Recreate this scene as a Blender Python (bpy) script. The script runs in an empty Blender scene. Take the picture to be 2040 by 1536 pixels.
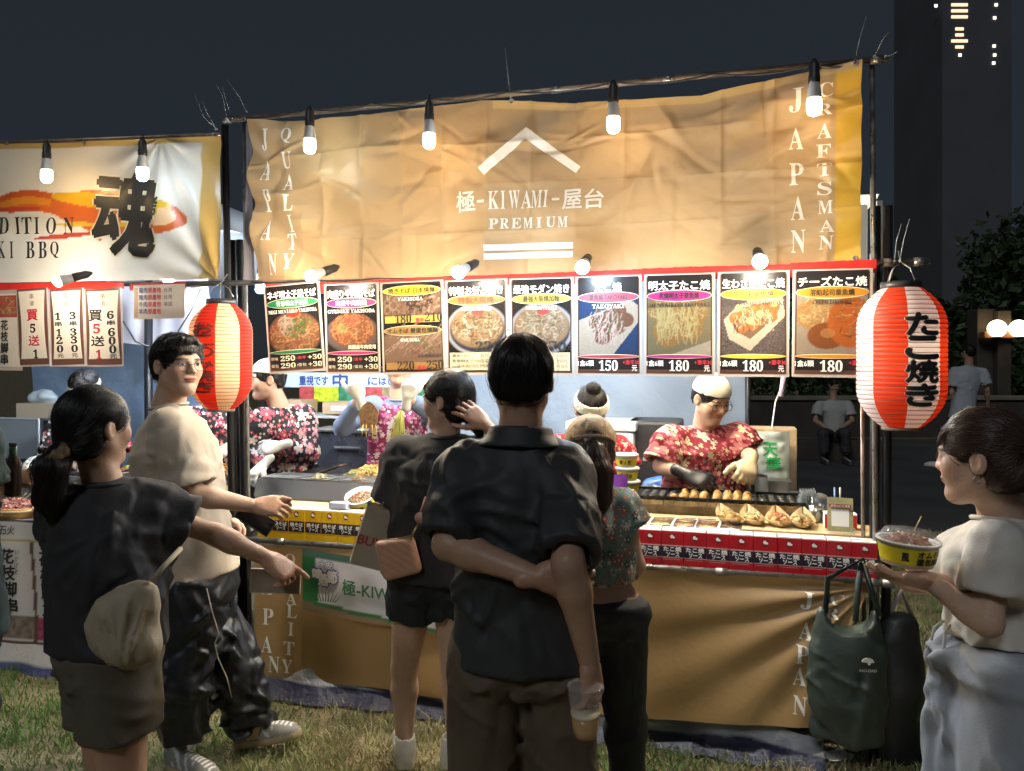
import bpy, bmesh, math, random
import numpy as np
from mathutils import Vector, Matrix, kdtree
random.seed(7); RNG = np.random.default_rng(11)
scene = bpy.context.scene
C = scene.collection

# ------------------------------------------------------------------ camera, world, sun, exposure
F, CX, HY, CH = 1530.0, 1020.0, 720.0, 1.62
cam = bpy.data.cameras.new('camera'); camo = bpy.data.objects.new('camera', cam); C.objects.link(camo)
cam.sensor_width = 36; cam.lens = F / 2040 * 36; cam.shift_y = -48 / 2040; cam.clip_start = 0.05; cam.clip_end = 400
camo.location = (0, 0, CH); camo.rotation_euler = (math.radians(90), 0, 0); scene.camera = camo
world = bpy.data.worlds.new('World'); scene.world = world; world.use_nodes = True
wn = world.node_tree.nodes; wl = world.node_tree.links
bgn = wn['Background']
skyt = wn.new('ShaderNodeTexSky'); skyt.sky_type = 'NISHITA'; skyt.sun_disc = False
skyt.sun_elevation = math.radians(38); skyt.sun_rotation = math.radians(200); skyt.air_density = 1.0; skyt.dust_density = 0.4
wmix = wn.new('ShaderNodeMix'); wmix.data_type = 'RGBA'; wmix.inputs[0].default_value = 0.97
wl.new(skyt.outputs[0], wmix.inputs[6]); wmix.inputs[7].default_value = (0.50, 0.62, 0.80, 1)
wl.new(wmix.outputs[2], bgn.inputs[0]); bgn.inputs[1].default_value = 0.0125
sun = bpy.data.lights.new('fill_sun', 'SUN'); suno = bpy.data.objects.new('fill_sun', sun); C.objects.link(suno)
sun.energy = 0.21; sun.angle = math.radians(12); sun.color = (0.93, 0.97, 1.0)  # added faint fill lamp from behind the camera, lifts backs and lawn
suno.rotation_euler = (math.radians(52), 0, math.radians(-28)); suno.location = (-4, -6, 9)
scene.view_settings.view_transform = 'Standard'; scene.view_settings.look = 'None'
scene.view_settings.exposure = 1.4; scene.view_settings.gamma = 1.0; scene.view_settings.use_curve_mapping = False
cy = scene.cycles
cy.max_bounces = 6; cy.diffuse_bounces = 3; cy.glossy_bounces = 3; cy.transmission_bounces = 5; cy.transparent_max_bounces = 6
cy.caustics_reflective = False; cy.caustics_refractive = False; cy.sample_clamp_indirect = 3.0; cy.use_denoising = True

# ------------------------------------------------------------------ coordinates
def at(px, py, Y):
    return Vector(((px - CX) / F * Y, Y, CH - (py - HY) / F * Y))
AN = math.atan(0.29); CA, SA = math.cos(AN), math.sin(AN)
UD = Vector((CA, -SA, 0)); VD = Vector((SA, CA, 0)); P0 = Vector((0, 3.45, 0))
def S(u, v, z): return P0 + UD * u + VD * v + Vector((0, 0, z))
def sp(px, py, v=0.0):
    """photograph position on the stall plane at depth v -> (u, z) in metres along the stall"""
    rx = (px - CX) / F
    Y = (v + P0.y * CA) / (rx * SA + CA)
    p = at(px, py, Y)
    return ((p - P0).dot(UD), p.z)
def spz(px, py, z):
    """photograph position on the level z -> (u, v)"""
    Y = (CH - z) * F / (py - HY)
    p = at(px, py, Y) - P0
    return (p.dot(UD), p.dot(VD))

# ------------------------------------------------------------------ materials
MATS = {}
def _nodes(name):
    m = bpy.data.materials.new(name); m.use_nodes = True
    nt = m.node_tree; return m, nt, nt.nodes['Principled BSDF']
def M(name, col=(.5, .5, .5), rough=.6, metal=0, var=None, bump=None, spec=.5, emit=None, trans=None, vc=False, alpha=None, sheen=0, coat=0, coords='Object', rvar=None):
    """var=(scale, amount): brightness variation; bump=(scale, height[, stretch]); emit=(colour, strength); trans=translucency weight"""
    if name in MATS: return MATS[name]
    m, nt, b = _nodes(name); N = nt.nodes; L = nt.links
    b.inputs['Roughness'].default_value = rough; b.inputs['Metallic'].default_value = metal
    b.inputs['Specular IOR Level'].default_value = spec
    b.inputs['Base Color'].default_value = (*col, 1)
    if sheen: b.inputs['Sheen Weight'].default_value = sheen
    if coat: b.inputs['Coat Weight'].default_value = coat; b.inputs['Coat Roughness'].default_value = .12
    src = None
    if vc:
        a = N.new('ShaderNodeAttribute'); a.attribute_name = 'Col'; src = a.outputs['Color']
    tc = None
    if var or bump or rvar: tc = N.new('ShaderNodeTexCoord')
    if var:
        n = N.new('ShaderNodeTexNoise'); n.inputs['Scale'].default_value = var[0]; n.inputs['Detail'].default_value = 6
        L.new(tc.outputs[coords], n.inputs['Vector'])
        mr = N.new('ShaderNodeMapRange'); mr.inputs[1].default_value = .3; mr.inputs[2].default_value = .7
        mr.inputs[3].default_value = 1 - var[1]; mr.inputs[4].default_value = 1 + var[1]
        L.new(n.outputs[0], mr.inputs[0])
        mx = N.new('ShaderNodeMix'); mx.data_type = 'RGBA'; mx.blend_type = 'MULTIPLY'; mx.inputs[0].default_value = 1
        if src: L.new(src, mx.inputs[6])
        else: mx.inputs[6].default_value = (*col, 1)
        L.new(mr.outputs[0], mx.inputs[7]); src = mx.outputs[2]
    if rvar:
        n = N.new('ShaderNodeTexNoise'); n.inputs['Scale'].default_value = rvar[0]; n.inputs['Detail'].default_value = 5
        L.new(tc.outputs[coords], n.inputs['Vector'])
        mr = N.new('ShaderNodeMapRange'); mr.inputs[1].default_value = .3; mr.inputs[2].default_value = .7
        mr.inputs[3].default_value = max(0, rough - rvar[1]); mr.inputs[4].default_value = min(1, rough + rvar[1])
        L.new(n.outputs[0], mr.inputs[0]); L.new(mr.outputs[0], b.inputs['Roughness'])
    if src: L.new(src, b.inputs['Base Color'])
    if bump:
        n = N.new('ShaderNodeTexNoise'); n.inputs['Scale'].default_value = bump[0]; n.inputs['Detail'].default_value = 5
        if len(bump) > 2:
            mp = N.new('ShaderNodeMapping'); mp.inputs['Scale'].default_value = bump[2]
            L.new(tc.outputs[coords], mp.inputs[0]); L.new(mp.outputs[0], n.inputs['Vector'])
        else: L.new(tc.outputs[coords], n.inputs['Vector'])
        bp = N.new('ShaderNodeBump'); bp.inputs['Strength'].default_value = 1; bp.inputs['Distance'].default_value = bump[1]
        L.new(n.outputs[0], bp.inputs['Height']); L.new(bp.outputs[0], b.inputs['Normal'])
    if emit:
        b.inputs['Emission Color'].default_value = (*emit[0], 1); b.inputs['Emission Strength'].default_value = emit[1]
    if alpha is not None:
        b.inputs['Alpha'].default_value = alpha
    if trans:
        t = N.new('ShaderNodeBsdfTranslucent'); t.inputs[0].default_value = (*col, 1)
        if src: L.new(src, t.inputs[0])
        ms = N.new('ShaderNodeMixShader'); ms.inputs[0].default_value = trans
        L.new(b.outputs[0], ms.inputs[1]); L.new(t.outputs[0], ms.inputs[2])
        L.new(ms.outputs[0], N['Material Output'].inputs[0])
    MATS[name] = m; return m
def CL(name, col, rough=.8, wr=.010, sc=9.0, weave=260):
    """woven cloth: fine weave plus small distorted wrinkles in relief"""
    if name in MATS: return MATS[name]
    m, nt, b = _nodes(name); N = nt.nodes; L = nt.links
    b.inputs['Roughness'].default_value = rough; b.inputs['Specular IOR Level'].default_value = .35
    tc = N.new('ShaderNodeTexCoord')
    vn = N.new('ShaderNodeTexNoise'); vn.inputs['Scale'].default_value = 7; vn.inputs['Detail'].default_value = 4; L.new(tc.outputs['Object'], vn.inputs['Vector'])
    mr = N.new('ShaderNodeMapRange'); mr.inputs[1].default_value = .3; mr.inputs[2].default_value = .7; mr.inputs[3].default_value = .82; mr.inputs[4].default_value = 1.18; L.new(vn.outputs[0], mr.inputs[0])
    mx = N.new('ShaderNodeMix'); mx.data_type = 'RGBA'; mx.blend_type = 'MULTIPLY'; mx.inputs[0].default_value = 1; mx.inputs[6].default_value = (*col, 1); L.new(mr.outputs[0], mx.inputs[7]); L.new(mx.outputs[2], b.inputs['Base Color'])
    mp = N.new('ShaderNodeMapping'); mp.inputs['Scale'].default_value = (.7, .7, .30); mp.inputs['Rotation'].default_value = (.2, .5, 0); L.new(tc.outputs['Object'], mp.inputs[0])
    n1 = N.new('ShaderNodeTexNoise'); n1.inputs['Scale'].default_value = sc; n1.inputs['Detail'].default_value = 1.5; n1.inputs['Distortion'].default_value = .8; L.new(mp.outputs[0], n1.inputs['Vector'])
    s1 = N.new('ShaderNodeMath'); s1.operation = 'SUBTRACT'; s1.inputs[1].default_value = .5; L.new(n1.outputs[0], s1.inputs[0])
    a1 = N.new('ShaderNodeMath'); a1.operation = 'ABSOLUTE'; L.new(s1.outputs[0], a1.inputs[0])
    p1 = N.new('ShaderNodeMath'); p1.operation = 'POWER'; p1.inputs[1].default_value = 1.25; L.new(a1.outputs[0], p1.inputs[0])
    b1 = N.new('ShaderNodeBump'); b1.inputs['Strength'].default_value = 1; b1.inputs['Distance'].default_value = wr * 1.8; L.new(p1.outputs[0], b1.inputs['Height'])
    n2 = N.new('ShaderNodeTexNoise'); n2.inputs['Scale'].default_value = weave; n2.inputs['Detail'].default_value = 2; L.new(tc.outputs['Object'], n2.inputs['Vector'])
    b2 = N.new('ShaderNodeBump'); b2.inputs['Strength'].default_value = 1; b2.inputs['Distance'].default_value = .0007; L.new(n2.outputs[0], b2.inputs['Height']); L.new(b1.outputs[0], b2.inputs['Normal'])
    L.new(b2.outputs[0], b.inputs['Normal']); MATS[name] = m; return m
def glassy(name, col, rough=.05, weight=.85):
    """thin clear plastic: mostly see-through with a gloss"""
    if name in MATS: return MATS[name]
    m, nt, b = _nodes(name); N = nt.nodes; L = nt.links
    b.inputs['Base Color'].default_value = (*col, 1); b.inputs['Roughness'].default_value = rough
    t = N.new('ShaderNodeBsdfTransparent'); t.inputs[0].default_value = (*[min(1, c * .3 + .7) for c in col], 1)
    ms = N.new('ShaderNodeMixShader'); ms.inputs[0].default_value = 1 - weight
    L.new(t.outputs[0], ms.inputs[1]); L.new(b.outputs[0], ms.inputs[2]); L.new(ms.outputs[0], N['Material Output'].inputs[0])
    MATS[name] = m; return m
def floral(name, ground, petals, scale=9.0, seed=0.0, dens=.82):
    """printed blossom cloth: two sizes of five-petalled flowers, flat print on the cloth"""
    if name in MATS: return MATS[name]
    m, nt, b = _nodes(name); N = nt.nodes; L = nt.links
    b.inputs['Roughness'].default_value = .8
    def math_(op, a, bb=None):
        n = N.new('ShaderNodeMath'); n.operation = op
        for i, x in enumerate((a, bb)):
            if x is None: continue
            if isinstance(x, (int, float)): n.inputs[i].default_value = x
            else: L.new(x, n.inputs[i])
        return n.outputs[0]
    tc = N.new('ShaderNodeTexCoord'); sx = N.new('ShaderNodeSeparateXYZ'); L.new(tc.outputs['Object'], sx.inputs[0])
    cur = None
    for li, (sc, size, off) in enumerate(((scale * 2.6, .33, 3.1), (scale * 1.7, .36, 7.7), (scale, .43, 0.0))):
        cb = N.new('ShaderNodeCombineXYZ')
        L.new(math_('ADD', sx.outputs[0], math_('MULTIPLY', sx.outputs[1], .55)), cb.inputs[0]); L.new(sx.outputs[2], cb.inputs[1])
        ad = N.new('ShaderNodeVectorMath'); ad.operation = 'ADD'; ad.inputs[1].default_value = (off + seed, off * 1.7 + seed, 0); L.new(cb.outputs[0], ad.inputs[0])
        scn = N.new('ShaderNodeVectorMath'); scn.operation = 'SCALE'; scn.inputs[3].default_value = sc; L.new(ad.outputs[0], scn.inputs[0])
        vo = N.new('ShaderNodeTexVoronoi'); vo.voronoi_dimensions = '2D'; vo.inputs['Scale'].default_value = 1; vo.inputs['Randomness'].default_value = .75
        L.new(scn.outputs[0], vo.inputs['Vector'])
        df = N.new('ShaderNodeVectorMath'); df.operation = 'SUBTRACT'; L.new(scn.outputs[0], df.inputs[0]); L.new(vo.outputs['Position'], df.inputs[1])
        s2 = N.new('ShaderNodeSeparateXYZ'); L.new(df.outputs[0], s2.inputs[0])
        sc2 = N.new('ShaderNodeSeparateColor'); L.new(vo.outputs['Color'], sc2.inputs[0])
        th = math_('ARCTAN2', s2.outputs[1], s2.outputs[0])
        th = math_('ADD', th, math_('MULTIPLY', sc2.outputs[0], 6.28))
        pet = math_('ABSOLUTE', math_('COSINE', math_('MULTIPLY', th, 2.5)))
        rad = math_('MULTIPLY', math_('ADD', math_('MULTIPLY', pet, .62), .38), math_('ADD', size * .7, math_('MULTIPLY', sc2.outputs[1], size * .5)))
        msk = math_('LESS_THAN', vo.outputs['Distance'], rad)
        msk = math_('MULTIPLY', msk, math_('LESS_THAN', sc2.outputs[2], dens))
        cr = N.new('ShaderNodeValToRGB'); cr.color_ramp.interpolation = 'CONSTANT'
        while len(cr.color_ramp.elements) < len(petals): cr.color_ramp.elements.new(.5)
        for i, e in enumerate(cr.color_ramp.elements): e.position = i / len(petals); e.color = (*petals[i], 1)
        L.new(sc2.outputs[1], cr.inputs[0])
        core = math_('LESS_THAN', vo.outputs['Distance'], size * .22)
        mc = N.new('ShaderNodeMix'); mc.data_type = 'RGBA'; L.new(core, mc.inputs[0]); L.new(cr.outputs[0], mc.inputs[6]); mc.inputs[7].default_value = (.75, .55, .3, 1)
        mx = N.new('ShaderNodeMix'); mx.data_type = 'RGBA'; L.new(msk, mx.inputs[0])
        if cur is None: mx.inputs[6].default_value = (*ground, 1)
        else: L.new(cur, mx.inputs[6])
        L.new(mc.outputs[2], mx.inputs[7]); cur = mx.outputs[2]
    L.new(cur, b.inputs['Base Color'])
    MATS[name] = m; return m

# ------------------------------------------------------------------ numpy noise
def _h(ix, iy, iz, s):
    n = (ix * 374761393 + iy * 668265263 + iz * 2147483647 + s * 1274126177) & 0xffffffff
    n = ((n ^ (n >> 13)) * 1274126177) & 0xffffffff
    return ((n ^ (n >> 16)) & 0xffff) / 32767.5 - 1.0
def nz(x, y, z=0.0, s=0):
    x, y, z = np.broadcast_arrays(np.asarray(x, float), np.asarray(y, float), np.asarray(z, float))
    ix, iy, iz = [np.floor(a).astype(np.int64) for a in (x, y, z)]
    fx, fy, fz = x - ix, y - iy, z - iz
    fx, fy, fz = [f * f * (3 - 2 * f) for f in (fx, fy, fz)]
    r = 0
    for dx in (0, 1):
        for dy in (0, 1):
            for dz in (0, 1):
                w = (fx if dx else 1 - fx) * (fy if dy else 1 - fy) * (fz if dz else 1 - fz)
                r = r + w * _h(ix + dx, iy + dy, iz + dz, s)
    return r

# ------------------------------------------------------------------ objects
def setcol(me, cols):
    a = me.color_attributes.new('Col', 'FLOAT_COLOR', 'POINT')
    c = np.ones((len(me.vertices), 4), np.float32); c[:, :3] = cols
    a.data.foreach_set('color', c.ravel())
def mesh(name, verts, faces, smooth=True, cols=None):
    me = bpy.data.meshes.new(name)
    verts = np.asarray(verts, float)
    if isinstance(faces, np.ndarray) and faces.ndim == 2:
        n, k = faces.shape
        me.vertices.add(len(verts)); me.vertices.foreach_set('co', verts.astype(np.float32).ravel())
        me.loops.add(n * k); me.loops.foreach_set('vertex_index', faces.astype(np.int32).ravel())
        me.polygons.add(n); me.polygons.foreach_set('loop_start', np.arange(0, n * k, k, dtype=np.int32))
        me.update(calc_edges=True)
    else:
        me.from_pydata([tuple(v) for v in verts], [], [tuple(int(i) for i in f) for f in faces]); me.update()
    if smooth: me.polygons.foreach_set('use_smooth', [True] * len(me.polygons))
    if cols is not None: setcol(me, cols)
    return me
def obj(name, me, mat=None, parent=None, loc=(0, 0, 0), rot=None):
    if isinstance(me, BM): me = me.done(name)
    o = bpy.data.objects.new(name, me); C.objects.link(o)
    if mat is not None and me is not None and len(me.materials) == 0:
        for mm in (mat if isinstance(mat, (list, tuple)) else [mat]): me.materials.append(mm)
    if parent is not None: o.parent = parent
    o.location = loc
    if rot is not None: o.rotation_euler = rot
    return o
def tag(o, label, cat, group=None):
    o['label'] = label; o['category'] = cat
    if group: o['group'] = group
    return o
def thing(name, label, cat, loc=(0, 0, 0), rotz=0, group=None):
    o = bpy.data.objects.new(name, None); C.objects.link(o); o.empty_display_size = .05
    o.location = loc; o.rotation_euler = (0, 0, rotz)
    return tag(o, label, cat, group)
def sthing(name, label, cat, u, v, z, group=None, turn=0):
    return thing(name, label, cat, S(u, v, z), -AN + turn, group)
def struct(o, kind='structure'):
    o['kind'] = kind; return o
def copy_tree(o, parent=None):
    c = o.copy(); C.objects.link(c); c.parent = parent
    for ch in o.children: copy_tree(ch, c)
    return c

class BM:
    """collects boxes, tubes, lathes into one mesh"""
    def __init__(s): s.v = []; s.f = []; s.m = []; s.sm = []
    def add(s, v, f, mi=0, smooth=False):
        b = len(s.v); s.v += [tuple(p) for p in v]
        for q in f: s.f.append([i + b for i in q]); s.m.append(mi); s.sm.append(smooth)
        return s
    def box(s, c, size, R=None, mi=0, bev=0.0):
        hx, hy, hz = [a / 2 for a in size]; c = Vector(c)
        if bev <= 0:
            v = [Vector((x * hx, y * hy, z * hz)) for x in (-1, 1) for y in (-1, 1) for z in (-1, 1)]
            f = [(0, 1, 3, 2), (4, 6, 7, 5), (0, 4, 5, 1), (2, 3, 7, 6), (0, 2, 6, 4), (1, 5, 7, 3)]
        else:
            bm = bmesh.new(); bmesh.ops.create_cube(bm, size=1)
            for p in bm.verts: p.co = Vector((p.co.x * size[0], p.co.y * size[1], p.co.z * size[2]))
            bmesh.ops.bevel(bm, geom=bm.edges[:], offset=bev, segments=2, profile=.6, affect='EDGES')
            bm.verts.index_update(); v = [p.co.copy() for p in bm.verts]; f = [[p.index for p in q.verts] for q in bm.faces]; bm.free()
        if R is not None: v = [R @ p for p in v]
        return s.add([p + c for p in v], f, mi)
    def tube(s, pts, r, n=8, mi=0, cap=True):
        pts = [Vector(p) for p in pts]; rs = r if isinstance(r, (list, tuple)) else [r] * len(pts)
        v = []; f = []; up = None
        for i, p in enumerate(pts):
            d = (pts[min(i + 1, len(pts) - 1)] - pts[max(i - 1, 0)])
            d = d.normalized() if d.length > 1e-9 else Vector((0, 0, 1))
            if up is None: up = Vector((0, 0, 1)) if abs(d.z) < .9 else Vector((1, 0, 0))
            x = d.cross(up); x = x.normalized() if x.length > 1e-6 else Vector((1, 0, 0)); up = x.cross(d).normalized()
            for k in range(n):
                a = 2 * math.pi * k / n; v.append(p + (x * math.cos(a) + up * math.sin(a)) * rs[i])
        for i in range(len(pts) - 1):
            for k in range(n):
                f.append((i * n + k, i * n + (k + 1) % n, (i + 1) * n + (k + 1) % n, (i + 1) * n + k))
        if cap: f.append(tuple(range(n))[::-1]); f.append(tuple((len(pts) - 1) * n + k for k in range(n)))
        return s.add(v, f, mi, True)
    def lathe(s, prof, n=24, c=(0, 0, 0), mi=0, R=None, squash=1.0):
        c = Vector(c); v = []; f = []
        for r, z in prof:
            for k in range(n):
                a = 2 * math.pi * k / n; p = Vector((r * math.cos(a), r * math.sin(a) * squash, z)); v.append((R @ p if R is not None else p) + c)
        for i in range(len(prof) - 1):
            for k in range(n): f.append((i * n + k, i * n + (k + 1) % n, (i + 1) * n + (k + 1) % n, (i + 1) * n + k))
        if prof[0][0] > 1e-5: f.append(tuple(range(n))[::-1])
        if prof[-1][0] > 1e-5: f.append(tuple((len(prof) - 1) * n + k for k in range(n)))
        return s.add(v, f, mi, True)
    def prism(s, poly, y0, y1, mi=0):
        """outline in x,z extruded along y"""
        n = len(poly); v = [(x, y0, z) for x, z in poly] + [(x, y1, z) for x, z in poly]
        f = [tuple(range(n)), tuple(range(2 * n - 1, n - 1, -1))] + [((i + 1) % n, i, n + i, n + (i + 1) % n) for i in range(n)]
        return s.add(v, f, mi)
    def ellipse(s, cx, cz, rx, rz, y, n=32, mi=0):
        v = [(cx + rx * math.cos(2 * math.pi * k / n), y, cz + rz * math.sin(2 * math.pi * k / n)) for k in range(n)]
        return s.add(v, [tuple(range(n))], mi)
    def quad(s, x0, z0, x1, z1, y, mi=0):
        return s.add([(x0, y, z0), (x1, y, z0), (x1, y, z1), (x0, y, z1)], [(0, 1, 2, 3)], mi)
    def done(s, name):
        me = bpy.data.meshes.new(name); me.from_pydata(s.v, [], s.f)
        me.polygons.foreach_set('material_index', s.m); me.polygons.foreach_set('use_smooth', s.sm); me.update()
        return me
def grid(u0, u1, z0, z1, nu, nv, fy, edge=None):
    """sheet in x,z with y = fy(x, z)"""
    a = np.linspace(0, 1, nu + 1); b = np.linspace(0, 1, nv + 1)
    A, B = np.meshgrid(a, b, indexing='ij')
    X = u0 + (u1 - u0) * A; Z = z0 + (z1 - z0) * B
    if edge is not None: X, Z = edge(X, Z, A, B)
    Y = fy(X, Z); V = np.stack([X, Y, Z], -1).reshape(-1, 3)
    i = np.arange(nu)[:, None] * (nv + 1) + np.arange(nv)[None, :]
    Fc = np.stack([i, i + nv + 1, i + nv + 2, i + 1], -1).reshape(-1, 4)
    return V, Fc
def paint(name, arr, w, h, mat, parent, loc=(0, 0, 0), fy=None, rot=None):
    """flat print: a picture array (rows from the top) laid on a sheet w x h, lower left corner at loc"""
    H, W = arr.shape[:2]
    V, Fc = grid(0, w, 0, h, W - 1, H - 1, fy or (lambda x, z: x * 0))
    cols = arr[::-1].transpose(1, 0, 2).reshape(-1, 3)
    return obj(name, mesh(name, V, Fc, True, cols), mat, parent, loc, rot)

# ------------------------------------------------------------------ printed lettering (collected, converted together)
TEXTS = []
def T(parent, name, s, cx, cz, w, h, mat, y=-.002, bold=0.0, warp=None, cell=.02, serif=False, rot=0, loc=(0, 0, 0), flat=False, wfit=True):
    """lettering s fitted into a box w x h round (cx, cz) on the sheet facing -y of its parent"""
    if serif: s = ''.join(chr(0x1D400 + ord(c) - 65) if 'A' <= c <= 'Z' else chr(0x1D7CE + ord(c) - 48) if c.isdigit() else c for c in s)
    TEXTS.append(dict(parent=parent, name=name, s=s, cx=cx, cz=cz, w=w, h=h, mat=mat, y=y, bold=bold, warp=warp, cell=cell, rot=rot, loc=loc, flat=flat, wfit=wfit))
def VT(parent, name, s, cx, z1, z0, w, h, mat, **k):
    """vertical lettering from z1 down to z0"""
    n = len(s)
    for i, c in enumerate(s): T(parent, name, c, cx, z1 - (z1 - z0) * (i + .5) / n, w, h, mat, **k)
def flush_texts():
    key = {}
    for t in TEXTS:
        if t['s'] in key: continue
        cu = bpy.data.curves.new('lettering', 'FONT'); cu.body = t['s']; cu.size = 1; cu.resolution_u = 3
        o = bpy.data.objects.new('lettering', cu); C.objects.link(o); key[t['s']] = o
    dg = bpy.context.evaluated_depsgraph_get(); dg.update()
    data = {}
    for s, o in key.items():
        me = bpy.data.meshes.new_from_object(o.evaluated_get(dg))
        v = np.array([p.co[:2] for p in me.vertices]); f = [list(p.vertices) for p in me.polygons]
        data[s] = (v, f); cu = o.data; bpy.data.objects.remove(o); bpy.data.curves.remove(cu); bpy.data.meshes.remove(me)
    for t in TEXTS:
        v, f = data[t['s']]
        if len(v) == 0: continue
        lo, hi = v.min(0), v.max(0); sz = np.maximum(hi - lo, 1e-6)
        sc = np.array([t['w'], t['h']]) / sz
        if not t['wfit']: sc[:] = sc[1]
        q = (v - (lo + hi) / 2) * sc
        if t['rot']:
            c, s_ = math.cos(t['rot']), math.sin(t['rot']); q = np.stack([q[:, 0] * c - q[:, 1] * s_, q[:, 0] * s_ + q[:, 1] * c], 1)
        bd = t['bold'] * t['h']
        sh = [(0, 0)] if bd == 0 else [(-bd, 0), (bd, 0), (0, bd), (0, -bd)]
        V = []; Fs = []; Yo = []
        for i, (dx, dz) in enumerate(sh):
            b = len(V) and sum(len(a) for a in V); V.append(q + [dx, dz]); Yo.append(np.full(len(q), -.00012 * i)); Fs += [[k + b for k in p] for p in f]
        V = np.concatenate(V); Yo = np.concatenate(Yo)
        X = V[:, 0] + t['cx']; Z = V[:, 1] + t['cz']
        P = np.stack([X, Yo, Z], 1)
        if t['warp'] is not None:
            bm = bmesh.new(); vs = [bm.verts.new(p) for p in P]
            for p in Fs:
                try: bm.faces.new([vs[k] for k in p])
                except ValueError: pass
            cl = t['cell']
            for ax in (0, 2):
                lo_, hi_ = P[:, ax].min(), P[:, ax].max()
                for k in range(math.ceil(lo_ / cl), math.floor(hi_ / cl) + 1):
                    co = [0, 0, 0]; co[ax] = k * cl; no = [0, 0, 0]; no[ax] = 1
                    bmesh.ops.bisect_plane(bm, geom=bm.verts[:] + bm.edges[:] + bm.faces[:], plane_co=co, plane_no=no)
            bm.verts.index_update()
            P = np.array([p.co[:] for p in bm.verts]); Fs = [[a.index for a in p.verts] for p in bm.faces]; bm.free()
            P = t['warp'](P[:, 0], P[:, 2], P[:, 1] + t['y'])
        else:
            P[:, 1] += t['y']
            if t['flat']: P = np.stack([P[:, 0], P[:, 2], -P[:, 1]], 1)
        obj(t['name'], mesh(t['name'], P, Fs, False), t['mat'], t['parent'], t['loc'])
    TEXTS.clear()
# ------------------------------------------------------------------ common materials
steel = M('galvanised steel', (.34, .32, .30), .38, .85, var=(25, .25), rvar=(30, .15))
rusty = M('worn pipe', (.30, .23, .18), .45, .7, var=(18, .4))
blackm = M('black painted metal', (.018, .018, .02), .4, .3, bump=(60, .0004))
blackp = M('black plastic', (.02, .02, .022), .45)
white_p = M('white plastic', (.78, .78, .76), .4)
greyp = M('grey plastic', (.45, .45, .46), .5)
stainless = M('stainless steel', (.66, .67, .68), .30, 1.0, bump=(30, .0004, (1, 14, 14)))
wood = M('pale pine', (.58, .42, .22), .55, var=(9, .15), bump=(60, .0005, (1, 12, 12)))
cardb = M('cardboard', (.42, .30, .18), .85, var=(12, .12))
paper = M('white paper', (.80, .79, .75), .6, var=(6, .04))
printm = M('laminated print', rough=.22, vc=True, coat=.35)
inkw = M('white ink', (.82, .80, .74), .6); inkk = M('black ink', (.02, .02, .02), .5); inkr = M('red ink', (.55, .03, .05), .5)
cloth_tape = M('red tape', (.62, .03, .02), .35, var=(14, .2), bump=(30, .002, (1, 1, 6)), coat=.3)
tarpw = M('pale tarpaulin', (.55, .60, .66), .5, var=(3, .08), bump=(9, .01), trans=.12)
iron = M('seasoned iron', (.025, .023, .022), .38, .6, bump=(90, .0006), rvar=(40, .15))
cablem = M('cable', (.03, .03, .032), .5)

# ------------------------------------------------------------------ ground, lawn, road
gm = M('lawn soil', (.22, .18, .10), .95, var=(5, .35), bump=(60, .02))
gb = BM(); gb.quad(0, 0, 1, 1, 0)
g = obj('ground', mesh('ground', [(-150, -30, 0), (150, -30, 0), (150, 240, 0), (-150, 240, 0)], [(0, 1, 2, 3)], False), gm); struct(g)
rm = M('asphalt', (.060, .060, .064), .85, var=(1.3, .3), bump=(120, .006))
rd = obj('road', mesh('road', [(-40, 7.6, .004), (60, 6.9, .004), (60, 15.5, .004), (-40, 16.5, .004)], [(0, 1, 2, 3)], False), rm); struct(rd)
def make_grass():
    n = 150000
    Y = 1.9 + RNG.random(n) ** 1.35 * 5.4; X = (RNG.random(n) * 2 - 1) * .80 * Y
    p2 = np.stack([X, Y - P0.y], 1); v = p2 @ np.array([SA, CA]); u = p2 @ np.array([CA, -SA])
    keep = (v < .12) | (u > 1.6)
    dens = nz(X * 2.6, Y * 2.6, 0, 3) * .5 + nz(X * 7, Y * 7, 0, 5) * .5
    keep &= RNG.random(n) < (.72 + .45 * dens)
    X, Y, dens = X[keep], Y[keep], dens[keep]; n = len(X)
    a = RNG.random(n) * 6.283; h = (.022 + .030 * RNG.random(n)) * (1 + .35 * dens); w = .0022 + .0022 * RNG.random(n)
    lean = (.3 + .9 * RNG.random(n)) * h; b = RNG.random(n) * 6.283
    dx, dy = np.cos(a) * w, np.sin(a) * w; lx, ly = np.cos(b) * lean, np.sin(b) * lean; z0 = np.zeros(n)
    V = np.stack([np.stack([X - dx, Y - dy, z0], 1), np.stack([X + dx, Y + dy, z0], 1),
                  np.stack([X + dx * .7 + lx * .4, Y + dy * .7 + ly * .4, h * .62], 1), np.stack([X - dx * .7 + lx * .4, Y - dy * .7 + ly * .4, h * .62], 1),
                  np.stack([X + lx, Y + ly, h], 1)], 1).reshape(-1, 3)
    i = np.arange(n) * 5
    q = np.stack([i, i + 1, i + 2, i + 3], 1); t = np.stack([i + 3, i + 2, i + 4, i + 4], 1)
    dry = np.clip(.34 + .75 * nz(X * 1.7 + 3, Y * 1.7, 0, 9) + .35 * (RNG.random(n) - .5), 0, 1)[:, None]
    col = np.array([[.11, .22, .05]]) * (1 - dry) + np.array([[.52, .45, .26]]) * dry
    col = col * (.65 + .7 * RNG.random(n))[:, None]
    me = bpy.data.meshes.new('grass'); fs = q.tolist() + [f[:3] for f in t.tolist()]
    me.from_pydata(V.tolist(), [], fs); setcol(me, np.repeat(col, 5, 0)); me.update()
    o = obj('grass', me, M('grass blades', rough=.6, vc=True, trans=.25)); struct(o, 'stuff')
    tag(o, 'short patchy lawn of green and straw coloured blades before the stalls', 'grass')
make_grass()

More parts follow.
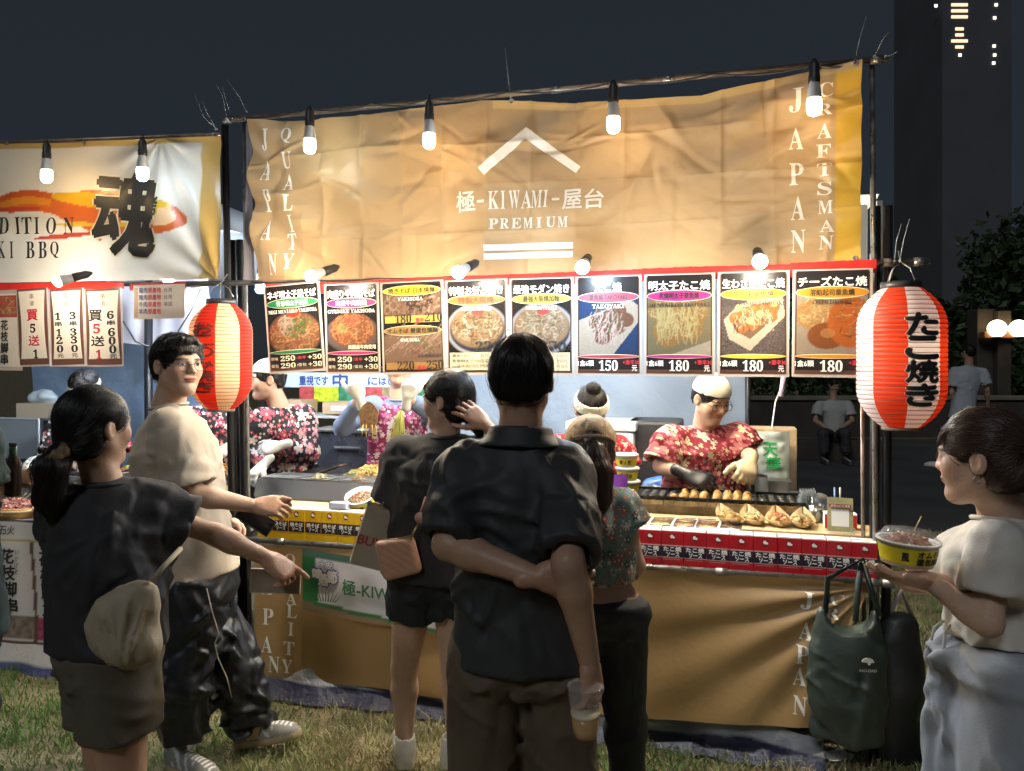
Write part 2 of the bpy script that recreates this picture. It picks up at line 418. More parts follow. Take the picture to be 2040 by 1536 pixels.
# ------------------------------------------------------------------ dim background beyond the road
wallm = M('rendered wall', (.06, .05, .04), .9, var=(3, .2)); darkfac = M('dark facade', (.10, .105, .12), .9, var=(.2, .1))
def make_tower():
    t = thing('apartment_tower', 'tall dark tower with strips of lit windows above the road', 'building', at(1985, 700, 95) * 1.0)
    t.location.z = 0
    b = BM(); b.box((-2.4, 6, 32), (8.6, 12, 64)); obj('wall', b, darkfac, t)
    lit = M('lit window', (.8, .6, .4), .4, emit=((1, .72, .45), .55)); lit2 = M('lit window small', (.8, .8, .7), .4, emit=((1, .9, .75), .8))
    for i in range(9):
        z = at(0, 10 + i * 12, 95).z; x = (1911 - 1985) / F * 95
        if i in (3, 8): continue
        w = BM(); w.box((x, -.06, z), (2.0 if i < 3 or i in (6,) else 1.0, .1, .34)); o = obj('window', w, lit, t)
    for x, y in ((1864, 12), (1984, 10), (1981, 36), (1980, 92), (1981, 110), (1979, 126), (1912, 110)):
        w = BM(); w.box(((x - 1985) / F * 95, -.06, at(0, y, 95).z), (.34, .1, .34)); obj('window', w, lit2, t)
make_tower()
def leaf_cloud(name, c, r, n, mat, parent, size=.09, seed=0):
    rg = np.random.default_rng(seed)
    d = rg.normal(size=(n, 3)); d /= np.linalg.norm(d, axis=1)[:, None]
    p = d * (rg.random(n) ** .45)[:, None]
    lump = 1 + .35 * nz(p[:, 0] * 3, p[:, 1] * 3, p[:, 2] * 3, seed); p = p * lump[:, None] * np.array(r) + np.array(c)
    a = rg.normal(size=(n, 3)); a /= np.linalg.norm(a, axis=1)[:, None]; b = np.cross(a, rg.normal(size=(n, 3))); b /= np.linalg.norm(b, axis=1)[:, None]
    s = size * (.6 + .8 * rg.random(n))[:, None]
    V = np.stack([p - a * s, p + b * s * .45, p + a * s, p - b * s * .45], 1).reshape(-1, 3)
    i = np.arange(n) * 4; Fc = np.stack([i, i + 1, i + 2, i + 3], 1)
    return obj(name, mesh(name, V, Fc, False), mat, parent)
leafm = M('dark leaves', (.05, .085, .03), .5, trans=.2)
for i, (px, Y, h, r, lab) in enumerate(((1690, 22, 4.2, 1.5, 'dark round tree standing behind the road between stall and lantern'), (1868, 19, 3.0, .9, 'small lamplit tree beside the pillar with globe lamps'), (2060, 21, 5.5, 1.8, 'tall dark tree standing behind the pillar with globe lamps'))):
    tr = thing('tree', lab, 'tree', (at(px, 720, Y).x, Y, 0), 0, 'trees beyond the road')
    b = BM(); b.tube([(0, 0, 0), (.05, 0, h * .35), (-.05, .05, h * .7)], [.14, .10, .05], 8); b.tube([(.03, 0, h * .3), (.4, .1, h * .6)], [.06, .02], 6); b.tube([(.03, 0, h * .35), (-.4, -.1, h * .65)], [.06, .02], 6)
    obj('trunk', b, M('bark', (.10, .075, .05), .9), tr)
    leaf_cloud('crown', (0, 0, h * .68), (r, r, h * .36), 6500, leafm, tr, .13, i + 3)
def make_pillar():
    Y = 17.0; k = Y / F
    t = thing('lamp_pillar', 'tan concrete pillar with crossbar carrying two lit globe lamps', 'pillar', (at(1985, 720, Y).x, Y, 0))
    zt = at(0, 615, Y).z
    b = BM(); b.box((-.18, .25, zt / 2), (.42, .4, zt), bev=.02); b.box((.10, .02, zt / 2), (.30, .3, zt - .1), bev=.02); obj('post', b, wallm, t)
    b = BM(); b.box((-.02, -.2, at(0, 668, Y).z), (.86, .2, .14), bev=.02); obj('crossbar', b, M('orange-lit beam', (.30, .12, .05), .7), t)  # orange of the lamplight is put into the crossbar colour
    gl = M('globe lamp glass', (.9, .8, .6), .3, emit=((1, .78, .42), 2.2))
    for px in (1966, 2008):
        b = BM(); r = .19; b.lathe([(r * math.sin(a * math.pi / 10) + 1e-4, -r * math.cos(a * math.pi / 10)) for a in range(11)], 20, ((px - 1985) * k, -.36, at(0, 656, Y).z)); o = obj('globe_lamp', b, gl, t)
        b = BM(); b.lathe([(.07, -.22), (.09, -.19), (.06, -.16)], 12, ((px - 1985) * k, -.36, at(0, 656, Y).z)); obj('lamp_base', b, blackm, o)
    w = thing('low_wall', 'low rendered wall with pale coping behind the road', 'wall', (at(1900, 720, Y).x, Y - .5, 0))
    b = BM(); b.box((0, 0, .4), (14, .3, .8)); obj('wall', b, wallm, w)
    b = BM(); b.box((0, 0, .84), (14.1, .42, .08), bev=.01); obj('coping', b, M('pale stone', (.22, .19, .14), .8, var=(2, .2)), w)
make_pillar()
for i, (px, w, h, lab) in enumerate(((1560, 7, 3.4, 'dark hedge behind the stall opening'), (2030, 6, 2.6, 'dark hedge under the pillar with globe lamps'))):
    hd = thing('hedge', lab, 'hedge', (at(px, 720, 20).x, 19.5 - i * .8, 0), 0)
    leaf_cloud('foliage', (0, 0, h * .45), (w * .5, .8, h * .5), 5000, leafm, hd, .11, 20 + i)
    b = BM()
    for k in range(5): b.tube([(-w * .4 + k * w * .2, 0, 0), (-w * .4 + k * w * .2 + .1, .05, h * .5)], [.04, .02], 6)
    obj('stem', b, M('bark', (.10, .075, .05), .9), hd)
# ------------------------------------------------------------------ main stall: frame, tent, banners
def U(px, py=640, v=0.0): return sp(px, py, v)[0]
def Z(px, py, v=0.0): return sp(px, py, v)[1]
def L3(px, py, v): u, z = sp(px, py, v); return Vector((u, v, z))
frame = sthing('pipe_scaffold', 'steel pipe frame carrying the tan premium banner', 'frame', 0, 0, 0)
def pipe(name, a, b, r, mat, parent, n=10, collars=()):
    m = BM(); m.tube([a, b], r, n); o = obj(name, m, mat, parent)
    a = Vector(a); b = Vector(b)
    for t in collars:
        m = BM(); d = (b - a).normalized(); p = a.lerp(b, t); m.tube([p - d * .022, p + d * .022], r * 1.28, 12); obj('pipe_collar', m, steel, o)
    return o
pipe('top_pipe', L3(448, 240, .03), L3(1772, 116, .03), .013, rusty, frame, collars=(.004, .56, .72, .985))
pipe('middle_pipe', L3(330, 568, .045), L3(1852, 521, .045), .014, steel, frame, collars=(.05, .96, .99))
pipe('counter_pipe', L3(486, 1074, -.02), L3(1778, 1163, -.02), .014, steel, frame, collars=(.07, .40, .78, .975, .995))
pipe('post', L3(1737, 112, .055), L3(1747, 1420, .055), .011, steel, frame, collars=(.31, .80))
pipe('post', L3(1716, 540, .10), L3(1722, 1420, .10), .008, rusty, frame)
pipe('post', L3(448, 250, .06), L3(468, 1340, .06), .018, blackm, frame)
pipe('post', L3(486, 236, .06), L3(498, 1340, .06), .010, steel, frame)
tent = sthing('market_tent', 'folding tent with black legs and pale grey fabric walls over the premium stall', 'tent', 0, 0, 0)
def leg(px0, px1, v, w=.045):
    m = BM(); a = L3(px0, 150, v); a.z = 2.25; b = L3(px1, 1430, v); b.z = 0
    for dx in (-.5, .5): m.tube([a + Vector((dx * w, 0, 0)), b + Vector((dx * w, 0, 0))], w * .42, 8)
    m.box((b.x, b.y, .004), (.13, .13, .008)); return obj('leg', m, blackm, tent)
leg(1757, 1752, .10); leg(470, 487, .12, .05)
UL, UR = U(487, 800, .1), U(1755, 800, .1)
BK = 2.35
tarpm = M('grey tent cloth', (.30, .37, .47), .7, var=(2, .08), bump=(5, .03), trans=.15)
def wallfn(seed, amp): return lambda x, z: amp * nz(x * 1.6, z * 1.1, 0, seed) + amp * .5 * nz(x * 4 + z * 3, z * 2 - x, 0, seed + 1)
wb = wallfn(4, .10)
URB = U(1490, 900, BK)
V_, F_ = grid(UL - .05, URB, .05, 2.3, 90, 60, lambda x, z: BK + wb(x, z)); obj('back_wall', mesh('back_wall', V_, F_), tarpm, tent)
rf = lambda x, z: z * 0
def roof(parent, u0, u1, mat):
    n = 24; V = []; Fc = []
    for i in range(n + 1):
        for j in range(n + 1):
            a, b = i / n, j / n; x = u0 + (u1 - u0) * a; y = .12 + (BK - .12) * b
            V.append((x, y, 2.30 + .55 * min(min(a, 1 - a) * 2, min(b, 1 - b) * 2) + .01 * math.sin(9 * a + 5 * b)))
    for i in range(n):
        for j in range(n): k = i * (n + 1) + j; Fc.append((k, k + 1, k + n + 2, k + n + 1))
    obj('roof', mesh('roof', V, Fc), mat, parent)
roofm = M('white tent roof cloth', (.62, .64, .66), .7, trans=.1)
roof(tent, UL, UR, roofm)
for (u, v) in ((UL, BK - .02), (URB, BK - .02)):
    m = BM(); m.tube([(u, v, 0), (u, v, 2.3)], .02, 8); obj('leg', m, blackm, tent)
m = BM(); m.tube([(URB - .02, .10, 2.28), (URB - .02, BK, 2.28)], .015, 6); obj('roof_bar', m, steel, tent)
# pale fabric valance hanging beside the right post
V_, F_ = grid(U(1712, 460, .2), U(1728, 460, .2), 2.03, Z(1720, 408, .2), 6, 10, lambda x, z: .2 + .01 * nz(x * 9, z * 5)); obj('side_flap', mesh('side_flap', V_, F_), tarpw, tent)
m = BM(); m.box((U(1752, 460, .2), .2, Z(1752, 465, .2)), (.022, .02, .27)); obj('flap_bar', m, greyp, tent)

# ---- cable strung along the pipes to the bulbs
lc = sthing('light_cable', 'black cable strung along the top and middle pipes feeding the bulbs', 'cable', 0, 0, 0)
for y0, y1, xs_, vv in ((232, 120, (452, 617, 740, 855, 1010, 1222, 1420, 1622, 1735), .0), (562, 524, (500, 612, 760, 907, 1030, 1158, 1330, 1515, 1700), .03)):
    pts = []
    for i in range(len(xs_) - 1):
        for k in range(6):
            f_ = k / 6; x_ = xs_[i] + (xs_[i + 1] - xs_[i]) * f_; y_ = y0 + (y1 - y0) * (x_ - xs_[0]) / (xs_[-1] - xs_[0]) + (9 * math.sin(f_ * math.pi) if y0 < 400 else 3 * math.sin(f_ * math.pi)); pts.append(L3(x_, y_, vv - .012))
    b = BM(); b.tube(pts, .0042, 6); obj('cord', b, cablem, lc)
# ---- the big banner
BU0, BU1 = U(498, 400), U(1716, 330)
BZ0, BZ1 = Z(500, 558), Z(500, 240)
_cr = np.random.default_rng(21); CREASES = []
for _i in range(95):
    _t = _cr.random(); _an = _cr.choice([0, 0, math.pi / 2, .35, -.5]) + _cr.normal() * .18
    CREASES.append((BU0 + (BU1 - BU0) * _t, BZ0 + .83 * _cr.random(), _an, .06 + .22 * _cr.random() ** 1.5, .014 + .030 * _cr.random(), (.004 + .007 * _cr.random()) * _cr.choice([-1, 1])))
def banner_y(x, z):
    t = (x - BU0) / (BU1 - BU0); s = (z - BZ0) / (BZ1 - BZ0)
    y = .020 * nz(x * 1.7, z * 2.2, 0, 1) + .014 * nz(x * 4.3, z * 5.1, 0, 2) + .0055 * nz(x * 11, z * 13, 0, 3)
    left = np.exp(-t * 6.5); d = (x - BU0) * .75 + (z - BZ0)           # slack diagonal folds at the left end
    y += left * .030 * np.sin(d * 21 + 1.2 * nz(x * 3, z * 3, 0, 6)) * np.clip(1.3 - s * .6, 0, 1)
    right = np.exp(-(1 - t) * 2.6); d2 = (z - BZ0) - (x - BU1) * .30     # pulls rising to the right end
    y += right * .016 * np.sin(d2 * 30 + 2.0 * nz(x * 2, z * 4, 0, 8))
    for k in range(1, 14):                                               # fold lines from packing
        u = BU0 + (BU1 - BU0) * k / 13.6 + .012 * nz(z * 2, k, 0, 4)
        y += -.010 * np.exp(-np.abs(x - u) / .010) * (.55 + .45 * nz(k * 1.7, z * 3.0, 0, 5))
        y += .004 * nz(x * 26, z * 26, 0, 12) * np.exp(-((x - u) / .05) ** 2)
    for k in range(1, 4):
        w = BZ0 + (BZ1 - BZ0) * k / 4.0 + .02 * nz(x * 1.3, k, 0, 7)
        y += -.009 * np.exp(-np.abs(z - w) / .009) * (.5 + .5 * nz(x * 2.1, k * 3, 0, 9))
        y += .005 * nz(x * 17 + 5, z * 30, 0, 13) * np.exp(-((z - w) / .035) ** 2)
    for (cx_, cz_, an_, ln_, w_, a_) in CREASES:
        c_, s_ = math.cos(an_), math.sin(an_); al = (x - cx_) * c_ + (z - cz_) * s_; d_ = -(x - cx_) * s_ + (z - cz_) * c_ + .012 * np.sin(al * 14 + cx_ * 9)
        y += a_ * np.maximum(0, 1 - np.abs(d_) / w_) ** 1.3 * np.exp(-(al / ln_) ** 2)
    return y
tanm = M('tan banner vinyl', rough=.42, vc=True, var=(2.5, .05), bump=(45, .0012), trans=.06)
ban = sthing('stall_banner', 'wide tan printed banner lettered KIWAMI premium above the menu posters', 'banner', 0, 0, 0)
def ban_edge(X, Z_, A, B):
    top = np.interp(A, [0, .12, .30, .43, .60, .78, .92, 1], [Z(498, 240), Z(640, 236), Z(870, 214), Z(1018, 192), Z(1222, 195), Z(1430, 186), Z(1620, 142), Z(1714, 122)])
    bot = np.interp(A, [0, .05, .3, .6, .8, 1], [Z(520, 560), Z(560, 558), Z(900, 550), Z(1250, 540), Z(1500, 532), Z(1714, 524)])
    X = X + (.02 * (1 - A) * (1 - B))
    return X, bot + (top - bot) * B
V_, F_ = grid(BU0, BU1, BZ0, BZ1, 400, 126, banner_y, ban_edge)
tcol = np.tile(np.array([.42, .285, .145]), (len(V_), 1))
A_ = np.repeat(np.linspace(0, 1, 401), 127); tcol[A_ > .965] = (.55, .34, .045)
tcol[(np.tile(np.linspace(0, 1, 127), 401) > .955) & (A_ > .45)] = (.55, .38, .16)
obj('cloth', mesh('cloth', V_, F_, True, tcol), tanm, ban)
bw = lambda x, z, y: np.stack([x, banner_y(x, z) + y - .0015, z], 1)
def bt(s, px, py, w, h, bold=0, serif=False, name='lettering', mat=None, rot=0):
    u, z = sp(px, py); k = (P0 + UD * u).y / F
    T(ban, name, s, u, z, w * k, h * k, mat or inkw, bold=bold, warp=bw, cell=.018, serif=serif, rot=rot)
for c, x, y in zip('JAPAN', (532, 532, 536, 532, 545), (280, 340, 400, 458, 527)): bt(c, x, y, 18 if c != 'J' else 15, 42, serif=True)
for c, x, y in zip('QUALITY', (570, 573, 575, 578, 579, 576, 573), (270, 320, 363, 405, 445, 480, 520)): bt(c, x, y, 21 if c != 'I' else 12, 32, serif=True)
for c, x, y in zip('JAPAN', (1586, 1586, 1587, 1590, 1590), (200, 274, 346, 414, 481)): bt(c, x, y, 27, 46, serif=True)
for c, x, y in zip('CRAFTSMAN', (1645, 1643, 1642, 1641, 1642, 1643, 1645, 1647, 1646), (180, 218, 262, 299, 338, 375, 411, 450, 483)): bt(c, x, y, 27, 26, serif=True)
bt('極', 929, 402, 38, 42, .02, rot=.05); bt('-', 959, 402, 14, 4, .2)
for c, x in zip('KIWAMI', (984, 1002, 1024, 1048, 1068, 1086)): bt(c, x, 399 - (x - 984) * .04, 9 if c == 'I' else 22, 36, serif=True)
bt('-', 1106, 396, 14, 4, .2); bt('屋', 1139, 396, 38, 40, .02, rot=.02); bt('台', 1183, 394, 38, 40, .02)
for c, x in zip('PREMIUM', (985, 1007, 1030, 1053, 1075, 1099, 1122)): bt(c, x, 447 - (x - 985) * .03, 12 if c == 'I' else 19, 21, .012, True)
def bpoly(pts, name='emblem_bar'):
    """a flat printed bar on the banner, cut to follow the folds"""
    P = np.array([sp(*p) for p in pts]); n = 40; a = np.linspace(0, 1, n + 1)[:, None]; rows = []
    for t in np.linspace(0, 1, 7): rows.append((P[0] * (1 - t) + P[3] * t) * (1 - a) + (P[1] * (1 - t) + P[2] * t) * a)
    R_ = np.stack(rows, 1).reshape(-1, 2); V = np.stack([R_[:, 0], banner_y(R_[:, 0], R_[:, 1]) - .003, R_[:, 1]], 1)
    i = np.arange(n)[:, None] * 7 + np.arange(6)[None]; Fc = np.stack([i, i + 7, i + 8, i + 1], -1).reshape(-1, 4)
    obj(name, mesh(name, V, Fc), inkw, ban)
bpoly([(953, 335), (1047, 252), (1047, 277), (965, 349)]); bpoly([(1047, 252), (1155, 330), (1146, 343), (1047, 277)])
bpoly([(965, 488), (1142, 482), (1142, 495), (965, 501)]); bpoly([(965, 505), (1142, 500), (1142, 513), (965, 518)])
for px, py in ((493, 241), (1018, 200), (1704, 129), (1704, 514)):
    u, z = sp(px, py); b = BM(); R = Matrix.Rotation(math.pi / 2, 3, 'X')
    b.lathe([(.006, -.002), (.011, -.002), (.011, .002), (.006, .002), (.006, -.002)], 16, (u, float(banner_y(u, z)) - .004, z), R=R); obj('eyelet', b, steel, ban)
# dark cloth beside the banner's left end
V_, F_ = grid(U(487, 400, .02), U(505, 400, .02), Z(490, 558, .02), Z(490, 246, .02), 8, 30, lambda x, z: .02 + .012 * np.sin(x * 60 + z * 4)); obj('hem_flap', mesh('hem_flap', V_, F_), M('grey lining cloth', (.16, .15, .17), .8), ban)

# ---- red tape and cable ties
segs = [(527, 566, 708, 561), (690, 563, 770, 556), (762, 557, 905, 552), (880, 553, 1020, 546), (1016, 547, 1150, 541), (1140, 542, 1280, 536), (1279, 535, 1425, 530), (1400, 531, 1580, 526), (1574, 524, 1746, 516)]
tp = sthing('tape_strip', 'glossy red tape running along the pipe above the menu posters', 'tape', 0, 0, 0)
for i, (x0, y0, x1, y1) in enumerate(segs):
    a = L3(x0, y0, -.036 - .003 * (i % 3)); b = L3(x1, y1, -.036 - .003 * (i % 3)); hgt = 24 * 3.4 / F
    n = 24; V = []; Fc = []
    for k in range(n + 1):
        p = a.lerp(b, k / n); w = .004 * math.sin(k * 1.9 + i) * math.sin(k * .7)
        for j in range(5): V.append((p.x, p.y + w * j / 4 - .004 * math.sin(j / 4 * 3.1), p.z - hgt * j / 4 + w * .4))
    for k in range(n):
        for j in range(4): q = k * 5 + j; Fc.append((q, q + 1, q + 6, q + 5))
    obj('tape_piece', mesh('tape_piece', V, Fc), cloth_tape, tp)
tie = M('clear cable tie', (.30, .32, .33), .35)
for i, pts in enumerate([((453, 238), (443, 190), (432, 170)), ((462, 236), (450, 200), (443, 172)), ((491, 222), (478, 195), (452, 158)), ((430, 256), (405, 232), (388, 188)), ((432, 258), (412, 225), (403, 200)),
                         ((1017, 192), (1012, 150), (1006, 95)), ((1704, 120), (1712, 80), (1726, 32)), ((1742, 112), (1758, 80), (1770, 64)), ((1764, 112), (1776, 110), (1788, 103)), ((1792, 520), (1800, 480), (1812, 436)), ((1782, 520), (1786, 480), (1796, 446))]):
    b = BM(); b.tube([L3(x, y, .0 - .012 * k) for k, (x, y) in enumerate(pts)], .0016, 5)
    x, y = pts[0]; b.box(L3(x, y, -.004), (.008, .006, .008))
    tag(obj('cable_tie', b, tie, None, S(0, 0, 0), (0, 0, -AN)), 'thin cable tie tail sticking up ' + ['where the two banners meet, on the tan banner pipe'] [0] if i < 3 else 'thin cable tie tail sticking up at the end of the white banner pipe' if i < 5 else 'single cable tie tail sticking up above the roof emblem' if i == 5 else 'thin cable tie tail at the top pipe end above the lettering CRAFTSMAN' if i < 9 else 'thin cable tie tail sticking up over the striped lantern', 'cable tie', 'cable ties on the pipes')
# ------------------------------------------------------------------ printed pictures
class Cv:
    def __init__(s, W, H, col, seed=0): s.a = np.ones((H, W, 3)) * np.array(col); s.W, s.H = W, H; s.r = np.random.default_rng(seed); s.y, s.x = np.mgrid[0:H, 0:W].astype(float)
    def blend(s, m, col): s.a = s.a * (1 - m[..., None]) + np.array(col) * m[..., None]
    def ell(s, cx, cy, rx, ry, col, rot=0, soft=.12, al=1):
        c, sn = math.cos(rot), math.sin(rot); X, Y = s.x / s.W - cx, (s.y - cy * s.H) / s.W
        d = np.sqrt(((X * c + Y * sn) / rx) ** 2 + ((-X * sn + Y * c) / ry) ** 2); s.blend(np.clip((1 + soft - d) / soft, 0, 1) * al, col); return d
    def poly(s, pts, col):
        m = np.ones((s.H, s.W), bool); X, Y = s.x / s.W, s.y / s.H
        n = len(pts)
        for i in range(n):
            (x0, y0), (x1, y1) = pts[i], pts[(i + 1) % n]; m &= ((x1 - x0) * (Y - y0) - (y1 - y0) * (X - x0)) >= 0
        s.blend(m.astype(float), col)
    def noodles(s, n, cx, cy, rx, ry, cols, wid=.9, ln=22, curl=.35):
        for _ in range(n):
            t = s.r.random() * 6.283; q = math.sqrt(s.r.random()); x = (cx + rx * q * math.cos(t)) * s.W; y = cy * s.H + ry * q * math.sin(t) * s.W
            a = s.r.random() * 6.283; k = s.r.normal() * curl * .5; col = np.array(cols[s.r.integers(len(cols))]) * (.55 + .6 * s.r.random())
            for _ in range(ln):
                if (x / s.W - cx) ** 2 / rx ** 2 + ((y - cy * s.H) / s.W) ** 2 / ry ** 2 > 1.05: break
                x0, x1, y0, y1 = int(max(0, x - 2)), int(min(s.W, x + 3)), int(max(0, y - 2)), int(min(s.H, y + 3))
                if x1 > x0 and y1 > y0:
                    dd = (s.x[y0:y1, x0:x1] - x) ** 2 + (s.y[y0:y1, x0:x1] - y) ** 2
                    m = np.clip(wid - dd, 0, 1)[..., None]; sh = .75 + .35 * (s.y[y0:y1, x0:x1] < y)[..., None]
                    s.a[y0:y1, x0:x1] = s.a[y0:y1, x0:x1] * (1 - m) + col * sh * m
                x += math.cos(a); y += math.sin(a); a += k + s.r.normal() * .15
    def lines(s, n, x0, x1, y0, y1, dx, dy, col, wid=.8):
        for i in range(n):
            x = (x0 + (x1 - x0) * s.r.random()) * s.W; y = (y0 + (y1 - y0) * s.r.random()) * s.H
            for k in range(int(max(abs(dx) * s.W, abs(dy) * s.H))):
                f = k / max(abs(dx) * s.W, abs(dy) * s.H); X = x + dx * s.W * f + 1.2 * math.sin(f * 5 + i); Y = y + dy * s.H * f
                iy, ix = int(Y), int(X)
                if 0 <= iy < s.H and 0 <= ix < s.W: s.a[iy, ix] = s.a[iy, ix] * .35 + np.array(col) * .65
    def speck(s, amt): s.a *= (1 + amt * s.r.normal(size=(s.H, s.W, 1))); s.a = np.clip(s.a, .003, .9); return s.a
DK = (.022, .018, .018)
def food(i):
    c = Cv(66, 78, (.030, .026, .026), 40 + i)
    br = [(.50, .22, .08), (.38, .15, .06), (.55, .30, .14), (.30, .10, .05), (.55, .36, .2)]
    if i == 0:
        c.ell(.5, .62, .48, .45, (.20, .09, .05)); c.noodles(170, .5, .62, .48, .44, br + [(.5, .16, .10)]); c.noodles(60, .66, .45, .22, .16, [(.10, .17, .05), (.2, .26, .1)], ln=7); c.noodles(40, .35, .45, .16, .22, [(.55, .45, .36)], ln=12); c.ell(.50, .24, .11, .09, (.55, .06, .03)); c.noodles(30, .5, .6, .2, .12, [(.12, .2, .06)], ln=5)
    elif i == 1:
        c.ell(.5, .6, .52, .36, (.13, .11, .11)); c.ell(.5, .55, .44, .34, (.24, .09, .05)); c.noodles(190, .5, .52, .43, .34, br + [(.58, .20, .08)]); c.noodles(30, .5, .36, .2, .1, [(.6, .12, .08)], ln=8); c.noodles(30, .3, .5, .12, .1, [(.4, .36, .14)], ln=8)
    elif i == 2:
        c.ell(.5, .22, .6, .24, (.20, .12, .08)); c.noodles(130, .45, .22, .52, .22, [(.42, .26, .17), (.3, .15, .1), (.5, .36, .26)]); c.noodles(50, .6, .2, .25, .15, [(.10, .06, .05)], ln=8); c.ell(.5, .74, .6, .28, (.28, .17, .11)); c.lines(26, 0, .8, .6, .85, .3, -.16, (.5, .36, .28)); c.noodles(40, .6, .72, .35, .12, [(.2, .22, .1), (.4, .18, .12)], ln=8)
    elif i in (3, 4):
        c.ell(.5, .55, .53, .50, (.35, .35, .38), soft=.05); c.ell(.5, .55, .47, .44, (.05, .05, .07), soft=.05); c.ell(.5, .50, .44, .40, (.30, .20, .11)); c.noodles(170, .5, .5, .43, .38, [(.50, .40, .26), (.36, .22, .11), (.22, .11, .06), (.6, .52, .4)] if i == 3 else [(.42, .36, .27), (.5, .44, .34), (.3, .2, .13)], ln=12); c.ell(.52, .26, .10, .07, (.6, .08, .08))
        c.noodles(18, .5, .4, .3, .2, [(.10, .16, .07)], ln=4)
    elif i == 5:
        c.a[:] = (.03, .055, .13); c.poly([(0, .42), (.85, .10), (1, .2), (1, .45), (.55, 1), (0, 1)], (.42, .36, .29))
        for (x, y, r) in ((.3, .45, .13), (.5, .38, .13), (.66, .28, .13), (.78, .42, .13), (.6, .55, .14), (.4, .68, .15)): c.ell(x, y, r, r, (.16, .08, .05))
        c.lines(60, .2, .75, .25, .65, -.05, .25, (.55, .42, .38)); c.noodles(40, .5, .45, .32, .3, [(.3, .16, .09), (.10, .12, .05)], ln=6)
    elif i == 6:
        c.a[:] = (.20, .17, .10); c.poly([(.3, 1), (1, .75), (1, 1)], (.42, .36, .28))
        for (x, y, r) in ((.16, .28, .16), (.45, .22, .18), (.75, .30, .18), (.32, .62, .22), (.66, .55, .2)): c.ell(x, y, r, r * 1.2, (.30, .17, .06)); c.noodles(30, x, y, r, r, [(.42, .34, .13), (.5, .42, .25)], ln=8)
        c.lines(70, .15, .8, .1, .55, .0, .32, (.46, .40, .2))
    elif i == 7:
        c.a[:] = (.13, .10, .09); c.speck(.25); c.poly([(.03, .44), (.30, .20), (.95, .10), (.98, .40), (.45, .92), (.12, .74)], (.55, .45, .33)); c.poly([(.14, .44), (.32, .26), (.88, .16), (.86, .40), (.45, .74), (.22, .62)], (.20, .12, .07))
        for (x, y) in ((.22, .42), (.36, .34), (.52, .30), (.66, .28), (.80, .26), (.32, .56), (.48, .52), (.63, .45), (.77, .40)): c.ell(x, y, .095, .10, (.42, .16, .05)); c.ell(x - .02, y - .03, .04, .04, (.55, .28, .1), al=.6)
        c.lines(40, .2, .8, .25, .5, .04, .16, (.62, .52, .36)); c.lines(20, .2, .8, .3, .55, .03, .14, (.08, .03, .02))
        for (x, y) in ((.27, .26), (.45, .46), (.60, .36), (.46, .16), (.82, .2)): c.ell(x, y, .055, .06, (.58, .52, .22))
    else:
        c.a[:] = (.34, .27, .20); c.ell(.28, .38, .28, .26, (.40, .22, .08)); c.noodles(70, .28, .34, .28, .26, [(.55, .36, .16), (.62, .44, .22)], ln=7); c.ell(.42, .70, .25, .22, (.24, .08, .03)); c.ell(.75, .5, .30, .42, (.45, .12, .03)); c.noodles(60, .78, .45, .28, .4, [(.5, .2, .06), (.4, .1, .03), (.55, .3, .1)], ln=8); c.ell(.44, .66, .1, .08, (.5, .26, .1), al=.5)
    return c.speck(.06) * .62
ink_y = M('cream ink', (.74, .66, .46), .5)
EC = {n: M(n + ' print', c, .3, coat=.3) for n, c in dict(green=(.01, .16, .05), magenta=(.38, .01, .12), yellow=(.65, .48, .02), brown=(.34, .19, .06), orange=(.55, .12, .03), ochre=(.45, .36, .07), rose=(.36, .05, .08), amber=(.52, .22, .02), pink=(.36, .03, .16)).items()}
dkm = M('dark print', DK, .25, coat=.35); brm = M('brown print border', (.10, .045, .028), .3, coat=.3); lam = M('laminate margin', (.50, .44, .38), .2, coat=.5); crm = M('cream print', (.60, .53, .34), .35)
PG = 'menu posters hanging under the banner'
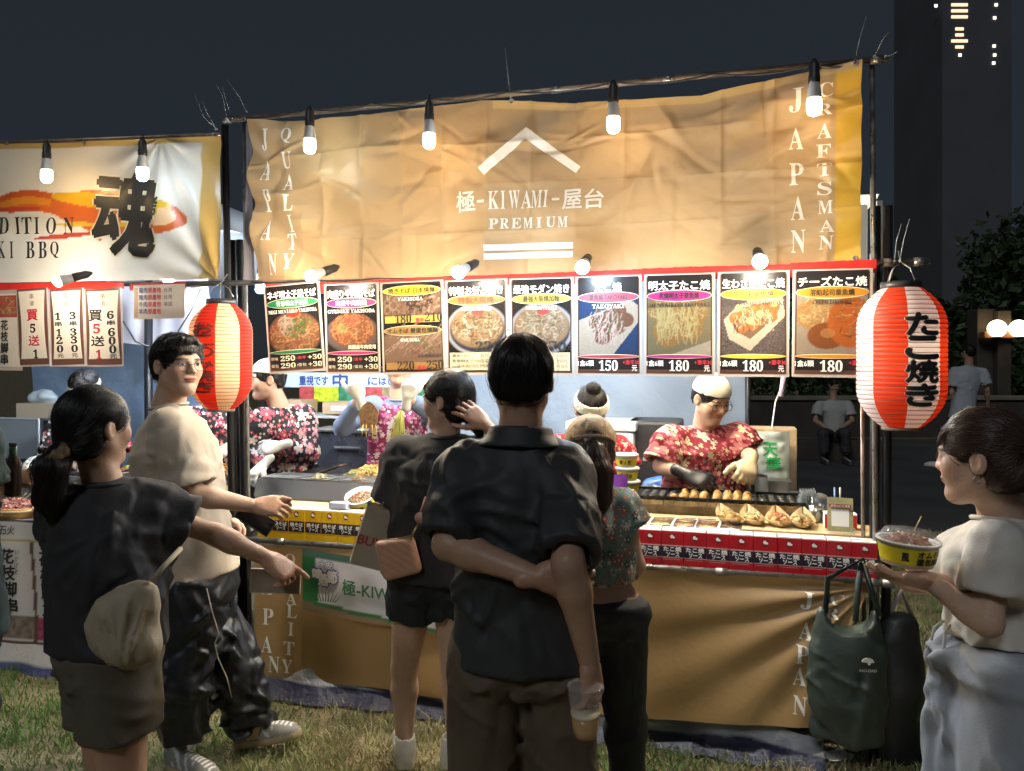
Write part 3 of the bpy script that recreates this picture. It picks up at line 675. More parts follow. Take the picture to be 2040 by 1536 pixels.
def poster(i, x0, x1, lab, title, tcol, ecol, en, roman, price, tilt=0.0, kind='tako'):
    u0, u1 = U(x0, 650, -.05), U(x1, 650, -.05); z1, z0 = 1.985, 1.558; W, H = u1 - u0 - .004, z1 - z0
    p = sthing('menu_poster', lab, 'poster', u0, -.05, z0, PG); p.rotation_euler = (.03, tilt, -AN)
    b = BM(); b.box((W / 2, .001, H / 2), (W, .002, H)); obj('sheet', b, lam, p)
    b = BM(); b.quad(.010 * 1, .012, W - .010, H - .012, -.0010); obj('border', b, brm, p)
    b = BM(); b.quad(.014, .028, W - .014, H - .006, -.0018); obj('panel', b, dkm, p)
    def t(name, s, cx, cz, w, h, mat, **k): T(p, name, s, cx * W, cz * H, w * W, h * H, mat, y=k.pop('y', -.0048), **k)
    def el(cz, rz, col, n='oval_band', rx=.46):
        b = BM(); b.ellipse(W / 2, cz * H, rx * W, (rz + .006) * H, -.0036); o = obj(n, b, ink_y, p); b = BM(); b.ellipse(W / 2, cz * H, rx * W - .0025, rz * H, -.0042); obj('oval', b, EC[col], o)
    if kind == 'double':
        paint('food_photo', food(i), W - .03, H * .92, printm, p, (.015, -.0026, .05 * H))
        el(.90, .05, 'yellow'); t('lettering', '焼きそば 日本燒麵', .5, .90, .74, .055, inkk, bold=.03)
        t('lettering', roman[0], .48, .81, .4, .038, inkw, serif=True)
        b = BM(); b.quad(.02, .555 * H, W - .02, .63 * H, -.0033); obj('price_band', b, EC['ochre'], p)
        t('price', '180', .36, .60, .26, .10, inkk, serif=True, y=-.0052); t('price', '210', .84, .61, .28, .10, inkk, serif=True, y=-.0052); t('lettering', '激辛', .62, .58, .13, .05, inkr, bold=.03)
        el(.47, .05, 'brown'); t('lettering', 'オムそば 雙蛋包燒麵', .5, .47, .80, .055, inkk, bold=.03); t('lettering', roman[1], .46, .37, .3, .036, inkw, serif=True)
        b = BM(); b.quad(.02, .05 * H, W - .02, .13 * H, -.0033); obj('price_band', b, EC['brown'], p)
        t('price', '220', .38, .095, .27, .095, inkk, serif=True, y=-.0052); t('price', '250', .84, .10, .26, .095, inkk, serif=True, y=-.0052); t('lettering', '激辛', .63, .07, .13, .05, inkr, bold=.03); t('lettering', '台灣產雞肉使用', .76, .20, .4, .04, inkk)
        return
    paint('food_photo', food(i), W - .032, H * .615, printm, p, (.016, -.0026, .205 * H))
    t('title', title, .5, .885, .86 if len(title) > 4 else .40, .088, inkw, bold=.035)
    el(.785, .052, ecol); t('lettering', en, .5, .785, .56, .060, tcol, bold=.02)
    t('lettering', roman, .5, .695, .86 if len(roman) > 14 else .48, .040, inkk if i > 5 else inkw, serif=True)
    if kind == 'tako':
        el(.195, .016, ecol, 'thin_band')
        t('lettering', '1盒6顆', .16, .128, .24, .058, inkw, bold=.02); t('price', price, .50, .105, .28, .105, inkw, serif=True, bold=.012)
        t('lettering', '+激辛30', .84, .138, .24, .046, inkr, bold=.02); t('lettering', '元', .89, .078, .075, .055, inkw, bold=.03)
    elif kind == 'noodle':
        el(.235, .018, ecol, 'thin_band')
        for z, a, n in ((.165, '原味', '250'), (.085, '蛋包', '290')):
            t('lettering', a, .12, z, .13, .035, ink_y); t('price', n, .36, z, .26, .058, ink_y, serif=True, bold=.01); t('lettering', '/激辛' if a == '原味' else '/蛋包', .60, z, .17, .035, inkr if a == '原味' else ink_y); t('price', '+30', .84, z, .24, .055, ink_y, serif=True)
        if i == 1: t('lettering', '美國產牛肉使用', .68, .30, .5, .048, ink_y, bold=.02)
    else:
        b = BM(); b.quad(.018, .05 * H, W - .018, .235 * H, -.0033); obj('options_panel', b, crm, p)
        t('price', price, .68, .30, .40, .105, inkk, serif=True, bold=.01); t('lettering', '元', .93, .29, .06, .05, inkk)
        rows = (('激辛', '+30元', '起司', '+50元'), ('青蔥明太子', '+50元', '泡菜', '+50元'), ('肉盛牛肉', '+70元', 'MIX', '+110元'))
        for k, (a, a2, c, c2) in enumerate(rows):
            z = .205 - k * .055; wa = .07 * len(a); t('lettering', a, .10 + wa / 2, z, wa, .036, inkk); t('lettering', a2, .18 + wa, z, .14, .034, inkr); t('lettering', c, .62, z, .13, .036, inkk); t('lettering', c2, .82, z, .17, .034, inkr)
poster(0, 537, 650, 'noodle poster with green oval and red roe, beside the glowing lantern', 'ネギ明太子焼そば', inkw, 'green', '青葱明太子燒麵', 'NEGI MENTAIKO YAKISOBA', '250', -.06, 'noodle')
poster(1, 650, 760, 'noodle poster with magenta oval and piled orange noodles', '肉盛り牛肉焼そば', inkw, 'magenta', '肉盛牛肉燒麵', 'GYUNIKU YAKISOBA', '250', -.012, 'noodle')
poster(2, 763, 890, 'poster showing two dishes under yellow and brown ovals', '', inkk, 'yellow', '', ('YAKISOBA', 'OMUSOBA'), '', -.02, 'double')
poster(3, 890, 1016, 'pancake poster with orange oval and cream price panel', '特製お好み焼き', inkk, 'orange', '特製大阪燒', 'OKONOMIYAKI', '220', -.01, 'pancake')
poster(4, 1016, 1146, 'pancake poster with yellow oval and price 270', '最強モダン焼き', inkk, 'ochre', '最強大阪焼加麵', 'MODANYAKI', '270', 0, 'pancake')
poster(5, 1147, 1281, 'octopus ball poster on blue ground with price 150', 'たこ焼', inkk, 'rose', '章魚燒 TAKOYAKI', 'TAKOYAKI', '150', 0)
poster(6, 1283, 1426, 'octopus ball poster with pink oval and green tinted photo', '明太子たこ焼', inkk, 'pink', '炙燒明太子章魚燒', 'MENTAIKO TAKOYAKI', '180', .003)
poster(7, 1429, 1574, 'octopus ball poster with bright yellow oval and paper boat photo', '生わさびたこ焼', inkk, 'yellow', '生芥末章魚燒', 'NAMA WASABI TAKOYAKI', '180', .004)
poster(8, 1577, 1738, 'octopus ball poster with orange oval beside the striped lantern', 'チーズたこ焼', inkk, 'amber', '溶餡起司章魚燒', 'CHEESETAKOYAKI', '180', .008)

# ------------------------------------------------------------------ bulbs
WARM, COOL, NEUT = (1.0, .66, .30), (.62, .80, 1.0), (1.0, .86, .66)
def bulb_mat(col, watt, k):
    return M('lit bulb %s %.0f' % (k, watt * 10), (.9, .9, .9), .3, emit=(col, watt / (math.pi * .0105)))
def bulb(label, loc, direction, col, watt, kname, cord_to=None, group='bulbs on the stall fronts', flat=False):
    t = thing('light_bulb', label, 'bulb', loc, 0, group)
    d = Vector(direction).normalized(); R = d.to_track_quat('-Z', 'Y').to_matrix()
    dome = [(.0255, 0), (.0268, -.012), (.0270, -.030), (.0262, -.048), (.021, -.058), (.012, -.0635), (1e-4, -.065)]
    if flat: dome = [(.0262, -.001), (.0268, -.008), (.0245, -.018), (.018, -.026), (.009, -.030), (1e-4, -.031)]
    b = BM(); b.lathe(dome, 12, R=R); obj('bulb_dome', b, bulb_mat(col, watt * (1.9 if flat else 1), kname), t)
    b = BM(); b.lathe([(.0262, -.001), (.0268, .004), (.0235, .035), (.019, .058), (.018, .06)], 16, R=R); obj('bulb_collar', b, M('grey bulb collar', (.5, .5, .5), .4), t)
    b = BM(); b.lathe([(.020, .058), (.0215, .064), (.0215, .086), (.0195, .09), (.019, .125), (.012, .138), (.006, .15)], 16, R=R); obj('socket', b, blackp, t)
    if cord_to is not None:
        top = -d * .15; e = Vector(cord_to) - Vector(loc)
        b = BM(); b.tube([top, top.lerp(e, .5) - d * .01, e], .0035, 6); obj('cord', b, cablem, t)
def hang(px, py, col, w, k, lab, topy, v=-.22):
    p = L3(px, py, v); loc = S(p.x, v, p.z + .033); e = L3(px + 2, topy, .02); bulb(lab, loc, (0, 0, -1), col, w, k, S(e.x, e.y, e.z))
def poke(px, py, col, w, k, lab, dx=0.0, v=-.30):
    p = L3(px, py, v); d = VD * -1 + UD * dx + Vector((0, 0, -.45)); d.normalize(); loc = S(p.x, v, p.z - .015) - d * .03; e = L3(px + 30 * (-dx if dx else .5), py + 8, .03); bulb(lab, loc, d, col, w, k, S(e.x, e.y, e.z), flat=True)
hang(617, 292, (.86, .93, .85), 0.85, 'pale', 'hanging lit bulb with pale white glow before the lettering QUALITY', 222)
hang(855, 282, WARM, .85, 'warm', 'hanging warm lit bulb to the left of the roof emblem', 190)
hang(1222, 250, WARM, .82, 'warm', 'hanging warm lit bulb to the right of the roof emblem', 170)
hang(1622, 214, WARM, .82, 'warm', 'hanging warm lit bulb before the lettering CRAFTSMAN', 140)
poke(612, 547, NEUT, 13, 'neutral', 'lit bulb lying over the green oval poster', -.5)
poke(907, 539, NEUT, 13, 'neutral', 'lit bulb pointing outward above the orange oval pancake poster', -.3)
poke(1158, 529, COOL, 13, 'cool', 'bluish lit bulb pointing outward above the blue ground poster', 0)
poke(1515, 517, NEUT, 13, 'neutral', 'lit bulb pointing outward above the yellow oval poster', .05)
hang(93, 352, WARM, .85, 'warm', 'hanging warm lit bulb before the orange swoosh on the white banner', 285)
hang(284, 348, COOL, .9, 'cool', 'hanging bluish lit bulb before the brush lettering on the white banner', 272)
poke(106, 557, NEUT, 7, 'neutral', 'lit bulb lying over the white price sheets', -.8)
for (u, v, c, w) in ((-1.0, .95, (.8, .9, 1), 9), (-.7, .42, (1, .90, .70), 16), (.75, .42, (1, .86, .56), 17), (.1, .42, (1, .90, .70), 14), (-2.2, .42, (.9, .95, 1), 20), (-.35, 1.1, (.85, .93, 1), 9), (.35, .9, (.9, .95, 1), 9), (.85, .8, NEUT, 11), (-1.95, .95, COOL, 14), (-2.6, .9, COOL, 14)):
    bulb('lit bulb hung from the roof inside the stalls behind the posters', S(u, v, 2.12), (0, 0, -1), c, w, 'inside %.1f' % c[2], S(u, v, 2.36), 'bulbs inside the stalls')

# ------------------------------------------------------------------ paper lanterns
def lantern(name, label, px, py, v, R, Ht, off, text, tth, inkmat, glow, mats, outline=True):
    u, z = sp(px, py, v); t = sthing('paper_lantern', label, 'lantern', u, v, z, 'paper lanterns at the stall posts')
    def rad(zz):
        a = np.clip(np.abs(np.asarray(zz, float)) / (Ht / 2), 0, 1); return R * (1 - np.clip((a - .42) / .58, 0, 1) ** 2.3 * .56)
    n = 80; ribs = 30; prof = []
    for i in range(ribs * 4 + 1):
        zz = -Ht / 2 + Ht * i / (ribs * 4); prof.append((float(rad(zz)) + (.0016 if i % 4 == 2 else .0010 if i % 2 else -.0018), zz))
    b = BM()
    for i, (r, zz) in enumerate(prof):
        for k in range(n): a = 2 * math.pi * k / n + math.radians(off); b.v.append((r * math.sin(a), -r * math.cos(a), zz))
    for i in range(len(prof) - 1):
        for k in range(n): b.f.append([i * n + k, i * n + (k + 1) % n, (i + 1) * n + (k + 1) % n, (i + 1) * n + k]); b.m.append(0 if (k // 10) % 2 == 0 else 1); b.sm.append(True)
    obj('paper_shade', b, mats, t)
    b = BM()
    for i in range(1, ribs):
        zz = -Ht / 2 + Ht * i / ribs; r = float(rad(zz)) + .0006
        ring = [(r * math.sin(a), -r * math.cos(a), zz) for a in np.linspace(0, 6.283, 49)]; b.tube(ring, .0011, 4, cap=False)
    obj('rib_wire', b, M('dark rib wire', (.10, .05, .04), .6), t)
    rt = float(rad(Ht / 2)); b = BM(); b.lathe([(rt, Ht / 2 - .004), (rt + .004, Ht / 2), (rt + .004, Ht / 2 + .022), (rt - .006, Ht / 2 + .022), (rt - .006, Ht / 2 - .004)], 32); obj('top_ring', b, blackp, t)
    b = BM(); b.lathe([(rt, -Ht / 2 + .003), (rt, -Ht / 2 - .012), (rt - .006, -Ht / 2 - .012), (rt - .006, -Ht / 2 + .003)], 32); obj('bottom_ring', b, M('brown ring', (.2, .13, .09), .6), t)
    b = BM(); top = Vector((0, 0, Ht / 2 + .10))
    for a in (.5, 2.2, 3.9, 5.3): b.tube([(rt * math.cos(a), rt * math.sin(a), Ht / 2 + .02), (rt * .6 * math.cos(a), rt * .6 * math.sin(a), Ht / 2 + .075), top], .002, 5)
    b.tube([top, (0, .05, Ht / 2 + .15)], .003, 5); obj('hanger_wire', b, steel, t)
    b = BM(); b.lathe([(1e-4, -.05), (.028, -.045), (.034, -.02), (.03, .01), (.016, .04)], 12, (0, 0, .02)); lm = M('lantern bulb ' + name, (.9, .9, .9), .3, emit=(glow[0], glow[1] / (math.pi * .013))); bo = obj('lamp', b, lm, t)
    b = BM(); b.tube([(0, 0, .06), (0, 0, Ht / 2 + .02)], .008, 6); obj('lamp_holder', b, blackp, bo)
    def wp(extra):
        def f(x, zz, y):
            th = tth + x / R; r = rad(zz) + .0026 - y * 1.0 + extra; return np.stack([r * np.sin(th), -r * np.cos(th), zz], 1)
        return f
    n_ = len(text); z1, z0 = Ht * .31, -Ht * .34
    for i, c in enumerate(text):
        zc = z1 - (z1 - z0) * (i + .5) / n_; hh = (z1 - z0) / n_ * .90; w = R * .74
        if outline: T(t, 'lettering_outline', c, 0, zc, w, hh, inkw, y=-.0006, bold=.085, warp=wp(0), cell=.012)
        T(t, 'lettering', c, 0, zc, w, hh, inkmat, y=-.0016, bold=.055, warp=wp(0.0006), cell=.012)
    return t
pr = M('red lantern paper', (.70, .055, .012), .5, trans=.55); pw = M('white lantern paper', (.80, .80, .82), .5, trans=.5)
prg = M('glowing red lantern paper', (.62, .028, .006), .5, trans=.6); pwg = M('cream lantern paper', (.85, .66, .42), .5, trans=.5)
lantern('right', 'red and white striped lantern with black lettering hung outside the right post', 1795, 712, -.08, .156, .53, -47, 'たこ焼き', .29, inkk, ((1, .80, .55), .35), (pr, pw))
lantern('left', 'glowing red and cream striped lantern hung between the two stalls', 440, 710, -.12, .146, .51, 72, 'おこのみ焼き', .06, M('dark red ink', (.13, .02, .015), .5), ((1, .72, .42), .34), (prg, pwg), False)
# ------------------------------------------------------------------ skirts, counter, tarpaulin, left stall
SV = -.03
SK = sthing('stall_skirt', 'tan printed skirt hanging from the counter pipe to the lawn', 'skirt', 0, 0, 0)
su0, su1 = U(508, 1200, SV), U(1736, 1165, SV); 
def skirt_y(x, z):
    t = (x - su0) / (su1 - su0); s = np.clip((.74 - z) / .62, 0, 1)
    y = SV + .018 * s * np.sin(x * 5 + 1.5 * nz(x * 1.5, z, 0, 31)) + .010 * nz(x * 2.5, z * 2, 0, 32) + .004 * nz(x * 8, z * 7, 0, 33)
    dx, dz = x - su1, z - .735; r = np.sqrt(dx * dx + dz * dz) + 1e-4; th = np.arctan2(-dz, -dx)
    y += .016 * np.sin(th * 21) * np.exp(-r / .75) * np.clip(r / .12, 0, 1) * np.clip((r) / .2, 0, 1)
    return y - .03 * s * s
def sk_edge(X, Zz, A, B):
    top = np.interp(A, [0, 1], [Z(508, 1084, SV), Z(1736, 1162, SV)]); bot = np.interp(A, [0, .3, .6, 1], [Z(530, 1345, SV), Z(900, 1388, SV), Z(1250, 1428, SV), Z(1612, 1442, SV)])
    shr = (1 - B) * np.clip((A - .55) / .45, 0, 1) ** 1.0
    x = X - shr * (su1 - U(1612, 1440, SV)) * 1.0
    return x, bot + (top - bot) * B
V_, F_ = grid(su0, su1, .1, .74, 240, 70, skirt_y, sk_edge)
obj('cloth', mesh('cloth', V_, F_, True, np.tile(np.array([.40, .25, .105]), (len(V_), 1))), tanm, SK)
skw = lambda x, z, y: np.stack([x, skirt_y(x, z) + y - .002, z], 1)
def st(s, px, py, w, h, **k):
    u, z = sp(px, py, SV); kk = S(u, SV, 0).y / F; T(SK, 'lettering', s, u, z, w * kk, h * kk, inkw, warp=skw, cell=.02, serif=True, **k)
for c, x, y in zip('JAPAN', (534, 532, 535, 534, 549), (1112, 1168, 1228, 1282, 1322)): st(c, x, y, 24, 32)
for c, x, y in zip('QUALITY', (578, 578, 580, 581, 580, 577, 574), (1116, 1155, 1192, 1218, 1253, 1291, 1326)): st(c, x, y, 24 if c != 'I' else 13, 26)
for c, x, y in zip('JAPAN', (1608, 1605, 1598, 1592, 1592), (1196, 1254, 1300, 1343, 1399)): st(c, x, y, 25, 36, rot=-.05)
for c, x, y in zip('CR', (1668, 1658), (1195, 1222)): st(c, x, y, 27, 20)
V_, F_ = grid(U(500, 1390), U(1640, 1470), 0, .14, 120, 12, lambda x, z: -.015 - .11 * (1 - z / .14) ** 2 + .035 * nz(x * 5, z * 9, 0, 41) + .015 * nz(x * 14, z * 20, 0, 42), lambda X, Zz, A, B: (X, Zz * (1 + .4 * nz(X * 3, 0, 0, 43)) + .012))
tarpc = np.where((np.tile(np.linspace(0, 1, 13), 121) < .42)[:, None], np.array([[.02, .024, .06]]), np.array([[.36, .38, .42]])) * (1 - .5 * np.clip(nz(V_[:, 0] * 4, V_[:, 2] * 30, 0, 44), 0, 1)[:, None])
tag(obj('ground_tarp', mesh('ground_tarp', V_, F_, True, tarpc), M('crumpled tarp', rough=.4, vc=True, bump=(30, .01)), None, S(0, 0, 0), (0, 0, -AN)), 'crumpled blue and silver tarpaulin edge along the lawn under the tan skirt', 'tarp')

# festival sign on the skirt
sg = sthing('festival_sign', 'white and green festival name sign tied on the tan skirt', 'sign', U(603, 1160, -.07), -.07, Z(603, 1215, -.07))
SW = U(915, 1180, -.07) - U(603, 1160, -.07); SH = .295; sl = -.075
def sgy(x, z): return -.012 * np.sin(x * 6) + .006 * nz(x * 9, z * 9, 0, 51)
def sg_edge(X, Zz, A, B): return X, Zz + sl * X - .0 * A
V_, F_ = grid(0, SW, 0, SH, 60, 30, sgy, sg_edge)
c = np.tile(np.array([.70, .68, .72]), (len(V_), 1)); zz = V_[:, 2] - sl * V_[:, 0]; xx = V_[:, 0]
c[xx < .085 - .05 * (zz - .05)] = (.03, .18, .06); c[zz < .060 - .05 * xx] = (.05, .20, .07); c[(zz < .042 - .05 * xx)] = (.28, .19, .12); c[(zz > .262)] = (.07, .16, .13)
obj('panel', mesh('panel', V_, F_, True, c), M('sign print', rough=.35, vc=True), sg)
sgw = lambda x, z, y: np.stack([x, sgy(x, z) + y - .0015, z + sl * x], 1)
blu = M('blue ink', (.05, .08, .35), .5); gri = M('green ink', (.06, .20, .09), .5)
for cc, x, z, h in (('啤', .085, .185, .062), ('酒', .115, .165, .062), ('節', .165, .185, .064)):
    T(sg, 'emblem_outline', cc, x, z, .055, h, blu, bold=.13, warp=sgw); T(sg, 'emblem', cc, x, z, .050, h * .92, inkw, bold=.05, y=-.004, warp=sgw)
T(sg, 'emblem_outline', '大安', .13, .235, .075, .036, blu, bold=.12, warp=sgw); T(sg, 'emblem', '大安', .13, .235, .072, .034, inkw, bold=.04, y=-.004, warp=sgw)
T(sg, 'lettering', '極-KIWAMI', .40, .150, .36, .070, gri, bold=.02, warp=sgw)
b = BM()
for k in range(9): a = -.9 + k * .22; b.add([(.125 + .012 * k - .045, -.016, .055), (.132 + .012 * k - .045, -.016, .055), (.13 + .012 * k - .045 + math.sin(a) * .05, -.016, .055 + math.cos(a) * .07)], [(0, 1, 2)])
obj('grass_print', b, M('dark green ink', (.02, .10, .04), .5), sg)

# counter table
tb = sthing('counter_table', 'long folding counter table under the sauce cartons', 'table', 0, 0, 0)
cu0, cu1 = U(505, 1060, .05), U(1745, 1100, .05)
b = BM(); b.box(((cu0 + cu1) / 2, .42, .715), (cu1 - cu0, .80, .04), bev=.008); obj('tabletop', b, M('grey table top', (.35, .36, .38), .5), tb)
for x in (cu0 + .08, cu1 - .08):
    for y in (.08, .76): b = BM(); b.tube([(x, y, 0), (x, y, .70)], .014, 8); obj('leg', b, steel, tb)
sh = sthing('serving_board', 'pale pine serving plank behind the red sauce cartons', 'board', 0, 0, 0)
b = BM(); x0, x1 = U(1180, 1050, .2), U(1742, 1050, .2); b.box(((x0 + x1) / 2, .235, .893), (x1 - x0, .23, .022), bev=.004); obj('plank', b, wood, sh)
for x in (x0 + .1, x1 - .12): b = BM(); b.box((x, .27, .808), (.06, .12, .145)); obj('block', b, cardb, sh)
sh2 = sthing('serving_board', 'pale pine serving plank behind the yellow sauce cartons', 'board', 0, 0, 0)
b = BM(); x2, x3 = U(505, 1040, .2), U(1080, 1050, .2); b.box(((x2 + x3) / 2, .205, .868), (x3 - x2, .18, .022), bev=.004); obj('plank', b, wood, sh2)
for x in (x2 + .1, x3 - .1): b = BM(); b.box((x, .23, .795), (.06, .10, .12)); obj('block', b, cardb, sh2)

# ---- sauce cartons
def carton(kind, w, h, dp):
    ry = kind == 'yellow'
    base = M(kind + ' carton', (.72, .46, .01) if ry else (.42, .012, .02), .35, coat=.25, var=(20, .06)); top = M('carton top', (.70, .70, .66), .5)
    t = thing('sauce_carton', '', 'carton')
    b = BM(); b.box((0, dp / 2, h / 2), (w, dp, h), bev=.002); obj('carton_box', b, base, t)
    b = BM(); b.box((0, dp / 2, h + .002), (w * .96, dp * .96, .006), bev=.001); b.box((0, dp * .5, h + .006), (w * .96, .012, .004)); obj('carton_top', b, top, t)
    b = BM(); b.quad(-w / 2 + .001, h * .30, w / 2 - .001, h * .64, -.0008); obj('label_band', b, M('maroon band', (.10, .01, .02), .4) if ry else M('pale red line', (.62, .35, .33), .4), t)
    b = BM(); b.quad(-w / 2 + .001, h * .325, w / 2 - .001, h * .61, -.0013); obj('label_panel', b, M('navy label', (.012, .012, .03), .4), t)
    T(t, 'lettering', '焼そば' if ry else 'たこ焼', 0, h * .535, w * .80, h * .125, inkw, bold=.05, y=-.0018); T(t, 'lettering', 'ソース', .002, h * .395, w * .58, h * .115, inkw, bold=.05, y=-.0018)
    b = BM(); b.ellipse(0, h * .86, w * .15, w * .17, -.0010); o = obj('emblem', b, M('maroon ink', (.22, .02, .02), .4), t)
    b = BM(); b.ellipse(-.002, h * .865, w * .075, w * .085, -.0016, 16); b.ellipse(.006, h * .845, w * .055, w * .05, -.0019, 16); obj('emblem_face', b, inkw, o)
    T(t, 'small_print', 'オタフク' if False else 'ソース', 0, h * .735, w * .5, h * .035, M('maroon ink', (.22, .02, .02), .4), y=-.0014)
    b = BM(); b.quad(-w * .42, h * .255, w * .34, h * .265, -.0010); obj('small_print_line', b, M('maroon ink', (.22, .02, .02), .4) if ry else M('pale red line', (.62, .35, .33), .4), t)
    return t
# ------------------------------------------------------------------ goods on the main counter
def D2(px, py, v): u, z = sp(px, py, v); return u, z
yc = carton('yellow', .0885, .155, .075); rc = carton('red', .0930, .160, .075); flush_texts()
def place_cartons(proto, xs, v, z, lab, grp, n):
    for i in range(n):
        o = proto if i == 0 else copy_tree(proto)
        o.location = S(xs + i * (.0895 if proto is yc else .0942), v + .002 * math.sin(i * 5), z); o.rotation_euler = (0, 0, -AN + .012 * math.sin(i * 3.7)); o['label'] = lab; o['category'] = 'carton'; o['group'] = grp
place_cartons(yc, U(528, 1045, .02), .02, .735, 'yellow carton with navy label in the row of noodle sauce cartons', 'yellow sauce cartons in a row', 11)
place_cartons(rc, U(1208, 1100, .02), .02, .735, 'red carton with black label in the row of octopus ball sauce cartons', 'red sauce cartons in a row', 12)

# takoyaki cooker
ck = sthing('takoyaki_cooker', 'gas cooker with dimpled black iron plates and a worn steel front', 'cooker', 0, 0, 0)
k0, k1 = U(1230, 1000, .37), U(1606, 1000, .37); kz = .972
b = BM(); b.box(((k0 + k1) / 2, .50, (.735 + kz - .03) / 2), (k1 - k0, .26, kz - .03 - .735)); obj('body', b, M('greasy steel', (.50, .40, .24), .45, .5, var=(16, .45)), ck)
xs = [U(x, 1000, .37) for x in (1230, 1322, 1410, 1506, 1606)]
for i in range(4):
    a, e = xs[i] + .002, xs[i + 1] - .002
    b = BM(); b.box(((a + e) / 2, .3715, kz - .045), (e - a, .003, .075)); obj('front_plate', b, M('stained steel front', (.58, .46, .25), .4, .55, var=(26, .5)), ck)
    nx, ny = 84, 60; hx, hy = 5, 5
    X, Y = np.meshgrid(np.linspace(a, e, nx), np.linspace(.372, .628, ny), indexing='ij')
    fx = ((X - a) / (e - a) * hx) % 1 - .5; fy = ((Y - .372) / .256 * hy) % 1 - .5
    r = np.sqrt((fx * (e - a) / hx) ** 2 + (fy * .256 / hy) ** 2); zz = kz - np.sqrt(np.clip(.0195 ** 2 - r ** 2, 0, 1)) * .95
    V = np.stack([X, Y, zz], -1).reshape(-1, 3); q = np.arange(nx - 1)[:, None] * ny + np.arange(ny - 1)[None]; Fc = np.stack([q, q + ny, q + ny + 1, q + 1], -1).reshape(-1, 4)
    obj('iron_plate', mesh('iron_plate', V, Fc), iron, ck)
    b = BM(); b.box(((a + e) / 2, .369, kz + .004), (e - a, .006, .014)); b.box(((a + e) / 2, .631, kz + .004), (e - a, .006, .014)); b.box((a, .5, kz + .004), (.004, .26, .014)); obj('plate_rim', b, iron, ck)
def ball_mesh(seed, r=.0205):
    bm = bmesh.new(); bmesh.ops.create_icosphere(bm, subdivisions=3, radius=1)
    P = np.array([v.co[:] for v in bm.verts]); bm.verts.index_update(); Fc = np.array([[v.index for v in f.verts] for f in bm.faces]); bm.free()
    n = nz(P[:, 0] * 2.2, P[:, 1] * 2.2, P[:, 2] * 2.2, seed); n2 = nz(P[:, 0] * 7, P[:, 1] * 7, P[:, 2] * 7, seed + 1)
    V = P * (r * (1 + .07 * n + .04 * n2))[:, None]
    t = np.clip(.5 + .6 * n + .35 * n2, 0, 1)[:, None]
    col = np.array([[.62, .38, .10]]) * t + np.array([[.30, .11, .025]]) * (1 - t)
    return mesh('takoyaki_ball', V, Fc, True, col)
ballm = M('fried batter', rough=.35, vc=True, bump=(180, .002), coat=.25)
bmeshes = [ball_mesh(60 + i) for i in range(4)]
cnt = 0
for ci, px in enumerate((1342, 1361, 1381, 1401, 1428, 1449, 1469, 1489)):
    u = U(px, 1000, .40)
    for j in range(4):
        if ci == 0 and j > 0: continue
        o = obj('takoyaki_ball', bmeshes[(ci * 3 + j) % 4], ballm, None, S(u + .002 * math.sin(ci * 7 + j * 3), .40 + j * .051, kz + .003 + .002 * math.sin(ci + j * 5)), (random.random() * 3, random.random() * 3, random.random() * 6))
        tag(o, 'golden octopus ball frying in the iron plate', 'takoyaki', 'octopus balls on the cooker')
# paper boats
woodp = M('thin wood boat', (.62, .44, .22), .6, var=(14, .1), bump=(40, .0008, (1, 9, 1)), trans=.15)
def boat(label, px, py, turn, tops, seed):
    u, v = spz(px, py, .93); t = sthing('paper_boat', label, 'food tray', u, .235, .9045, 'paper boats of octopus balls', turn)
    n = 20; V = []; Fc = []
    for i in range(n + 1):
        s = -1 + 2 * i / n; e = abs(s)
        wr = .050 * (1 - e ** 2.2) + .004; wb_ = .030 * (1 - e ** 1.6) + .001; zr = .026 + (.046 * e ** 1.5 if s > 0 else .006 * e); zb = .0 + .012 * e ** 3; y = .085 * s
        V += [(-wr, y * 1.0, zr), (-wb_, y * .82, zb), (wb_, y * .82, zb), (wr, y, zr)]
    for i in range(n):
        for j in range(3): k = i * 4 + j; Fc.append((k, k + 1, k + 5, k + 4))
    me = mesh('tray', V, Fc); o = obj('tray', me, woodp, t); md = o.modifiers.new('thickness', 'SOLIDIFY'); md.thickness = .0014
    rg = np.random.default_rng(seed)
    for i, (x, y) in enumerate(((-.018, -.035), (.018, -.033), (0, -.002), (-.02, .022), (.02, .024), (0, .048))):
        obj('takoyaki_ball', bmeshes[i % 4], ballm, t, (x, y, .024 + (.006 if i == 2 else 0)), (rg.random() * 3, 0, rg.random() * 6))
    V = []; Fc = []; cols = []
    for k in range(230):
        x, y = rg.normal(0, .017), rg.normal(0, .03); z = .044 + .006 * rg.random() - 9 * x * x - 3 * y * y; a = rg.random() * 6.28; l = .004 + .008 * rg.random(); w = .0012 + .001 * rg.random(); c = np.array(tops[rg.integers(len(tops))]) * (.7 + .5 * rg.random())
        dx, dy = math.cos(a) * l, math.sin(a) * l; bI = len(V); dz = .004 * rg.normal()
        V += [(x - dx - dy / l * w, y - dy + dx / l * w, z), (x - dx + dy / l * w, y - dy - dx / l * w, z), (x + dx + dy / l * w, y + dy - dx / l * w, z + dz), (x + dx - dy / l * w, y + dy + dx / l * w, z + dz), (x, y, z + .004)]
        Fc += [(bI, bI + 1, bI + 4), (bI + 1, bI + 2, bI + 4), (bI + 2, bI + 3, bI + 4), (bI + 3, bI, bI + 4)]; cols += [c] * 5
    struct(obj('topping', mesh('topping', V, Fc, False, np.array(cols)), M('toppings', rough=.55, vc=True), t), 'stuff')
boat('paper boat of octopus balls topped with yellow flakes and brown sauce', 1453, 1040, .55, [(.6, .45, .12), (.45, .25, .06), (.2, .08, .03)], 1)
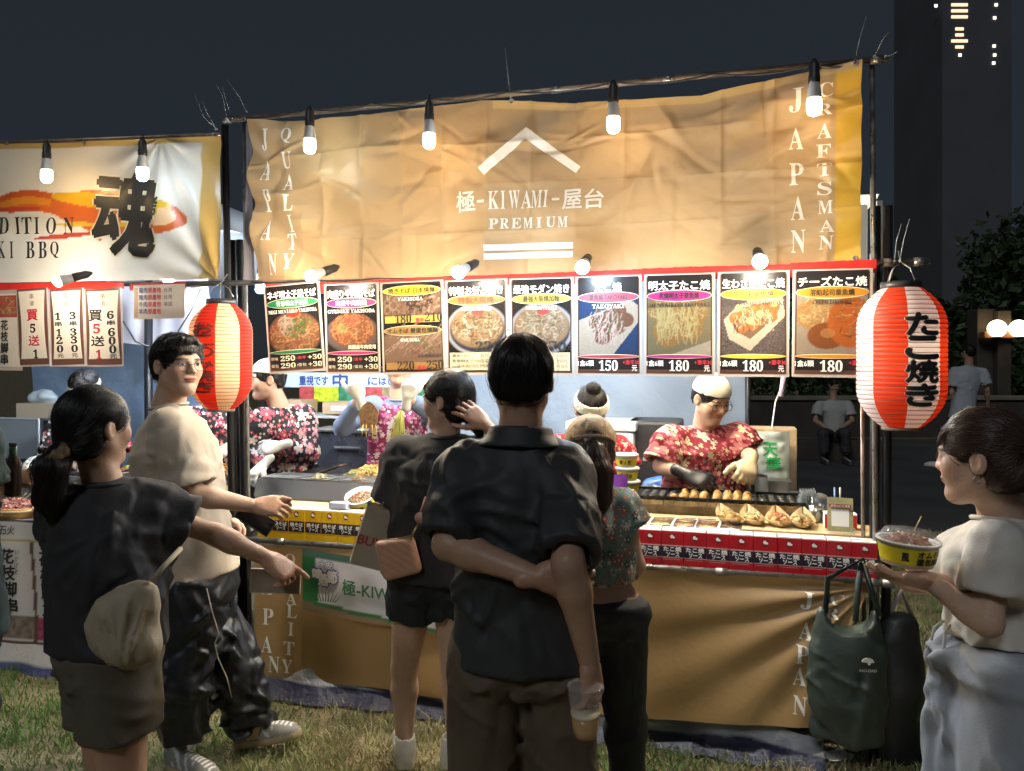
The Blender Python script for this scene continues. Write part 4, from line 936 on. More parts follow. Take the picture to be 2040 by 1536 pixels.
boat('paper boat of octopus balls under pale cream and green flakes', 1501, 1040, .30, [(.68, .62, .34), (.62, .55, .25), (.14, .18, .05)], 2)
boat('paper boat of octopus balls under reddish bonito shreds', 1553, 1042, .10, [(.50, .16, .06), (.55, .26, .10), (.35, .10, .05)], 3)
boat('paper boat of octopus balls under dark brown shreds near the code stand', 1603, 1048, -.10, [(.42, .30, .12), (.25, .14, .05), (.5, .4, .2)], 4)

# menu sheets lying on the plank
def menu_pic(seed):
    c = Cv(88, 40, (.70, .66, .62), seed)
    for k in range(4):
        x = .03 + k * .245
        c.poly([(x, .04), (x + .225, .04), (x + .225, .96), (x, .96)], (.05, .03, .03))
        for y in (.22, .66):
            if k == 3: c.lines(14, x + .02, x + .10, y - .12, y + .16, .09, 0, (.5, .4, .2)); continue
            c.ell(x + .112, y, .09, .06, [(.34, .14, .05), (.30, .24, .08), (.4, .16, .08)][(k + int(y * 3)) % 3]); c.noodles(14, x + .112, y, .085, .05, [(.5, .34, .14), (.4, .1, .05), (.2, .25, .1)], ln=6)
            c.lines(2, x + .04, x + .06, y + .16, y + .18, .12, 0, (.6, .55, .4))
    return c.speck(.05)
for i, (px, py, w, h, turn, v, z, lab) in enumerate(((1287, 1096, .40, .17, -.05, .09, .9065, 'laminated menu sheet of dish photos lying over the red cartons'), (1262, 1078, .36, .15, .06, .12, .9055, 'second menu sheet lying half under the other menu sheet'))):
    t = sthing('menu_sheet', lab, 'menu', U(px, py, v), v, z, None, turn)
    V, Fc = grid(0, w, 0, h, 87, 39, lambda x, y: -.030 * np.clip((.055 - y) / .055, 0, 1) ** 2 * 1.0)
    V = V[:, [0, 2, 1]]; V[:, 2] = V[:, 2] + .0; me = mesh('sheet', V, Fc, True, menu_pic(90 + i)[::-1].transpose(1, 0, 2).reshape(-1, 3)); obj('sheet', me, printm, t)
# code stand (code itself left blank), box, cup, sticks
qs = sthing('counter_stand', 'clear acrylic stand with green gold notice and blank white square', 'stand', U(1674, 1055, .14), .14, .905, None, -.08)
Rt = Matrix.Rotation(-.16, 3, 'X'); b = BM(); b.box((0, .012, .075), (.100, .003, .14), Rt); o = obj('notice', b, M('gold green notice', (.34, .33, .16), .3, coat=.4, var=(20, .2)), qs)
b = BM(); b.box((0, .008, .062), (.068, .003, .072), Rt); obj('white_square', b, inkw, o)
b = BM(); b.box((0, .0045, .112), (.085, .002, .014), Rt); obj('heading_bar', b, M('maroon ink', (.22, .02, .02), .4), o)
b = BM(); b.box((0, .01, .004), (.108, .06, .006), bev=.001); obj('foot', b, glassy('clear acrylic', (.8, .82, .75)), qs)
T(qs, 'lettering', '極屋台訂位優惠', 0, .112, .075, .010, inkw, y=.0022); 
bx = sthing('paper_box', 'red and white paper box behind the code stand', 'box', U(1680, 1050, .22), .22, .9045)
b = BM(); b.box((-.01, .03, .033), (.13, .06, .066), bev=.002); obj('body', b, paper, bx); 
for pq in ([(-.073, .001), (-.035, .001), (-.05, .06), (-.073, .06)], [(.02, .06), (.053, .06), (.053, .001), (.03, .02)]): b = BM(); b.prism(pq, -.002, -.001); obj('red_panel', b, M('red print', (.55, .02, .02), .4), bx)
def lathe_thing(name, label, cat, u, v, z, prof, mat, parts=(), group=None, rot=None):
    t = sthing(name, label, cat, u, v, z, group); b = BM(); b.lathe(prof, 28)
    o = obj('body', b, mat, t)
    if rot: t.rotation_euler = rot
    return t
def ring(r0, r1, z0, z1): return [(r0 - .002, z0), (r0, z0), (r1, z1), (r1 - .002, z1), (r0 - .002, z0)]
lathe_thing('steel_jug', 'small steel jug lying open on the counter behind the cup stack', 'jug', U(1632, 1000, .36), .36, .985, [(1e-4, -.03), (.034, -.03), (.038, .035), (.036, .035), (.032, -.026), (1e-4, -.026)], stainless, rot=(1.0, .25, -AN))
lathe_thing('steel_cup', 'plain steel cup standing under the tilted jug', 'cup', U(1626, 1015, .36), .36, .905, [(1e-4, 0), (.030, 0), (.034, .075), (.032, .075), (.028, .004), (1e-4, .004)], stainless)
t = sthing('pen_holder', 'clear holder with a blue and a white pen beside the code stand', 'pen holder', U(1668, 990, .40), .40, .905)
b = BM(); b.lathe([(1e-4, 0), (.02, 0), (.022, .09), (.020, .09), (.018, .004), (1e-4, .004)], 18); obj('cup', b, glassy('clear acrylic', (.8, .82, .75)), t)
for x, c in ((-.008, (.2, .35, .75)), (.009, (.75, .74, .7))): b = BM(); b.tube([(x, 0, .01), (x * 1.4, 0, .15)], .004, 8); obj('pen', b, M('pen %.1f' % c[0], c, .4), t)
t = sthing('bag_rack', 'row of clear plastic sleeves standing beside the iron plates', 'sleeves', U(1590, 1000, .42), .42, .905)
for k in range(6): b = BM(); b.box((k * .012, .004 * k, .065), (.002, .12, .13), Matrix.Rotation(.2, 3, 'Y')); obj('sleeve', b, glassy('clear sleeve', (.7, .75, .75), .1, .75), t)
# side table behind with pots
st_ = sthing('side_table', 'white side table behind the cooker holding steel pots', 'table', 0, 0, 0)
a, e = U(1400, 980, .9), U(1600, 980, .9)
b = BM(); b.box(((a + e) / 2, .98, .885), (e - a, .50, .03), bev=.005); obj('tabletop', b, M('pale table top', (.6, .62, .62), .4), st_)
for x in (a + .05, e - .05):
    for y in (.78, 1.18): b = BM(); b.tube([(x, y, 0), (x, y, .87)], .013, 8); obj('leg', b, steel, st_)
pot = [(1e-4, 0), (.052, 0), (.053, .13), (.056, .132), (.056, .136), (.050, .136), (.049, .006), (1e-4, .006)]
t = lathe_thing('steel_pot', 'tall cylindrical steel pot on the side table', 'pot', U(1507, 970, .82), .82, .90, pot, stainless); b = BM(); b.box((-.02, -.0535, .07), (.02, .002, .05)); obj('label', b, blackp, t)
t = sthing('steel_bin', 'square steel food bin beside the cylindrical pot', 'container', U(1551, 960, .98), .98, .90)
b = BM(); b.box((0, 0, .045), (.11, .10, .09), bev=.012); o = obj('body', b, stainless, t); b = BM(); b.box((0, 0, .093), (.125, .115, .006), bev=.002); obj('rim', b, stainless, t)
t = sthing('plastic_bag', 'clear plastic bag of flour printed with green characters', 'bag', U(1530, 935, 1.1), 1.10, .99)
def bagy(x, z): return -.05 * np.sqrt(np.clip(1 - (x / .115) ** 2, 0, 1)) * np.clip(1.1 - z * 2, .2, 1) + .008 * nz(x * 30, z * 30, 0, 5)
V_, F_ = grid(-.11, .11, 0, .25, 30, 30, bagy); obj('film', mesh('film', V_, F_), M('milky plastic', (.62, .68, .66), .25, bump=(25, .004), trans=.2), t)
for i, cch in enumerate('天華'): T(t, 'lettering', cch, .01 + i * .015, .155 - i * .075, .075, .07, M('green ink bright', (.03, .42, .12), .4), bold=.03, warp=lambda x, z, y: np.stack([x, bagy(x, z) + y - .002, z], 1), cell=.015)
b = BM(); b.box((0, .06, .12), (.20, .05, .22)); obj('flour', b, M('flour', (.6, .6, .56), .9), t)
t = sthing('cardboard_box', 'flat cardboard box standing behind the flour bag', 'box', U(1530, 870, 1.35), 1.35, .90); b = BM(); b.box((0, 0, .17), (.30, .2, .34), bev=.003); obj('body', b, cardb, t); b = BM(); b.box((0, -.101, .17), (.05, .002, .34)); obj('tape', b, M('packing tape', (.5, .4, .25), .3), t)
# bowls
def bowl(label, px, py, v, z, r=.055, h=.052, text='極 人気', lid=True, group=None, u=None):
    t = sthing('paper_bowl', label, 'bowl', U(px, py, v) if u is None else u, v, z, group)
    b = BM(); b.lathe([(1e-4, 0), (r * .82, 0), (r, h), (r + .004, h + .001), (r + .004, h + .005), (r - .003, h + .005), (r * .80, .004), (1e-4, .004)], 36); obj('bowl', b, paper, t)
    b = BM(); b.lathe([(r * .82 + (r * .18) * .18 + .0008, h * .18), (r * .82 + (r * .18) * .82 + .0008, h * .82)], 36); b.f = b.f[:-2]; b.m = b.m[:-2]; b.sm = b.sm[:-2]; obj('yellow_band', b, M('yellow band', (.70, .60, .02), .45), t)
    def wp(x, z_, y): rr = r * .82 + r * .18 * z_ / h + .0014 - y * .3; th = x / r; return np.stack([rr * np.sin(th), -rr * np.cos(th), z_], 1)
    if text: T(t, 'lettering', text, 0, h * .5, r * 1.15, h * .40, inkk, bold=.04, warp=wp, cell=.01)
    if lid: b = BM(); b.lathe([(r + .006, h + .002), (r + .006, h + .010), (r - .002, h + .014), (1e-4, h + .014)], 36); obj('lid', b, white_p, t)
    return t
for i, (py, txt) in enumerate(((978, 'お好み人'), (948, 'モダン焼'), (918, '極 屋台'), (892, '極 人気'))):
    bowl(('bottom', 'second lowest', 'third', 'topmost')[i] + ' lidded paper bowl with yellow band in the stack beside the cooker', 1254 - i * 2, 1000, .52, .90 + i * .0655, text=txt, group='stacked paper bowls')
bowl('single lidded paper bowl with yellow band behind the empty iron plate', 1296, 960, .80, .90, .05, .045, '極 人気')
t = sthing('skewer_tube', 'clear tube packed with wooden skewers beside the cooker', 'skewers', U(1246, 1030, .33), .33, .905)
b = BM(); b.lathe([(1e-4, 0), (.045, 0), (.047, .085), (.044, .085), (.042, .004), (1e-4, .004)], 24); obj('tube', b, glassy('clear acrylic', (.8, .82, .75)), t)
b = BM()
for k in range(90): a = k * 2.4; r = .039 * math.sqrt(k / 90); b.tube([(r * math.cos(a), r * math.sin(a), .006), (r * 1.04 * math.cos(a), r * 1.04 * math.sin(a), .105 + .006 * math.sin(k * 3))], .0022, 4)
struct(obj('skewer', b, M('bamboo', (.66, .5, .26), .6), t), 'stuff')
t = sthing('sauce_pouch', 'purple and orange snack pouch beside the bowl stack', 'pouch', U(1236, 950, .46), .46, .905)
V_, F_ = grid(-.035, .035, 0, .16, 16, 20, lambda x, z: -.018 * np.cos(x / .035 * 1.5) * np.clip(1.2 - z * 6, .1, 1)); obj('film', mesh('film', V_, F_, True, np.where((V_[:, 2] > .085)[:, None], np.array([[.22, .06, .45]]), np.array([[.62, .30, .03]]))), M('pouch print', rough=.25, vc=True), t)
b = BM(); b.box((0, .012, .07), (.06, .02, .14)); obj('back', b, M('pouch back', (.4, .3, .5), .4), t)
t = sthing('cooler_box', 'white lidded cooler box behind the visor worker', 'cooler', U(1195, 880, 1.5), 1.5, .55)
b = BM(); b.box((0, .2, .32), (.42, .36, .62), bev=.02); obj('body', b, M('cooler white', (.55, .62, .66), .4), t); b = BM(); b.box((0, .2, .66), (.45, .39, .06), bev=.012); obj('lid', b, M('cooler lid', (.62, .68, .7), .4), t)
b = BM(); b.box((0, .2, -.275), (.6, .5, .53)); obj('stand', b, blackp, t)
t = sthing('equipment_case', 'tall black case behind the bowl stack', 'case', U(1300, 900, 1.6), 1.6, 0)
b = BM(); b.box((0, .2, .62), (.34, .4, 1.24), bev=.02); obj('body', b, blackp, t); b = BM(); b.box((0, -.003, 1.0), (.12, .01, .02)); obj('handle', b, greyp, t)
t = sthing('blue_sack', 'crumpled blue plastic sack on the floor behind the worker in maroon', 'sack', U(1318, 945, 1.15), 1.15, .72)
bm = bmesh.new(); bmesh.ops.create_icosphere(bm, subdivisions=4, radius=.13); P = np.array([v.co[:] for v in bm.verts]); bm.verts.index_update(); Fc = np.array([[v.index for v in f.verts] for f in bm.faces]); bm.free()
P = P * (1 + .25 * nz(P[:, 0] * 14, P[:, 1] * 14, P[:, 2] * 14, 3))[:, None]; obj('film', mesh('film', P + [0, 0, .12], Fc), M('blue film', (.03, .12, .45), .25), t)
b = BM(); b.box((0, 0, -.36), (.4, .35, .70)); obj('crate', b, blackp, t)

# ---- left half of the main counter: food warmer, griddle, bowl, cards
w0, w1 = U(512, 980, .36), U(760, 980, .36)
fw = sthing('food_warmer', 'stainless steel warmer with three open pans behind the yellow cartons', 'food warmer', 0, 0, 0)
b = BM(); b.add([(w0, .33, .885), (w1, .33, .885), (w1, .36, .975), (w0, .36, .975), (w0, .62, .975), (w1, .62, .975), (w1, .62, .885), (w0, .62, .885)], [(0, 1, 2, 3), (3, 2, 5, 4), (4, 5, 6, 7), (0, 3, 4, 7), (1, 6, 5, 2)]); obj('body', b, stainless, fw)
b = BM(); b.box(((w0 + w1) / 2, .46, .81), (w1 - w0, .24, .148)); obj('base', b, stainless, fw)
def pan(u0, u1, food_):
    b = BM(); z = .977; y0, y1 = .37, .52
    for (a0, b0, a1, b1) in ((u0, y0, u1, y0 + .012), (u0, y1 - .012, u1, y1), (u0, y0 + .012, u0 + .012, y1 - .012), (u1 - .012, y0 + .012, u1, y1 - .012)): b.box(((a0 + a1) / 2, (b0 + b1) / 2, z + .003), (a1 - a0, b1 - b0, .006))
    o = obj('pan_rim', b, stainless, fw); b = BM(); b.add([(u0 + .012, y0 + .012, z), (u1 - .012, y0 + .012, z), (u1 - .012, y1 - .012, z), (u0 + .012, y1 - .012, z)], [(0, 1, 2, 3)])
    obj('pan_floor', b, M('pan steel floor', (.45, .43, .40), .35, .8, var=(14, .25)), o)
    if food_: heap(o, 'shredded_food', (u0 + u1) / 2, (y0 + y1) / 2, z + .002, .035, .028, .018, food_, 130)
def heap(parent, name, cx, cy_, cz, rx, ry, hz, cols, n, sl=.014, seed=3):
    rg = np.random.default_rng(seed); V = []; Fc = []; cc = []
    for k in range(n):
        a = rg.random() * 6.28; q = math.sqrt(rg.random()); x = cx + rx * q * math.cos(a); y = cy_ + ry * q * math.sin(a); z = cz + hz * (1 - q * q) * (.7 + .5 * rg.random()); d = rg.normal(size=3); d /= np.linalg.norm(d); d[2] *= .4; e = np.cross(d, [0, 0, 1.0]); e /= np.linalg.norm(e) + 1e-6
        l = sl * (.5 + rg.random()); w = sl * .22; p = np.array([x, y, z]); up = np.array([0, 0, w]); bI = len(V)
        V += [p - d * l - e * w, p - d * l + e * w, p + d * l + e * w, p + d * l - e * w, p - d * l * .8 + up * 1.6, p + d * l * .8 + up * 1.6]; Fc += [(bI, bI + 4, bI + 5, bI + 3), (bI + 1, bI + 2, bI + 5, bI + 4), (bI, bI + 1, bI + 4), (bI + 3, bI + 5, bI + 2)]
        cc += [np.array(cols[rg.integers(len(cols))]) * (.7 + .5 * rg.random())] * 6
    return struct(obj(name, mesh(name, V, Fc, False, np.array(cc)), M('toppings', rough=.55, vc=True), parent), 'stuff')
pan(U(532, 960, .44), U(600, 960, .44), None); pan(U(606, 960, .44), U(668, 960, .44), [(.6, .5, .25), (.66, .6, .4)]); pan(U(674, 960, .44), U(752, 960, .44), [(.36, .22, .12), (.42, .30, .18)])
gr = sthing('griddle', 'black iron griddle with frying noodles behind the steel pans', 'griddle', 0, 0, 0)
g0, g1 = U(600, 940, .8), U(1000, 940, .8); b = BM(); b.box(((g0 + g1) / 2, .86, .945), (g1 - g0, .44, .02), bev=.004); b.box(((g0 + g1) / 2, .86, .84), (g1 - g0 - .04, .40, .19)); obj('plate', b, iron, gr)
heap(gr, 'noodles', U(745, 945, .75), .78, .957, .15, .09, .04, [(.62, .45, .10), (.55, .36, .09), (.66, .52, .2)], 420, .03, 7); heap(gr, 'vegetables', U(705, 950, .72), .72, .957, .06, .05, .02, [(.2, .34, .06), (.5, .5, .2), (.4, .12, .06)], 90, .012, 8)
b = BM(); b.box((U(655, 938, .72), .74, .985), (.17, .09, .012), Matrix.Rotation(-.35, 3, 'Y'), bev=.003); obj('scraper_board', b, M('dark brown board', (.16, .10, .06), .6), gr)
bw_ = bowl('open paper bowl of sample fried noodles shown beside the paper bag', 722, 985, .17, .885, .073, .062, '極 KIWAMI', False); bw_.rotation_euler = (.45, 0, -AN); bw_.location.z += .01
heap(bw_, 'noodle_sample', 0, 0, .040, .062, .062, .026, [(.55, .44, .28), (.40, .28, .15), (.62, .55, .42), (.5, .12, .06)], 300, .010, 9)
t = sthing('card_stack', 'small stack of pale lilac cards on the yellow cartons', 'cards', U(675, 1012, .06), .04, .902)
for k in range(5): b = BM(); b.box((.001 * math.sin(k * 3), .03, .003 + k * .0052), (.094, .052, .005), bev=.0006); obj('card', b, M('lilac card', (.55, .56, .72), .5), t)
# ---- back of the main stall
t = sthing('steamer_cabinet', 'dark steel cabinet with bar handle behind the raised gloves', 'cabinet', U(688, 900, 1.5), 1.5, 0)
b = BM(); b.box((0, .22, .56), (.46, .42, 1.12), bev=.012); obj('body', b, M('dull dark steel', (.09, .10, .13), .3, .7, rvar=(9, .15)), t); b = BM(); b.box((.02, -.012, 1.02), (.20, .016, .016), bev=.004); obj('handle', b, stainless, t)
b = BM(); b.box((.05, .2, 1.135), (.62, .42, .025), bev=.006); obj('tray', b, stainless, t)
t = sthing('storage_shelf', 'shelf of dim cardboard boxes behind the worker in black blossom shirt', 'shelf', U(610, 880, 1.9), 1.9, 0)
for z in (.5, .85, 1.2): b = BM(); b.box((.15, .15, z), (1.1, .35, .02)); obj('board', b, greyp, t)
for x in (-.38, .68): b = BM(); b.box((x, .15, .65), (.03, .3, 1.3)); obj('upright', b, blackm, t)
for k, (x, z, w, h) in enumerate(((-.2, .86, .26, .2), (.12, .86, .28, .15), (.46, .86, .25, .22), (-.15, 1.21, .24, .1), (.3, 1.21, .3, .09), (-.1, .51, .4, .25), (.4, .51, .36, .22))):
    q = sthing('cardboard_box', 'dim cardboard box on the shelf at the back of the stall', 'box', U(610, 880, 1.9) + x, 2.0, z + .011, 'boxes on the back shelf'); b = BM(); b.box((0, 0, h / 2), (w, .24, h), bev=.003); obj('body', b, cardb, q); b = BM(); b.box((0, -.122, h / 2), (w * .5, .002, h * .4)); obj('label', b, paper, q)
t = sthing('wall_sign', 'pale blue cloth sign with dark blue characters on the back wall', 'sign', U(640, 765, 2.2), 2.2, Z(640, 772, 2.2))
b = BM(); b.box((.35, 0, .06), (1.5, .006, .12)); obj('panel', b, M('pale blue cloth', (.50, .60, .74), .7), t)
for s_, px, w, h in (('重視です', 624, .26, .075), ('中', 677, .13, .13), ('に', 742, .08, .06), ('はじめ', 778, .2, .06)): T(t, 'lettering', s_, U(px, 765, 2.19) - U(640, 765, 2.2), .055, w, h, M('navy ink', (.02, .05, .22), .5), bold=.03, y=-.005)
t = sthing('product_board', 'strip of green and red product cards under the pale blue sign', 'board', U(610, 785, 2.15), 2.15, Z(640, 800, 2.15))
for k, (w, c) in enumerate(((.13, (.35, .05, .05)), (.22, (.42, .50, .02)), (.22, (.02, .16, .08)), (.16, (.40, .06, .06)), (.20, (.30, .24, .12)), (.16, (.02, .2, .1)), (.2, (.03, .15, .06)))):
    b = BM(); x = -.06 + sum([.13, .22, .22, .16, .2, .16, .2][:k]); b.box((x + w / 2, .004 * (k % 2), .06), (w, .004, .12)); obj('card', b, M('card %d' % k, c, .45, var=(22, .5)), t)
# white cable dropping beside the worker
t = sthing('power_cable', 'white power cable with plug hanging behind the worker in maroon', 'cable', 0, 0, 0)
b = BM(); b.tube([L3(1560, 745, 1.3), L3(1558, 770, 1.3), L3(1545, 800, 1.3), L3(1538, 850, 1.3), L3(1534, 880, 1.3)], .005, 6); o = obj('cord', b, white_p, t); b = BM(); b.tube([L3(1562, 742, 1.3), L3(1556, 790, 1.3)], .014, 8); obj('plug', b, M('lilac plug', (.5, .42, .6), .4), t)
# ------------------------------------------------------------------ neighbouring grill stall at the left
lf = sthing('pipe_scaffold', 'dark pipe frame carrying the white grill banner', 'frame', 0, 0, 0)
pipe('top_pipe', L3(-190, 292, .03), L3(440, 268, .03), .011, rusty, lf, collars=(.98,))
pipe('middle_pipe', L3(-190, 572, .03), L3(440, 564, .03), .012, blackm, lf)
pipe('counter_pipe', L3(-190, 1036, -.02), L3(470, 1050, -.02), .014, M('dark pipe', (.08, .07, .08), .35, .6), lf)
lt = sthing('grill_tent', 'folding tent with blue grey cloth walls over the grill stall', 'tent', 0, 0, 0)
gU0, gU1 = U(-260, 700, .1), U(455, 700, .1)
wb2 = wallfn(14, .05)
V_, F_ = grid(gU0 - 1.2, U(470, 800, 2.3), .05, 2.3, 70, 50, lambda x, z: 2.3 + wb2(x, z)); obj('back_wall', mesh('back_wall', V_, F_), M('blue tent cloth', (.22, .32, .48), .7, bump=(5, .02), trans=.1), lt)
V_, F_ = grid(U(215, 600, 1.6), U(420, 600, 1.6), Z(300, 690, 1.6), Z(300, 560, 1.6), 40, 24, lambda x, z: 1.6 + .06 * nz(x * 5, z * 5, 0, 61) + .03 * nz(x * 11, z * 9, 0, 62), lambda X, Zz, A, B: (X, Zz + .10 * (1 - B) * np.abs(A - .45))); obj('drape', mesh('drape', V_, F_), M('white drape', (.58, .54, .58), .6), lt)
roof(lt, gU0, gU1, roofm)
for px in (296,):
    m = BM(); a = L3(px, 690, 1.5); m.tube([(a.x, 1.5, 0), (a.x, 1.5, 2.3)], .03, 8); obj('leg', m, blackm, lt)
m = BM(); m.tube([L3(246, 640, .9), L3(270, 680, .9), L3(300, 692, .9)], .006, 6); m.tube([L3(400, 575, .9), L3(380, 620, .9), L3(355, 660, .9)], .005, 6); obj('cable', m, cablem, lt)

lb0, lb1 = U(-170, 420), U(437, 420)
def lb_y(x, z):
    t = (lb1 - x); y = .012 * nz(x * 2, z * 2, 0, 71) + .006 * nz(x * 6, z * 6, 0, 72) + .0022 * nz(x * 15, z * 15, 0, 73)
    dx, dz = x - lb1, z - 2.02; r = np.sqrt(dx * dx + dz * dz) + 1e-3; th = np.arctan2(dz, -dx)
    y += .022 * np.sin(th * 13 + 1) * np.exp(-r / .5) * np.clip(r / .1, 0, 1)
    dz2 = z - 2.78; r2 = np.sqrt((x - U(320, 280)) ** 2 + dz2 ** 2) + 1e-3; th2 = np.arctan2(-dz2, x - U(320, 280)); y += .014 * np.sin(th2 * 11) * np.exp(-r2 / .35) * np.clip(r2 / .1, 0, 1)
    return y
lb = sthing('grill_banner', 'white printed grill banner with orange swoosh and black brush lettering', 'banner', 0, 0, 0)
V_, F_ = grid(lb0, lb1, 2.0, 2.8, 200, 90, lb_y, lambda X, Zz, A, B: (X, np.interp(A, [0, 1], [Z(-170, 566), Z(435, 556)]) * (1 - B) + np.interp(A, [0, .55, 1], [Z(-170, 290), Z(160, 281), Z(435, 270)]) * B))
W3 = np.array([P0[:]])[:, :] + V_[:, :1] * np.array([UD[:]]) + np.array([[0, 0, 1.0]]) * V_[:, 2:]
qx = CX + W3[:, 0] / W3[:, 1] * F; qy = HY - (W3[:, 2] - CH) / W3[:, 1] * F
col = np.tile(np.array([.66, .62, .53]), (len(V_), 1))
def band(x0, x1, yc, hf, cc):
    m = (qx > x0) & (qx < x1); d = qy - yc(qx); h = hf(qx); col[m & (np.abs(d) < h)] = cc
band(-80, 205, lambda x: 392 + ((x - 62) / 150) ** 2 * 78, lambda x: 13 + 0 * x, (.52, .09, .02)); band(-80, 205, lambda x: 400 + ((x - 62) / 150) ** 2 * 78, lambda x: 8 + 0 * x, (.62, .24, .02)); band(20, 205, lambda x: 414 + ((x - 62) / 150) ** 2 * 70, lambda x: 7 + 0 * x, (.60, .12, .02))
sa = lambda x: np.sqrt(np.clip(1 - ((x - 235) / 135) ** 2, 0, 1))
band(100, 370, lambda x: 425 + (x - 250) * .10, lambda x: 42 * sa(x), (.55, .12, .03)); band(100, 340, lambda x: 405 + (x - 250) * .10, lambda x: 16 * sa(x), (.62, .36, .02)); band(110, 260, lambda x: 447 + 0 * x, lambda x: 5 * sa(x), (.62, .40, .03)); band(290, 350, lambda x: 432 + 0 * x, lambda x: 18 * np.sqrt(np.clip(1 - ((x - 320) / 30) ** 2, 0, 1)), (.72, .46, .26)); band(272, 318, lambda x: 412 + 0 * x, lambda x: 26 * np.sqrt(np.clip(1 - ((x - 295) / 24) ** 2, 0, 1)), (.60, .55, .03))
band(70, 190, lambda x: 470 - (x - 130) * .1, lambda x: 5 * np.sqrt(np.clip(1 - ((x - 130) / 60) ** 2, 0, 1)), (.50, .06, .03)); band(0, 80, lambda x: 418 - x * .03, lambda x: 4 + 0 * x, (.5, .06, .03))
Bv = np.tile(np.linspace(0, 1, 91), 201); col[(qx > 402) | (Bv > .965)] = (.50, .33, .10)
obj('cloth', mesh('cloth', V_, F_, True, col), M('white banner vinyl', rough=.32, vc=True, bump=(40, .0012), trans=.06), lb)
lbw = lambda x, z, y: np.stack([x, lb_y(x, z) + y - .0015, z], 1)
def lt_(s, px, py, w, h, mat=inkk, name='lettering', y=-.002, **k):
    u, z = sp(px, py); kk = S(u, 0, 0).y / F; T(lb, name, s, u, z, w * kk, h * kk, mat, y=y, warp=lbw, cell=.018, **k)
crk = M('cream ink', (.74, .66, .46), .5)
lt_('魂', 250, 425, 150, 165, crk, 'brush_outline', -.002, bold=.055, rot=-.12); lt_('魂', 250, 425, 148, 163, inkk, 'brush_lettering', -.004, bold=.035, rot=-.12)
lt_('烤', 303, 410, 34, 38, inkk, y=-.0045, bold=.03, rot=-.1)
for cc, x in zip('TRADITION', (-62, -38, -12, 12, 38, 56, 76, 104, 138)): lt_(cc, x, 450 - 0 * x, 12 if cc == 'I' else 24, 33, serif=True, y=-.0035)
for cc, x in zip('YAKIBBQ', (-62, -38, -12, 12, 62, 86, 110)): lt_(cc, x if cc != 'I' else 25, 498, 9 if cc == 'I' else 21, 33, serif=True)
lt_('K', 5, 498, 20, 33, serif=True)
for px in (12, 168): u, z = sp(px, 285); b = BM(); b.lathe([(.006, -.002), (.011, -.002), (.011, .002), (.006, .002), (.006, -.002)], 16, (u, float(lb_y(u, z)) - .004, z), R=Matrix.Rotation(math.pi / 2, 3, 'X')); obj('eyelet', b, steel, lb)
ltp = sthing('tape_strip', 'red tape above the white price sheets of the grill stall', 'tape', 0, 0, 0)
for (x0, x1) in ((-120, 247), (258, 370)):
    a = L3(x0, 570, -.03); e = L3(x1, 566, -.03); V = []; Fc = []
    for k in range(21):
        p = a.lerp(e, k / 20); w = .003 * math.sin(k * 2.3)
        for j in range(3): V.append((p.x, p.y + w * j / 2, p.z + .012 - .036 * j / 2))
    for k in range(20):
        for j in range(2): q = k * 3 + j; Fc.append((q, q + 1, q + 4, q + 3))
    obj('tape_piece', mesh('tape_piece', V, Fc), cloth_tape, ltp)
wpr = M('warm white print', (.66, .60, .52), .3, coat=.3); brn = M('brown frame print', (.14, .06, .05), .35)
def price_sheet(label, x0, x1, y0, y1, rows, tilt):
    u0, u1 = U(x0, 650, -.05), U(x1, 650, -.05); z1, z0 = Z(x0, y0, -.05), Z(x0, y1, -.05); W, H = u1 - u0, z1 - z0
    t = sthing('price_sheet', label, 'price sheet', u0, -.05, z0, 'price sheets of the grill stall'); t.rotation_euler = (.02, tilt, -AN)
    b = BM(); b.box((W / 2, .001, H / 2), (W, .002, H)); obj('sheet', b, lam, t)
    b = BM(); b.quad(.008, .01, W - .008, H, -.001); obj('frame_print', b, brn, t)
    b = BM(); n = 12
    L_ = [(.018 + .012 * math.sin(math.pi * k / n), .035 * H * 10 / 10 + (H * .97 - .035 * H) * k / n) for k in range(n + 1)]; R_ = [(W - .018 - .012 * math.sin(math.pi * k / n), H * .97 - (H * .97 - .10 * H) * k / n) for k in range(n + 1)]
    L_[0] = (.02, .10 * H); b.add([(x, -.002, z) for x, z in L_ + R_], [tuple(range(2 * n + 2))[::-1]]); obj('panel', b, wpr, t)
    for (s, cx, cz, w, h, m) in rows: T(t, 'lettering', s, cx * W, cz * H, w * W, h * H, m, y=-.003, bold=.03, serif=s.isascii())
    T(t, 'emblem', '串', .5 * W, .90 * H, .12 * W, .07 * H, inkk, y=-.003); T(t, 'emblem', '道', .5 * W, .81 * H, .14 * W, .06 * H, inkk, y=-.003)
price_sheet('price sheet lettered buy five get one in red and black beside a photo sheet', 38, 101, 577, 731, [('買', .5, .66, .34, .14, inkr), ('5', .5, .49, .16, .11, inkk), ('送', .52, .33, .34, .13, inkr), ('1', .56, .16, .14, .11, inkk)], -.03)
price_sheet('price sheet with two columns of stick prices 120 and 330', 102, 171, 577, 731, [('1', .25, .65, .14, .09, inkk), ('串', .26, .55, .2, .06, inkk), ('1', .27, .44, .13, .09, inkk), ('2', .28, .34, .18, .09, inkk), ('0', .29, .23, .18, .09, inkk), ('元', .30, .14, .18, .05, inkk), ('3', .68, .65, .18, .09, inkk), ('串', .69, .55, .2, .06, inkk), ('3', .69, .44, .18, .09, inkk), ('3', .70, .34, .18, .09, inkk), ('0', .71, .23, .18, .09, inkk), ('元', .71, .14, .18, .05, inkk)], -.02)
